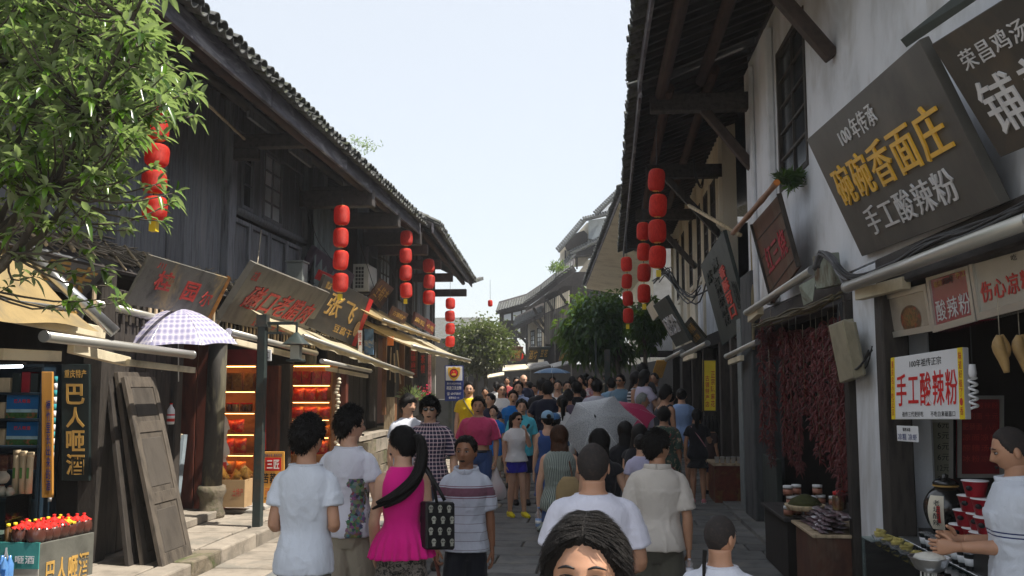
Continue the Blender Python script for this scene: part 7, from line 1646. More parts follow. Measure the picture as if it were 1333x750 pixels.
def terrace_bits():
 b0 = P(508, 544, Y=20.5); t = thing('wooden_bin', 'yellow-brown slatted wooden bin on the stone terrace', 'bin', (b0.x, 20.5, .97)); h = P(508, 517, Y=20.5).z-.97; wd = .24
 for k in range(4): obj('slat', MB().bx(b0.x-wd/2+k*.06, b0.x-wd/2+k*.06+.054, 20.4, 20.42, .97, .97+h), M['palewood'], t)
 obj('box', MB().bx(b0.x-wd/2, b0.x+wd/2, 20.425, 20.65, .97, .97+h*.98), M['brown'], t)
 for lb, x0, x1, y0, y1, Y, m in (('red-brown door post with pale foot on the terrace', 498, 501.5, 440, 540, 19.6, M['brown']), ('thick brown timber post near the wooden bin', 520, 525, 440, 548, 21.6, M['brown']), ('dark timber post beside the far tan awning', 482, 487, 445, 548, 18.8, M['darkwood']), ('slim grey post next to the police notice', 562, 566, 455, 545, 23.5, M['concrete'])):
  a, c = P(x0, y0, Y=Y), P(x1, y1, Y=Y); t = thing('timber_post', lb, 'post', tuple(c)); obj('post', MB().bx(a.x, c.x, Y, Y+.1, c.z, a.z), m, t)
 for i, (x, y0, y1) in enumerate(((509, 452, 495), (513, 460, 498), (517, 456, 500))):
  a = P(x, y0, Y=20); c = P(x+1.5, y1, Y=20); t = thing('hanging_board', ['crooked pale board, left of three under the awning', 'crooked pale board, middle of three under the awning', 'crooked pale board, right of three under the awning'][i], 'board', tuple(a)); obj('plank', MB().bar(a, c+Vector((.05*(i-1), 0, 0)), .05, .02), M['palewood'], t)
 board('brown vertical sign with red characters over the terrace doorway', cq(533, 450, 543, 492, 22.5), M['signbrown'], vtexts=[('古镇麻花', .2, .08, .8, .92, M['redletter'], .004, .01)]); board('dark vertical sign with a red script over the terrace doorway', cq(546, 458, 555, 490, 23), M['signdark'], vtexts=[('茶楼', .2, .1, .8, .9, M['redletter'], .004, .01)])
 board('pink and white vertical banner beside the potted plant', cq(557, 462, 561, 512, 23), pm('pink_print', (.5, .22, .24), .6, .5, 20, rnd=0)); board('orange square notice on the timber front under the tan awning', cq(504, 438, 512, 450, 19.4), pm('orange_notice', (.55, .16, .04), .6))
 board('faded blue picture poster beside the timber doorway', cq(474, 428, 486, 462, 18.5), pm('blue_picture', (.08, .16, .28), .5, .5, 9, rnd=0, c3=(.4, .35, .25))); board('white shop lettering column on the doorway jamb', cq(466, 430, 471, 472, 18.2), M['paper'], vtexts=[('特产', .1, .05, .9, .6, M['redletter'], .002)])
 for lb, x, y, Y, r, m in (('bushy green pot plant on the terrace edge', 535, 510, 21.5, .3, M['leaf_near']), ('pot of red flowers beside the police notice', 553, 512, 23, .22, M['hedge'])):
  c = P(x, y, Y=Y); t = thing('potted_plant', lb, 'plant', (c.x, Y, c.z-.3)); rnd = random.Random(int(x)); b = MB()
  for i in range(260):
   d = Vector((rnd.gauss(0, 1), rnd.gauss(0, 1), abs(rnd.gauss(0, 1)))).normalized(); o = Vector(c)+Vector((0, 0, -.18))+d*r*rnd.uniform(.2, 1); s_ = d.cross(Vector((rnd.random(), rnd.random(), .3))).normalized()*.012; b.add([o-s_, o+d*.06+s_*.5, o+d*.12, o+d*.05-s_], [(0, 1, 2, 3)])
  obj('leaves', b, m, t, kind='stuff'); obj('pot', MB().lathe([(r*.4, -.42), (r*.6, -.15), (r*.62, -.13)], (c.x, Y, c.z), 14), M['signbrown'], t)
  if 'red' in lb:
   b = MB()
   for i in range(26): b.ball((c.x+rnd.uniform(-r, r)*.8, Y+rnd.uniform(-r, r)*.6, c.z+rnd.uniform(-.1, .22)), .028, 6, 4)
   obj('flowers', b, pm('crimson_petals', (.5, .01, .06), .6), t, kind='stuff')
terrace_bits()
# ------------------------------------------------------------------ right side signs
qA = sq((1050, 182), (1196, 52), (1328, 256), (1122, 334), 1.84)
a = P(1050, 182, Y=8.1); b_ = P(1196, 52, Y=5.15); qA = [a, b_, P(1328, 256, Y=5.15), P(1122, 334, Y=8.1)]
board('large dark slate sign reading 碗碗香面庄 in gold and 手工酸辣粉 in silver', qA, pm('slate_grey_sign', (.070, .066, .058), .5, .3, 2.2, (1, 1, 1), .15, c2=(.045, .043, .040), c3=(.10, .09, .078), rnd=0, spec=.5), [('100', .30, .12, .40, .22, M['silver'], .008, .004), ('年传承', .42, .09, .62, .24, M['silver'], .008, .002), ('碗碗香面庄', .08, .31, .94, .62, M['gold'], .014, .006), ('手工酸辣粉', .20, .68, .86, .89, M['silver'], .010, .002)], th=.06)
c = P(1203, 40, Y=5.12); d = P(1420, -135, Y=3.2); qB = [P(1206, 62, Y=5.1), P(1400, -90, Y=3.4), P(1400, 150, Y=3.4), P(1300, 205, Y=5.1)]
qB = [P(1212, 58, Y=5.05), P(1400, -60, Y=3.9), P(1470, 140, Y=3.9), P(1302, 205, Y=5.05)]
board('near black sign with carved white characters cut by the right frame edge', qB, M['signdark'], [('荣昌鸡汤', .13, .16, .60, .32, M['silver'], .006, .0), ('铺盖面', .10, .42, .95, .86, M['silver'], .010, .006)], th=.06)
t = thing('sign_canopy', 'dark metal canopy strip running over the two large right signs', 'canopy', (1.9, 5, 4.2)); Q = [Vector(p) for p in qB]; obj('canopy', MB().slab([P(1172, 52, Y=5.5), P(1400, -130, Y=3.9), P(1412, -95, Y=3.9), P(1180, 62, Y=5.5)], .25), M['signgreen'], t)
# hanging brown board
qC = [P(992, 300, Y=11.4), P(1012, 246, Y=10.0), P(1052, 350, Y=10.0), P(1003, 392, Y=11.4)]
qC = [P(979, 292, Y=11.3), P(1014, 252, Y=9.9), P(1052, 345, Y=9.9), P(1006, 395, Y=11.3)]
t = board('brown planked board with red script hanging from a bamboo pole', qC, M['signbrown'], [('红三烧', .16, .38, .86, .72, pm('crimson_script', (.36, .01, .03), .5, rnd=0), .006, .01)], th=.03)
Q = [Vector(p) for p in qC]
for v in (.22, .45, .68, .86):
 n = -(Q[1]-Q[0]).cross(Q[3]-Q[0]).normalized()*.003; obj('plank_seam', MB().bar(Q[0].lerp(Q[3], v)+n, Q[1].lerp(Q[2], v)+n, .004, .012), M['darkwood'], t)
obj('edge_batten', MB().bar(Q[0], Q[3], .03, .05), M['darkwood'], t); obj('edge_batten', MB().bar(Q[1], Q[2], .03, .05), M['darkwood'], t)
pA, pB = P(954, 304, Y=11.9), P(1011, 238, Y=9.5); b = MB(); b.tube([tuple(pA.lerp(pB, i/10)) for i in range(11)], [.030+(.006 if i % 3 == 1 else 0) for i in range(11)], 10); obj('bamboo_pole', b, pm('reddish_bamboo', (.28, .15, .09), .5, .3, 6), t); obj('pole_end', MB().tube([tuple(pB), tuple(pB+(pB-pA).normalized()*.015)], .033, 10), pm('orange_end', (.5, .17, .04)), t)
qD = [P(912, 345, Y=17.2), P(941, 300, Y=14.6), P(978, 422, Y=14.6), P(940, 450, Y=17.2)]
t = board('large grey-green board with black carved columns over coral red characters', qD, M['signgreen'], th=.06, texts=[('陈', .12, .16, .34, .30, M['signblack'], .012, .02), ('麻', .40, .12, .62, .26, M['signblack'], .012, .02), ('磁器口', .84, .50, .97, .80, M['signblack'], .006, .01)], vtexts=[('古镇陈麻花', .30, .30, .52, .86, M['signblack'], .014, .02), ('香酥可口', .58, .26, .78, .84, pm('coral_red_letter', (.62, .07, .05), .5, rnd=0), .014, .03)])
qE = [P(850, 398, Y=21.5), P(866, 386, Y=18.6), P(898, 444, Y=18.6), P(880, 452, Y=21.5)]
board('black-green slanted sign with chunky silver characters farther up the right row', qE, M['signgreen'], [('酸辣粉', .1, .35, .9, .75, M['silver'], .02, .03)], th=.08)
qF = [P(887, 427, Y=19.3), P(897, 414, Y=17.6), P(922, 438, Y=17.6), P(907, 452, Y=19.3)]
board('small dark olive sign with faint gold lines below the grey-green board', qF, pm('olive_black_sign', (.035, .035, .022), .5, .3, 4, rnd=0), [('重庆小面', .1, .15, .9, .5, M['golddim'], .004), ('豆花饭', .2, .6, .8, .85, M['golddim'], .004)], th=.05)
board('pale narrow sign edge beside the slanted silver-lettered sign', [P(841, 400, Y=23.2), P(848, 392, Y=21.8), P(858, 410, Y=21.8), P(850, 418, Y=23.2)], M['cream'])
# light boxes above the noodle counter
AL = M['alu']
def lbox(label, q, mat, **k): return board(label, q, mat, frame=AL, th=.12, fw=.045, **k)
k1 = [P(1153, 383, Y=7.55), P(1207, 369, Y=6.78), P(1213, 431, Y=6.78), P(1162, 440, Y=7.55)]
t = lbox('first light box over the counter, printed with a bowl of noodles', k1, pm('beige_print', (.34, .30, .25), .2, .15, 4, rnd=0, spec=.8))
Q = [Vector(p) for p in k1]; n = -(Q[1]-Q[0]).cross(Q[3]-Q[0]).normalized(); pt = lambda u, v: Q[0].lerp(Q[1], u).lerp(Q[3].lerp(Q[2], u), v)+n*.003
def disc(u, v, ru, rv, m, nm, l=0): obj(nm, MB().add([tuple(pt(u+ru*math.cos(2*PI*i/20), v+rv*math.sin(2*PI*i/20))+n*l) for i in range(20)], [tuple(range(20))]), m, t)
disc(.52, .66, .24, .30, pm('dark_soup_print', (.10, .06, .03), .3, .6, 30, rnd=0, c3=(.3, .05, .02)), 'printed_bowl'); disc(.52, .62, .17, .20, pm('soup_print', (.22, .10, .03), .3, .8, 40, rnd=0, c3=(.05, .12, .03)), 'printed_soup', .001)
k2 = [P(1207, 358, Y=6.75), P(1262, 340, Y=6.05), P(1272, 418, Y=6.05), P(1217, 433, Y=6.75)]
lbox('red light box with silver 酸辣粉 in the middle of the counter front', k2, pm('crimson_print', (.24, .012, .035), .2, .15, 4, rnd=0, spec=.8), texts=[('祖传', .14, .16, .34, .26, M['golddim'], .001, .01), ('100年', .36, .12, .62, .27, M['ink'], .001, .01), ('手工', .66, .10, .90, .22, M['golddim'], .001, .01), ('酸辣粉', .12, .48, .90, .84, M['silver'], .002, .0)])
k3 = [P(1262, 335, Y=6.02), P(1350, 304, Y=5.2), P(1356, 395, Y=5.2), P(1275, 417, Y=6.02)]
lbox('cream light box with red 伤心凉粉 at the right frame edge', k3, pm('cream_print', (.36, .34, .30), .2, .12, 4, rnd=0, spec=.8), texts=[('伤心凉粉', .10, .44, .88, .76, M['redletter'], .003, .014), ('吃', .62, .18, .70, .27, M['ink'], .001)])
# white hanging noodle sign
qH = [P(1160, 466, Y=7.25), P(1253, 452, Y=6.55), P(1262, 546, Y=6.55), P(1161, 546, Y=7.25)]
t = board('white hanging sign with big red 手工酸辣粉 between yellow edge strips', qH, M['paper'], [('100年祖传正宗', .28, .08, .72, .20, M['ink'], .001, .004), ('手工酸辣粉', .08, .28, .92, .80, M['red'], .002, .008), ('祖传三代更好吃', .16, .88, .46, .96, M['ink'], .001), ('不吃白来磁器口', .56, .88, .88, .96, M['ink'], .001)], th=.05)
Q = [Vector(p) for p in qH]; n = -(Q[1]-Q[0]).cross(Q[3]-Q[0]).normalized()
for u0, u1, tx in ((0, .055, '重庆名小吃正宗'), (.935, 1.0, '味道好极了·香')):
 a4 = [Q[0].lerp(Q[1], u0)+n*.003, Q[0].lerp(Q[1], u1)+n*.003, Q[3].lerp(Q[2], u1)+n*.003, Q[3].lerp(Q[2], u0)+n*.003]; obj('yellow_strip', MB().slab(a4, .002), M['yellow'], t); obj('lettering', vletters(a4, tx, .2, .8, .05, .95, .001), M['redletter'], t)
board('small white paper slip reading 凉糕 凉虾 under the hanging sign', [P(1167, 554, Y=7.2), P(1195, 555, Y=7.0), P(1196, 576, Y=7.0), P(1168, 574, Y=7.2)], M['paper'], [('糍粑冰粉', .3, .12, .65, .35, M['ink'], .001), ('凉糕 凉虾', .06, .5, .94, .9, M['bluep'], .001)], th=.004)
qM = cq(1170, 545, 1240, 642, 7.92); t = board('framed pale menu board listing noodle prices in red', qM, pm('menu_beige', (.30, .29, .22), .5, .15, 4, rnd=0), [(s, .10, .04+i*.145, .62, .13+i*.145, M['redletter'], .001) for i, s in enumerate(('碗杂酱面', '小面', '酸辣粉', '燃面', '鸡杂米线', '老麻抄手'))]+[(s, .72, .04+i*.145, .94, .13+i*.145, M['ink'], .001) for i, s in enumerate(('6元', '5元', '6元', '6元', '12元', '9元'))], frame=AL, th=.03)
qN = cq(1246, 515, 1306, 622, 7.92); board('dark red menu board behind the cook', qN, M['darkred'], [(s, .12, .08+i*.13, .88, .16+i*.13, M['redletter'], .001) for i, s in enumerate(('手工酸辣粉', '牛肉面 十元', '肥肠面 八元', '凉面凉粉', '醪糟汤圆', '冰粉凉虾'))], frame=AL, th=.03)
# awning rollers on the right
def rb(label, a, b_, r, arms=()): return tube_thing(label, a, b_, r, AL, arms=arms)
rb('long grey roller cassette above the light boxes', P(1103, 374, Y=7.9), P(1345, 285, Y=4.75), .046, [(P(1118, 384, Y=7.8), P(1180, 368, Y=7.0), .07)])
rb('roller bar below the brown hanging board', P(972, 407, Y=12.4), P(1057, 352, Y=9.0), .042, [(P(977, 415, Y=12.4), P(990, 404, Y=11.8), .08)])
rb('roller bar under the grey-green board', P(946, 464, Y=14.6), P(986, 445, Y=12.9), .04, [(P(950, 472, Y=14.6), P(966, 466, Y=13.6), .06)])
rb('short roller bar over the yellow poster', P(889, 463, Y=19.2), P(921, 447, Y=17.2), .05, [(P(891, 468, Y=19.2), P(905, 463, Y=18), .07)])
rb('shorter roller bar to the left of the yellow poster', P(868, 468, Y=21.5), P(888, 458, Y=19.6), .05)
t = thing('roller_bracket', 'rusty pale green roller bracket box at the pier top', 'bracket', tuple(P(1068, 352, Y=9))); c = P(1072, 350, Y=8.9); PG = pm('pale_green_metal', (.26, .29, .24), .6, .3, 8, c3=(.12, .08, .05), rnd=0)
obj('plate', MB().slab([P(1057, 334, Y=9.0), P(1080, 329, Y=8.7), P(1085, 372, Y=8.7), P(1062, 377, Y=9.0)], .10), PG, t, bev=.006); obj('bolt', MB().tube([tuple(P(1066, 348, Y=8.88)), tuple(P(1066, 348, Y=8.94))], .012, 8), M['black'], t); obj('torn_flap', MB().slab([P(1040, 372, Y=9.2), P(1062, 360, Y=9.0), P(1058, 392, Y=9.0), P(1046, 398, Y=9.3)], .01), PG, t)
# cables
rnd = random.Random(33)
def cab(label, pts, n, r, m=None, spread=.03):
 t = thing('cable_bundle', label, 'cables', tuple(pts[0]))
 for i in range(n): obj('cable', MB().tube([tuple(Vector(p)+Vector((rnd.uniform(-1, 1), rnd.uniform(-1, 1), rnd.uniform(-1, 1)))*spread) for p in pts], r*rnd.uniform(.6, 1.2), 6, sub=4), m or M['cable'], t)
cab('thick bundle of dark cables sagging along the foot of the large sign', [P(1090, 345, Y=8.3), P(1112, 362, Y=7.9), P(1150, 352, Y=7.3), P(1210, 318, Y=6.4), P(1270, 298, Y=5.6), P(1345, 262, Y=4.9)], 9, .014)
cab('knot of grey cables curling over the roller bracket', [P(1062, 350, Y=8.8), P(1070, 330, Y=8.7), P(1085, 340, Y=8.6), P(1098, 365, Y=8.3), P(1120, 372, Y=7.9)], 7, .014, pm('grey_cable', (.14, .14, .15), .5, .2, 8, rnd=.2))
cab('tangle of brown cables below the roller bar over the chillies', [P(1090, 385, Y=8.7), P(1060, 402, Y=9.4), P(1030, 408, Y=10.2), P(1000, 420, Y=11.5), P(985, 425, Y=12.4)], 7, .010, pm('brown_cable', (.10, .08, .04), .6, .3, 8, rnd=.3), .05)
cab('loose dark cables tangled along the mid house wall', [P(915, 370, Y=18), P(900, 392, Y=19), P(880, 372, Y=21), P(868, 352, Y=22.5), P(852, 368, Y=24)], 6, .014, None, .12)
cab('thin cable hanging from the mid house eave', [P(902, 205, Y=17), P(904, 225, Y=17), P(914, 243, Y=17.5), P(916, 215, Y=18), P(918, 200, Y=18)], 2, .012)
cab('dark wire running up beside the chilli shop pier', [P(1097, 392, Y=8.4), P(1094, 430, Y=8.4), P(1100, 470, Y=8.4), P(1120, 480, Y=8.0), P(1132, 455, Y=7.7)], 3, .009)
t = thing('drain_pipe', 'thin yellowish drain pipe down the corner of the white house', 'pipe', (2.3, 13.5, 3)); obj('pipe', MB().tube([tuple(P(975, 92, Y=13.85)), tuple(P(981, 455, Y=13.3))], .022, 10), pm('yellowed_pipe', (.28, .24, .15), .6, .3, 5), t)
# tilted plastic lamp box on the pier
t = thing('sign_box', 'yellowed tilted plastic box lamp fixed to the white pier', 'box', tuple(P(1100, 458, Y=8.2)))
obj('face', MB().slab([P(1078, 424, Y=8.55), P(1096, 417, Y=8.1), P(1112, 492, Y=8.1), P(1093, 499, Y=8.55)], .10), pm('yellowed_acrylic', (.34, .31, .22), .35, .3, 5, rnd=0), t, bev=.008); obj('side', MB().slab([P(1097, 416, Y=8.08), P(1111, 420, Y=7.95), P(1124, 488, Y=7.95), P(1113, 493, Y=8.08)], .03), pm('khaki_plastic', (.26, .24, .17), .5), t, bev=.004)
# plants
def tuft(label, c, r, n, L, m, nm='plant', seed=1, up=.6):
 t = thing('weed_plant', label, 'plant', tuple(c)); rn = random.Random(seed); b = MB()
 for i in range(n):
  d = Vector((rn.gauss(0, 1), rn.gauss(0, 1), rn.gauss(0, 1)*.6+up)).normalized(); o = Vector(c)+Vector((rn.gauss(0, r*.5), rn.gauss(0, r*.5), rn.gauss(0, r*.3))); s = d.cross(Vector((rn.random(), rn.random(), rn.random()))).normalized()*L*.10; l = L*rn.uniform(.5, 1.2)
  b.add([o-s*.3, o+d*l*.5+s, o+d*l, o+d*l*.5-s], [(0, 1, 2, 3)])
 obj('leaves', b, m, t, kind='stuff'); obj('stem', MB().tube([tuple(Vector(c)-Vector((0, 0, r*.6))), tuple(c)], .006, 5), M['bark'], t)
tuft('dark spiky weed growing beside the white house window', P(1030, 236, Y=10.3), .13, 260, .16, M['leaf_dark'], seed=2)
tuft('leafy sapling sprouting from the ridge of the timber house', P(478, 192, Y=16.5), .20, 110, .10, M['leaf_near'], seed=3); tuft('tiny weed on the roof tiles of the timber house', P(462, 184, Y=15.8), .12, 50, .09, M['leaf_near'], seed=5)
tuft('scraggly bush growing out of the distant roof edge', P(726, 350, Y=52), .45, 160, .4, M['hedge'], seed=4)
# ------------------------------------------------------------------ chillies
CH = pm('dried_chilli', (.12, .006, .007), .5, .5, 20, bump=.1, rnd=.25, c2=(.03, .004, .005), c3=(.19, .02, .015), spec=.6); STK = pm('chilli_stalk', (.22, .16, .05), .7)
def chilli_mesh(seed, L, rad):
 rn = random.Random(seed); b = MB(); n = int(L*260)
 for i in range(n):
  z = -L*i/n; a = rn.uniform(0, 2*PI); l = rn.uniform(.045, .075); d = Vector((math.cos(a), math.sin(a), rn.uniform(-1.1, .1))).normalized(); p0 = Vector((0, 0, z))+d*rn.uniform(0, rad*.4); p1 = p0+d*l*.55+Vector((rn.gauss(0, .01), rn.gauss(0, .01), 0)); p2 = p1+(d+Vector((0, 0, -.8))).normalized()*l*.5
  b.tube([tuple(p0), tuple(p1), tuple(p2)], [.004, .0075, .001], 4, sm=True, cap=False)
  if i % 3 == 0: b.tube([tuple(p0), tuple(p0-d*.02+Vector((0, 0, .01)))], .0016, 3, 1)
 me = b.mesh('chillies'); me.materials.append(CH); me.materials.append(STK); return me
CM = [chilli_mesh(i, 1.0, .05) for i in range(4)]
spec = [(990, 415, 575, 12.9), (1003, 418, 560, 12.3), (1001, 470, 605, 12.0), (1018, 425, 590, 11.6), (1027, 432, 605, 11.2), (1036, 428, 615, 10.8), (1045, 440, 540, 10.5), (1055, 425, 570, 10.2), (1062, 430, 600, 9.9), (1070, 418, 585, 9.6), (1078, 425, 612, 9.35), (1085, 412, 620, 9.15), (1093, 420, 600, 8.95), (1098, 405, 640, 8.75), (1090, 470, 645, 8.85)]
nm = ['first', 'second', 'third', 'fourth', 'fifth', 'sixth', 'seventh', 'eighth', 'ninth', 'tenth', 'eleventh', 'twelfth', 'thirteenth', 'fourteenth', 'last']
for i, (x, y0, y1, Y) in enumerate(spec):
 a, c = P(x, y0, Y=Y), P(x, y1, Y=Y); L = a.z-c.z; t = thing('chilli_string', '%s string of dried red chillies counted from the dark end of the shop front' % nm[i], 'chilli string', tuple(a), 0, 'dried chilli strings hanging in the shop front')
 o = inst('chillies', CM[i % 4], t, tuple(a), (0, 0, i*1.3), (.95, .95, L)); o['kind'] = 'stuff'; obj('cord', MB().tube([(a.x, a.y, a.z+.15), (a.x, a.y, a.z-L*.9)], .003, 4), M['straw'], t)
# swags between the strings
t = thing('chilli_swag', 'row of small peaked chilli bunches along the top of the shop front', 'chilli swag', (2.2, 10.5, 2.6))
for i in range(7):
 c = P(1000+i*14, 432-i*1.0, Y=12.2-i*.4); o = inst('chilli_bunch', CM[i % 4], t, tuple(c), (PI*.0, 0, i), (1.4, 1.4, .35)); o['kind'] = 'stuff'
# jars and sachets of the chilli shop
LB = pm('peach_label', (.42, .18, .12), .5, .25, 12, rnd=.1)
def squat_jar(m=None):
 b = MB().lathe([(.045, 0), (.048, .005), (.048, .075)], n=14); b.lathe([(.0495, .015), (.0495, .06)], n=14, mi=1); b.lathe([(.05, .075), (.05, .098), (.03, .10)], n=14, mi=2); me = b.mesh('jar'); me.materials.append(F_DARK); me.materials.append(LB); me.materials.append(M['paper']); return me
sj = squat_jar(); T0 = P(1003, 662, Y=10.3)
t = thing('jar_table', 'dark cloth-covered table under the stacked sauce jars', 'table', (2.2, 10.3, 0)); obj('top', MB().bx(1.86, 2.9, 9.6, 10.9, T0.z-.04, T0.z-.003), M['darkwood_h'], t, bev=.006); obj('skirt', MB().bx(1.90, 2.86, 9.63, 10.87, .02, T0.z-.04), M['darkint'], t)
for r_ in range(3):
 for i in range(5):
  if r_ == 2 and i in (2, 4): continue
  good('sauce_jar', sj, (1.94+i*.105+.03*(r_ == 1), 9.75+.1*(i % 2), T0.z+r_*.102), '%s-lidded sauce jar, %s in the %s layer of the stack' % ('white', ('first', 'second', 'third', 'fourth', 'fifth')[i], ('bottom', 'middle', 'top')[r_]), 'jar', 'sauce jars stacked beside the chilli strings')
T1 = P(1110, 694, Y=8.75)
t = thing('sachet_table', 'low table with pale edge board heaped with sachets before the chillies', 'table', (2.3, 9, 0)); obj('top', MB().bx(1.92, 3.0, 8.62, 9.55, T1.z-.03, T1.z), M['palewood'], t, bev=.006); obj('skirt', MB().bx(1.96, 2.96, 8.65, 9.52, .02, T1.z-.03), M['signbrown'], t)
sm_ = pouch_mesh('sachet', .13, .085, .028, F_SIL); rnd = random.Random(41)
lay = ['bottom', 'second', 'third', 'fourth', 'top']
for r_ in range(5):
 for i in range(8):
  for j in range(2):
   good('spice_sachet', sm_, (1.99+r_*.02+j*.13+rnd.uniform(-.01, .01), 8.70+i*.098+rnd.uniform(-.015, .015), T1.z+.018+r_*.034), 'purple-silver sachet in the %s layer, %s from the pier in the %s column' % (lay[r_], nm[i], ('street', 'inner')[j]), 'sachet', 'spice sachets, %s layer of the heap' % lay[r_], PI/2+rnd.uniform(-.25, .25), PI/2+rnd.uniform(-.1, .1), rnd.uniform(-.1, .1))
c = P(1036, 660, Y=9.45); t = thing('basket', 'shallow woven basket of green herbs at the end of the sachet table', 'basket', tuple(c)); obj('rim', MB().lathe([(.17, -.03), (.19, .0), (.20, .02), (.185, .02)], (c.x+.1, 9.5, c.z), 20), M['bamboo'], t); obj('herbs', MB().lathe([(.18, .0), (.13, .07), (.05, .11), (.01, .12)], (c.x+.1, 9.5, c.z), 18), pm('olive_herbs', (.06, .065, .02), .9, .5, 30, bump=1.0, rnd=0), t)
for i, x in enumerate((1094, 1101)):
 c = P(x, 640, Y=8.9); t = thing('jar', ['red-lidded clear jar behind the sachets', 'second clear jar behind the sachets, nearest the pier'][i], 'jar', (c.x, 8.9, c.z)); obj('body', MB().lathe([(.05, 0), (.052, .01), (.052, .12), (.04, .14)], (c.x, 9.0+i*.1, T1.z+.17), 14), F_DARK, t); obj('lid', MB().lathe([(.046, .14), (.046, .17), (.01, .172)], (c.x, 9.0+i*.1, T1.z+.17), 14), M['red'], t)
# yellow poster and counter by the black dress
board('tall yellow poster with columns of red characters at a doorway', cq(915, 468, 933, 536, 16.0), M['yellow'], vtexts=[('正宗陈麻花', .58, .22, .86, .92, M['redletter'], .001), ('古镇特产店', .18, .30, .46, .92, M['redletter'], .001)], frame=M['darkwood'], fw=.02, th=.03)
t = thing('snack_counter', 'small snack counter with an orange front beside the black dress', 'counter', (2.1, 15.9, 0)); a = P(927, 606, Y=15.6); obj('top', MB().bx(a.x, 2.9, 15.5, 16.4, a.z, a.z+.04), M['palewood'], t, bev=.005); obj('front', MB().bx(a.x+.03, 2.86, 15.53, 16.37, 0, a.z), pm('orange_red_print', (.12, .025, .012), .6, .6, 12, rnd=0, c3=(.16, .10, .03)), t)
cup = MB().lathe([(.03, 0), (.04, .10), (.042, .10)], n=10).mesh('cup'); cup.materials.append(M['paper'])
for i in range(5): good('paper_cup', cup, (a.x+.08+i*.09, 15.6+.03*(i % 2), a.z+.041), 'white paper cup on the snack counter by the black dress, %s from the street' % nm[i], 'cup', 'paper cups on the snack counter')
bt2 = MB().lathe([(.035, 0), (.036, .16), (.014, .22), (.014, .27)], n=10).mesh('bt'); bt2.materials.append(M['black'])
for i in range(4): good('dark_bottle', bt2, (P(917+i*5, 560, Y=16.35).x, 16.3, P(917, 562, Y=16.3).z), 'dark bottle standing under the yellow poster, %s from the left' % nm[i], 'bottle', 'dark bottles under the yellow poster')
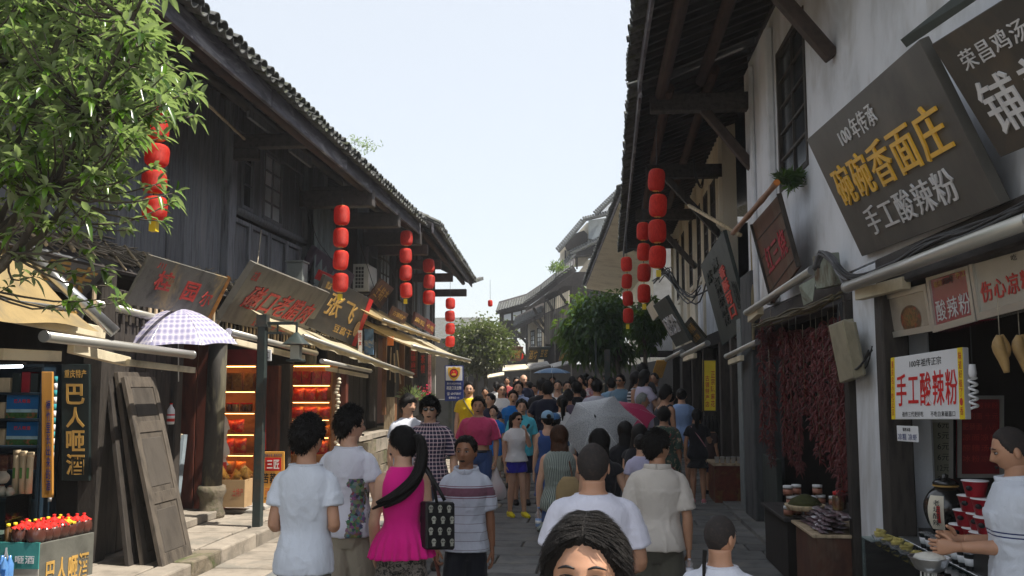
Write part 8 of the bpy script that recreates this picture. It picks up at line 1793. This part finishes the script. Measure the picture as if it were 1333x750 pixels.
# ------------------------------------------------------------------ noodle stall
def noodle_stall():
 zt = P(1165, 722, Y=6.6).z; t = thing('noodle_counter', 'glass-fronted noodle counter below the hanging sign', 'counter', (2.3, 6, 0)); zc = .78
 x0 = 2.02; obj('counter_base', MB().bx(x0+.02, 3.1, 4.2, 7.45, 0, zc-.35), M['darkwood'], t); obj('counter_top', MB().bx(x0+.28, 3.1, 4.2, 7.46, zc, zc+.03), M['steel'], t, bev=.004)
 obj('rear_panel', MB().bx(x0+.30, x0+.32, 4.2, 7.45, zc-.35, zc), M['darkint'], t); obj('lower_shelf', MB().bx(x0, x0+.30, 4.6, 7.45, zc-.37, zc-.35), M['palewood'], t); obj('glass_top', MB().bx(x0, x0+.28, 4.6, 7.46, zc+.02, zc+.028), M['glass'], t); obj('glass_front', MB().bx(x0, x0+.006, 4.6, 7.45, zc-.34, zc+.02), M['glass'], t); obj('glass_end', MB().bx(x0+.01, x0+.28, 7.44, 7.446, zc-.34, zc+.018), M['glass'], t)
 NM = pm('yellow_noodles', (.52, .44, .14), .5, .3, 40, bump=.6, rnd=.15, c2=(.36, .28, .07)); rn = random.Random(3)
 def tray(label, x, y, z, g):
  t2 = thing('noodle_tray', label, 'noodle tray', (x, y, z), 0, g); obj('tray', MB().lathe([(.045, 0), (.062, .028), (.064, .028)], (x, y, z), 12), M['film'], t2); b = MB()
  for k in range(7):
   r = rn.uniform(.02, .042); a0 = rn.uniform(0, 6); h = .015+rn.uniform(0, .03); b.tube([(x+math.cos(a0+q*.8)*r+rn.uniform(-.004, .004), y+math.sin(a0+q*.8)*r, z+h+.004*q) for q in range(8)], .007, 5)
  obj('noodles', b, NM, t2)
 nn = ['first', 'second', 'third', 'fourth', 'fifth', 'sixth', 'seventh']
 for i in range(6): tray('%s tray of yellow noodles on the glass counter top, counted from the pier' % nn[i], x0+.10, 7.3-i*.20, zc+.03, 'noodle trays on the glass top')
 for i in range(7):
  for j in range(2): tray('%s tray of yellow noodles on the %s row of the lower shelf' % (nn[i], ('front', 'rear')[j]), x0+.07+j*.13, 7.3-i*.2, zc-.348, 'noodle trays on the lower shelf')
 BK = pm('black_cup', (.012, .012, .014), .3, .2, 6, rnd=0, spec=.6); cupm = MB().lathe([(.030, 0), (.042, .10), (.044, .102)], n=14); cupm.lathe([(.044, .102), (.045, .108), (.030, .112)], n=14, mi=2); cupm.lathe([(.0345, .03), (.0400, .075)], n=14, mi=1); cm = cupm.mesh('cup'); [cm.materials.append(q) for q in (BK, M['silver'], M['film'])]
 obj('urn_riser', MB().bx(2.40, 2.75, 6.9, 7.3, zc+.031, zc+.118), M['black'], t)
 for r_ in range(2):
  for i in range((8, 3)[r_]): good('black_cup', cm, (x0+.31+r_*.09, (6.95, 6.86)[r_]-i*.115, zc+.031), '%s black lidded cup in the %s row on the noodle counter' % ((nn+['eighth'])[i], ('front', 'rear')[r_]), 'cup', 'black lidded cups on the noodle counter')
 # red bowls in tapering stacks
 bw = MB().lathe([(.055, 0), (.077, .094), (.081, .096), (.081, .101), (.072, .101)], n=20); bw.lathe([(.081, .0965), (.083, .099), (.081, .102)], n=20, mi=1); bm_ = bw.mesh('bowl'); bm_.materials.append(pm('red_paper_bowl', (.40, .012, .025), .4, .15, 6, rnd=.05, bump=.03)); bm_.materials.append(M['paper'])
 rows = [(4, 680), (3, 661), (2, 643), (1, 622)]; base = P(1240, 690, Y=5.95)
 for r_, (n_, yy) in enumerate(rows):
  for i in range(n_):
   y = 6.45-(i+r_*.5)*.165; x = 2.40+.02*(i % 2); z = zc+.17+r_*.103
   t2 = thing('paper_bowl', 'red paper noodle bowl, %s in the %s row of the stepped stack' % (nn[i], ('bottom', 'second', 'third', 'top')[r_]), 'bowl', (x, y, z), 0, 'red paper bowls stacked on the noodle counter'); inst('bowl', bm_, t2, (x, y, z))
   obj('logo', MB().rings([(x-.052, y-.030, z+.048, .010, .010), (x-.056, y-.034, z+.048, .001, .001)], 4) if False else MB().ball((x-.050, y-.040, z+.056), (.024, .020, .018), 10, 6), M['ink'], t2)
 obj('bowl_riser', MB().bx(2.33, 2.6, 5.85, 6.6, zc+.031, zc+.168), M['black'], t)
 # glazed jar
 c = P(1192, 672, Y=6.75); x, y, z = 2.54, 7.1, zc+.12; t2 = thing('wine_urn', 'large dark glazed urn with a calligraphy label on the noodle counter', 'urn', (x, y, z)); GL = pm('black_glaze', (.012, .011, .010), .12, .3, 5, rnd=0, spec=.8)
 obj('urn', MB().lathe([(.09, 0), (.13, .06), (.155, .15), (.15, .22), (.11, .29), (.075, .32), (.08, .34)], (x, y, z), 28, sub=3), GL, t2); obj('lid', MB().lathe([(.088, .34), (.09, .355), (.06, .38), (.02, .39), (.022, .41), (.004, .42)], (x, y, z), 20), GL, t2); obj('lid_ring', MB().lathe([(.083, .325), (.092, .332), (.083, .34)], (x, y, z), 20), M['golddim'], t2)
 def wrap(u0, u1, z0, z1, m, nm, off):
  def fn(u, v):
   a = u0+(u1-u0)*u; zz = z0+(z1-z0)*v; r = .158*math.sin(min(PI*.98, max(.5, (zz/.34)*2.2+.55)))**.7+off; return (x+math.cos(a)*r, y+math.sin(a)*r, z+zz)
  obj(nm, MB().grid(fn, 10, 8), m, t2)
 wrap(3.5, 4.25, .03, .27, M['cream'], 'label', .006); wrap(3.95, 4.10, .08, .20, M['red'], 'red_seal', .009)
 q = [Vector((x-.135, y-.115, z+.25)), Vector((x-.095, y-.15, z+.25)), Vector((x-.105, y-.165, z+.06)), Vector((x-.15, y-.125, z+.06))]; obj('lettering', vletters(q, '老坛酸辣', .1, .9, .02, .98, .004), M['ink'], t2)
 # white menu holder paper on the jar
 # colander and falling noodles
 t3 = META[pc.name]; wl = wpt(pc, t3['A']['L'][2]); wr = wpt(pc, t3['A']['R'][2])
 c = (wl+wr)/2+Vector((-.16, 0, -.07)); t4 = thing('colander', 'steel colander held by the cook with noodles streaming out below', 'colander', tuple(c))
 prof = [(.035, -.075), (.07, -.06), (.09, -.02), (.095, .0), (.103, .002), (.103, -.004), (.092, -.006), (.086, -.022), (.066, -.054)]
 b = MB(); b.rings([(c.x, c.y, c.z+q[1], q[0], q[0]) for q in prof[:5]], 26, sub=2, cap=False); b.rings([(c.x, c.y, c.z+q[1]-.001, q[0], q[0]) for q in prof[4:]], 26, sub=2, cap=False); obj('bowl', b, M['steel'], t4); obj('dough', MB().lathe([(.085, -.015), (.07, .01), (.03, .022), (.004, .024)], tuple(c), 20), pm('starch_dough', (.6, .58, .52), .5, .15, 20, bump=.4), t4)
 b = MB()
 for k in range(14):
  a0 = rn.uniform(0, 6.28); r = rn.uniform(.01, .055); x_, y_ = c.x+math.cos(a0)*r, c.y+math.sin(a0)*r; b.tube([(x_, y_, c.z-.06), (x_+rn.uniform(-.008, .008), y_, c.z-.25), (x_+rn.uniform(-.015, .015), y_, c.z-.48)], .0042, 5, sub=3)
 obj('noodle_strands', b, pm('wet_noodle', (.55, .55, .52), .2, .1, 5, rnd=0, spec=.7), t4, kind='stuff')
 t5 = thing('boiling_pot', 'large steel pot under the colander below the right frame corner', 'pot', (c.x, c.y, .2)); obj('pot', MB().rings([(c.x+.02, c.y, .0, .22, .22), (c.x+.02, c.y, c.z-.45, .24, .24)], 28), M['steel'], t5)
 for i, px in enumerate((1301, 1327)):
  c = P(px, 437, Y=5.6); t6 = thing('hanging_squash', ['pale tan squash hanging left of its twin over the cook', 'pale tan squash hanging at the right frame edge'][i], 'squash', tuple(c), 0, 'squashes hanging under the counter lintel'); GM = pm('tan_squash', (.42, .27, .11), .5, .3, 7, rnd=.1); b = MB(); b.tube([(c.x, c.y, c.z), (c.x-.01, c.y, c.z-.06), (c.x+.015, c.y, c.z-.14), (c.x+.03, c.y, c.z-.215)], [.018, .036, .030, .016], 12, sub=3); obj('fruit', b, GM, t6); b = MB(); b.tube([(c.x+.02, c.y+.03, c.z+.005), (c.x+.045, c.y+.03, c.z-.08), (c.x+.03, c.y+.03, c.z-.15)], [.016, .030, .012], 12, sub=3); obj('fruit', b, GM, t6); obj('string', MB().tube([tuple(c+Vector((0, 0, .0))), (c.x, c.y, c.z+.25)], .003, 4), M['straw'], t6)
 c = P(1266, 486, Y=6.4); t7 = thing('spiral_bulb', 'unlit white spiral bulb hanging beside the hanging sign', 'bulb', tuple(c)); b = MB(); b.tube([(c.x+math.cos(k*.7)*.024, c.y+math.sin(k*.7)*.024, c.z-.03-k*.0052) for k in range(40)], .009, 6); obj('spiral', b, M['paper'], t7); obj('socket', MB().lathe([(.02, -.03), (.026, 0), (.02, .06)], tuple(c), 12), M['paper'], t7); obj('wire', MB().tube([tuple(c), (c.x, c.y, c.z+.6)], .004, 4), M['cable'], t7)
noodle_stall()
# ------------------------------------------------------------------ parasols in the crowd
def pat_umb():
 m, nt, b = new_mat('grey_patterned_nylon'); tc = nd(nt, 'ShaderNodeTexCoord'); vo = nd(nt, 'ShaderNodeTexVoronoi'); vo.inputs['Scale'].default_value = 75; nt.links.new(tc.outputs['Object'], vo.inputs['Vector'])
 cc = ramp(nt, vo.outputs['Distance'], [(.2, (.15, .155, .165)), (.5, (.30, .31, .325))]); nt.links.new(cc, b.inputs['Base Color']); b.inputs['Roughness'].default_value = .45; return m
umbrella('large grey patterned parasol tilted over the crowd', P(775, 543, Y=10.9), .47, (.18, .78, -.62), pat_umb(), shaft=.62, n=6, depth=.20)
umbrella('crimson parasol partly behind the grey patterned one', P(806, 529, Y=11.9), .46, (.05, .42, -.9), pm('crimson_nylon', (.33, .018, .075), .5, .15, 5, rnd=0), shaft=.6, n=8, depth=.18)
umbrella('slate blue umbrella far along the street above the dark-shirted pair', P(719, 479, Y=23), .47, (0, 0, -1), pm('slate_blue_nylon', (.055, .13, .24), .55, .15, 5, rnd=0), shaft=.7, n=8, depth=.14)
# things people carry
def skull_bag():
 m = META[wp.name]; a = P(588, 655, Y=6.0); t = thing('shoulder_bag', 'black shoulder bag patterned with pale skulls hanging from a long strap', 'bag', tuple(a)); q = cq(555, 654, 593, 716, 5.98, 6.12); BG = M['black']
 obj('bag', MB().slab(q, .09), BG, t, bev=.012); Q = [Vector(p) for p in q]; n = -(Q[1]-Q[0]).cross(Q[3]-Q[0]).normalized(); rn = random.Random(5); pal = pm('pale_skull_print', (.42, .42, .36), .6, .2, 20, rnd=.2)
 for i in range(3):
  for j in range(4):
   u, v = .18+i*.31+.10*(j % 2)-.03, .13+j*.235; c = Q[0].lerp(Q[1], u).lerp(Q[3].lerp(Q[2], u), v)+n*.002; rx = (Q[1]-Q[0]).normalized()
   s = obj('skull_print', MB().add([tuple(c+rx*math.cos(w_)*.017+Vector((0, 0, math.sin(w_)*.019+.004))) for w_ in [2*PI*k/12 for k in range(12)]], [tuple(range(12))]).bar(c+Vector((0, 0, -.012)), c+Vector((0, 0, -.026)), .020, .002, up=tuple(n)), pal, t)
   for e in (-1, 1): obj('eye_print', MB().add([tuple(c+n*.0022+rx*(e*.007+math.cos(w_)*.0045)+Vector((0, 0, math.sin(w_)*.0055+.004))) for w_ in [2*PI*k/8 for k in range(8)]], [tuple(range(8))]), BG, s)
 top = P(551, 607, Y=6.02); obj('strap', MB().tube([tuple(Q[0].lerp(Q[1], .35)), tuple(P(562, 625, Y=5.96)), tuple(top), tuple(top+Vector((0, .12, -.02))), tuple(Q[0].lerp(Q[1], .55)+Vector((0, .09, 0)))], [(.012, .005)]*5, 6, sub=4), BG, t)
skull_bag()
def at_hand(p, key, off=(0, 0, 0)): return wpt(p, Vector(META[p.name]['A'][key][2])+Vector(off))
h = at_hand(pm4, 'R', (0, .02, -.08)); t = thing('walking_stick', 'thin dark red-brown stick held by the man in the striped polo', 'stick', tuple(h)); obj('stick', MB().tube([tuple(h+Vector((-.02, -.02, .05))), tuple(h+Vector((.16, -.12, -.62)))], [.014, .009], 8), M['redwood'], t)
h = at_hand(pp7, 'L', (0, 0, -.10)); t = thing('carrier_bag', 'thin white carrier bag holding red fruit', 'bag', tuple(h)); rn = random.Random(4)
b = MB(); b.rings([(h.x, h.y, h.z-.46, .10, .08), (h.x, h.y, h.z-.42, .15, .12), (h.x, h.y, h.z-.30, .15, .12), (h.x, h.y, h.z-.14, .07, .06), (h.x, h.y, h.z, .018, .015)], 18, sub=3, cap=False)
def filmy():
 m, nt, b2 = new_mat('cloudy_bag_film'); b2.inputs['Base Color'].default_value = (.7, .68, .7, 1); b2.inputs['Roughness'].default_value = .4; tr = nd(nt, 'ShaderNodeBsdfTransparent'); mx = nd(nt, 'ShaderNodeMixShader'); mx.inputs[0].default_value = .45
 nt.links.new(b2.outputs[0], mx.inputs[1]); nt.links.new(tr.outputs[0], mx.inputs[2]); nt.links.new(mx.outputs[0], nt.nodes['Material Output'].inputs[0]); return m
obj('film', b, filmy(), t); b = MB()
for i in range(16): b.ball((h.x+rn.uniform(-.09, .09), h.y+rn.uniform(-.06, .06), h.z-.41+rn.uniform(0, .13)), .036, 8, 5)
obj('fruit', b, pm('red_fruit', (.5, .03, .04), .4, .3, 8), t, kind='stuff')
h = at_hand(pb, 'R', (0, .01, -.12)); bottle('small clear bottle held by the man in the beige polo', (h.x, h.y-.05, h.z-.05), .12, .026, M['film'], wm=LILAC)
h = at_hand(p25, 'L', (0, .0, -.12)); bottle('water bottle held by the brown-haired woman', (h.x, h.y-.03, h.z-.10), .21, .032, M['film'], wm=LBLUE)
h = P(741, 640, Y=9.0); t = thing('tote_bag', 'tan fabric bag on the back of the brown-haired woman', 'bag', tuple(h)); b = MB().rings([(h.x, h.y, h.z-.10, .10, .04), (h.x, h.y, h.z-.08, .13, .06), (h.x, h.y, h.z+.05, .12, .05), (h.x, h.y, h.z+.14, .06, .02)], 16, sub=3); obj('bag', b, pm('tan_fabric', (.36, .26, .13), .8, .2, 8), t); s_ = wpt(p25, (.09, -.085, META[p25.name]['H']*.80)); s2 = s_+Vector((.0, .10, .045)); obj('strap', MB().tube([(h.x+.03, h.y, h.z+.12), tuple((Vector(h)+s_)/2+Vector((.02, -.02, .05))), tuple(s_), tuple(s2)], (.008), 6, sub=3), M['signbrown'], t)
h = wpt(pbag, (0, .28, 1.12)); t = thing('blue_carrier', 'bright blue bag held to the chest of the woman in white', 'bag', tuple(h)); obj('bag', MB().bx(h.x-.20, h.x+.14, h.y-.05, h.y+.05, h.z-.22, h.z+.18), pm('bright_blue_film', (.01, .18, .6), .35, .2, 6), t, bev=.03)
h = at_hand(p9, 'L', (0, .03, .08)); t = thing('snack_stick', 'dark snack held to the mouth of the woman in blue shorts', 'snack', tuple(h)); obj('snack', MB().tube([tuple(h), tuple(h+Vector((.03, -.03, .05)))], .02, 8), M['black'], t)
for pr_n, m_, lb, a_, c_ in ((p43, pm('pink_strap', (.55, .25, .30), .5), 'pink diagonal bag strap over the black dress', (-.10, -.075, 1.33), (.14, -.12, .98)), (py8, M['black'], 'dark strap across the mustard tee', (.085, .10, 1.36), (-.12, .14, 1.05))):
 H_ = META[pr_n.name]['H']/1.62; A_, B_ = wpt(pr_n, Vector(a_)*H_), wpt(pr_n, Vector(c_)*H_); t = thing('bag_strap', lb, 'strap', tuple(A_)); obj('strap', MB().tube([tuple(A_), tuple((A_+B_)/2+(Vector((0, -.03, 0)))), tuple(B_)], [(.018, .006)]*3, 8, sub=4), m_, t)
# ------------------------------------------------------------------ trees
def leaf(b, o, d, up, L, W, droop=.25, mi=0):
 d = d.normalized(); s = d.cross(up); s = s.normalized() if s.length > .05 else d.cross(Vector((.3, .5, .2))).normalized(); n = s.cross(d)
 p = [o+d*L*t-n*(-.0)-Vector((0, 0, 1))*droop*L*t*t for t in (0, .3, .65, 1)]
 f = n*W*.25
 b.add([p[0], p[1]+s*W*.45+f, p[1], p[1]-s*W*.45+f, p[2]+s*W*.42+f, p[2], p[2]-s*W*.42+f, p[3]], [(0, 1, 2), (0, 2, 3), (1, 4, 5, 2), (2, 5, 6, 3), (4, 7, 5), (5, 7, 6)], mi, True)
def near_tree():
 rn = random.Random(77); t = thing('broadleaf_tree', 'leafy tree with long glossy leaves and many thin branches filling the upper left corner', 'tree', (-4.35, 5.2, .15))
 root = Vector((-4.35, 5.2, 2.05)); obj('trunk', MB().tube([(-4.38, 5.2, .12), (-4.36, 5.2, 1.0), tuple(root)], [.11, .085, .075], 14, sub=3), M['bark'], t)
 lf = MB(); br = MB(); limbs = []
 def ok(p):      # keep inside the outline the crown has
  return True
 ends = []
 for i in range(14):
  a = i/13; tgt = P(-120+rn.uniform(-40, 40)+a*350, -160+rn.uniform(-60, 60)+abs(a-.4)*190, Y=rn.uniform(4.3, 6.2)); mid = root.lerp(tgt, .5)+Vector((rn.uniform(-.1, .3), rn.uniform(-.2, .2), rn.uniform(-.35, -.05)))
  b = MB().tube([tuple(root-Vector((0, 0, .2))), tuple(root.lerp(mid, .5)+Vector((.03, 0, .02))), tuple(mid), tuple(tgt)], [.045, .028, .02, .008], 8, sub=4); obj('limb', b, M['bark'], t); limbs.append((root, mid, tgt))
 tips = []
 n = 0
 while n < 1050:
  px, py = rn.uniform(-160, 262), rn.uniform(-170, 330); Y = rn.uniform(4.2, 6.3)
  edge = 255-abs(py-100)*.35 if py < 130 else 245-(py-130)*.55
  if px > edge*rn.uniform(.82, 1.02): continue
  if py > 205 and rn.random() < (py-190)/130: continue
  tips.append(P(px, py, Y=Y)); n += 1
 for px, py in ((236, 128), (252, 118), (262, 124), (248, 98), (230, 150), (255, 150), (210, 238), (228, 262), (232, 250), (205, 215), (168, 300), (140, 350), (150, 372), (120, 330), (100, 300), (75, 345), (60, 290), (30, 330), (95, 392), (160, 392), (148, 388), (45, 360), (110, 265), (150, 250), (180, 262), (215, 288), (12, 372)):
  tips.append(P(px, py, Y=rn.uniform(4.9, 5.6)))
 for tp in tips:
  # branch from the nearest limb
  best = None
  for r0, m_, tg in limbs:
   for s_ in (.25, .45, .6, .75, .9, 1.0):
    q = r0.lerp(m_, s_*2) if s_ < .5 else m_.lerp(tg, (s_-.5)*2)
    dd = (q-tp).length + (0.4 if q.z > tp.z+.2 else 0)
    if best is None or dd < best[0]: best = (dd, q)
  q = best[1]; mid = q.lerp(tp, .55)+Vector((rn.uniform(-.05, .05), rn.uniform(-.05, .05), -.05-.05*rn.random()))
  br.tube([tuple(q), tuple(mid), tuple(tp)], [.0085, .006, .003], 5, sub=3)
  d0 = (tp-mid).normalized(); k = rn.choice((5, 6, 7, 8))
  a0 = rn.uniform(0, 6); u = d0.cross(Vector((0, 0, 1))).normalized() if abs(d0.z) < .95 else Vector((1, 0, 0)); v = u.cross(d0)
  for i in range(k):
   a = a0+2*PI*i/k+rn.uniform(-.3, .3); sp = rn.uniform(.5, 1.1); d = d0*rn.uniform(.3, 1)+u*math.cos(a)*sp+v*math.sin(a)*sp; d.z -= .15
   leaf(lf, tp-d0*rn.uniform(0, .05), d, Vector((rn.uniform(-.4, .4), rn.uniform(-.4, .4), 1)), rn.uniform(.06, .125), rn.uniform(.026, .044), rn.uniform(.05, .5))
  for i in range(5):      # leaves along the twig
   o = mid.lerp(tp, rn.uniform(.1, .9)); d = Vector((rn.gauss(0, 1), rn.gauss(0, 1), rn.gauss(0, .5))); leaf(lf, o, d, Vector((0, 0, 1)), rn.uniform(.07, .12), rn.uniform(.028, .042), .3)
 obj('twigs', br, M['bark'], t, kind='stuff'); obj('leaves', lf, M['leaf_near'], t, kind='stuff')
near_tree()
def round_tree(label, c, rad, trunks, n, L, W, mat, seed, clumps=60, z0=0.0, droop=.2, flat=.9):
 rn = random.Random(seed); t = thing('street_tree', label, 'tree', (c[0], c[1], z0)); C0 = Vector(c)
 for x, y in trunks:
  obj('trunk', MB().tube([(x, y, z0-.05), (x+rn.uniform(-.05, .05), y, (z0+c[2])/2), tuple(C0.lerp(Vector((x, y, c[2]-rad[2]*.4)), .6))], [.10, .075, .04], 10, sub=3), M['bark'], t)
  for i in range(7):
   d = Vector((rn.gauss(0, 1), rn.gauss(0, 1), abs(rn.gauss(0, .8))+.2)).normalized(); s = Vector((x, y, c[2]-rad[2]*.8)); e = C0+Vector((d.x*rad[0], d.y*rad[1], d.z*rad[2]))*.75; obj('limb', MB().tube([tuple(s), tuple(s.lerp(e, .5)+Vector((0, 0, .1))), tuple(e)], [.04, .025, .01], 6, sub=2), M['bark'], t)
 b = MB(); cl = []
 for i in range(clumps):
  d = Vector((rn.gauss(0, 1), rn.gauss(0, 1), rn.gauss(0, 1))).normalized(); f = rn.uniform(.45, 1.0)
  cl.append(C0+Vector((d.x*rad[0]*f, d.y*rad[1]*f, d.z*rad[2]*f*flat)))
 for i in range(n):
  q = rn.choice(cl); s = rad[0]*.20; o = q+Vector((rn.gauss(0, s), rn.gauss(0, s), rn.gauss(0, s*.8))); d = (o-C0).normalized()*.7+Vector((rn.gauss(0, .7), rn.gauss(0, .7), rn.gauss(0, .5)))
  s_ = d.cross(Vector((rn.random(), rn.random(), rn.random()+.2))).normalized()*W*.5; l = d.normalized()*L*rn.uniform(.6, 1.2); dz = Vector((0, 0, -droop*L))
  b.add([o, o+l*.45+s_, o+l+dz, o+l*.5-s_], [(0, 1, 2, 3)])
 cr_ = obj('crown', b, mat, t, kind='stuff')
C1 = P(627, 449, Y=34); g1 = gz(34); round_tree('round olive-green tree at the end of the left row', tuple(C1), (1.02, 1.0, .98), [(P(618, 500, Y=34).x, 34.2), (P(634, 500, Y=34).x, 34)], 9000, .16, .075, M['leaf_olive'], 5, 90, g1)
C2 = P(781, 430, Y=27); round_tree('dark green tree with drooping leaves in front of the right shop row', tuple(C2), (.98, .95, 1.12), [(P(808, 500, Y=26.5).x, 26.5)], 8000, .24, .10, M['leaf_dark'], 9, 70, gz(27), .6)
C3 = P(842, 425, Y=25); round_tree('smaller dark tree behind the lowest lantern string', tuple(C3), (.42, .5, .75), [(P(840, 500, Y=25).x, 25)], 2200, .22, .10, M['leaf_dark'], 12, 25, gz(25), .5)
# posts, boards and low awnings in the far middle
def far_bits():
 for i, (x, y0, y1, Y, w_) in enumerate(((791, 455, 520, 22, .14), (776, 440, 510, 26, .06), (744, 462, 505, 30, .05), (757, 470, 500, 30, .04))):
  a, c = P(x, y0, Y=Y), P(x, y1, Y=Y); t = thing('street_post', ['thick dark post in the right crowd', 'thin dark post beside the dark green tree', 'slim grey post under the far right awning', 'thinnest post beside the slim grey one'][i], 'post', (c.x, Y, gz(Y))); obj('post', MB().bx(c.x-w_/2, c.x+w_/2, Y-w_/2, Y+w_/2, gz(Y), a.z), M['poleG'] if i != 2 else M['concrete'], t)
 for i, (q, m) in enumerate((([(655, 476), (684, 474), (690, 480), (654, 483)], M['canvas_w']), ([(686, 474), (712, 470), (716, 475), (688, 481)], M['concrete']), ([(716, 474), (782, 457), (784, 461), (718, 479)], M['concrete']), ([(632, 488), (656, 484), (656, 488), (632, 492)], M['canvas_w']))):
  Y = 36+i; t = thing('far_awning', ['pale low awning right of the round tree trunks', 'grey awning beyond the family group', 'long thin grey awning below the dark green tree', 'narrow pale awning under the round tree'][i], 'awning', tuple(P(*q[0], Y=Y))); obj('canvas', MB().slab([P(*p, Y=Y+(1.2 if k < 2 else 0)) for k, p in enumerate(q)], .05), m, t)
 for i, (q, m, tx) in enumerate((((662, 452, 678, 470), M['signbrown'], '茶馆'), ((685, 452, 700, 472), M['signdark'], '酒坊'), ((700, 452, 713, 468), M['signgreen'], '豆花'), ((727, 456, 742, 470), pm('ochre_sign', (.28, .16, .05), .6), '麻花'), ((733, 497, 738, 510), M['yellow'], '茶'), ((745, 452, 758, 468), M['signbrown'], '面庄'), ((640, 460, 655, 478), M['signbrown'], '客栈'), ((848, 470, 862, 492), pm('amber_sign', (.45, .25, .05), .6), '小吃'))):
  lb = ['brown tilted board right of the round tree', 'black board hanging in the far middle', 'grey-green board beside the black far board', 'ochre lantern-shaped far sign', 'small yellow far sign above the heads', 'brown far board under the dark green tree', 'brown board behind the round tree trunks', 'amber sign behind the long-haired woman'][i]
  qq = cq(*q, 37+i*.3 if i < 7 else 24); qq[0] = qq[0]+Vector((.12, -.2, 0)); qq[1] = qq[1]+Vector((.12, -.2, 0)); board(lb, qq, m, [(tx, .15, .2, .85, .8, M['golddim'], .01, .01)], th=.05)
far_bits()
hz = obj('haze', MB().bx(-40, 40, -8, 110, -1.2, 30), None, kind='stuff')
hm_ = bpy.data.materials.new('summer_haze'); hm_.use_nodes = True; hn = hm_.node_tree; hn.nodes.clear(); pv_ = hn.nodes.new('ShaderNodeVolumePrincipled'); ho = hn.nodes.new('ShaderNodeOutputMaterial')
pv_.inputs['Color'].default_value = (.92, .95, 1, 1); pv_.inputs['Density'].default_value = .0013; pv_.inputs['Anisotropy'].default_value = .3; hn.links.new(pv_.outputs[0], ho.inputs['Volume']); hz.data.materials.append(hm_)
link_all()
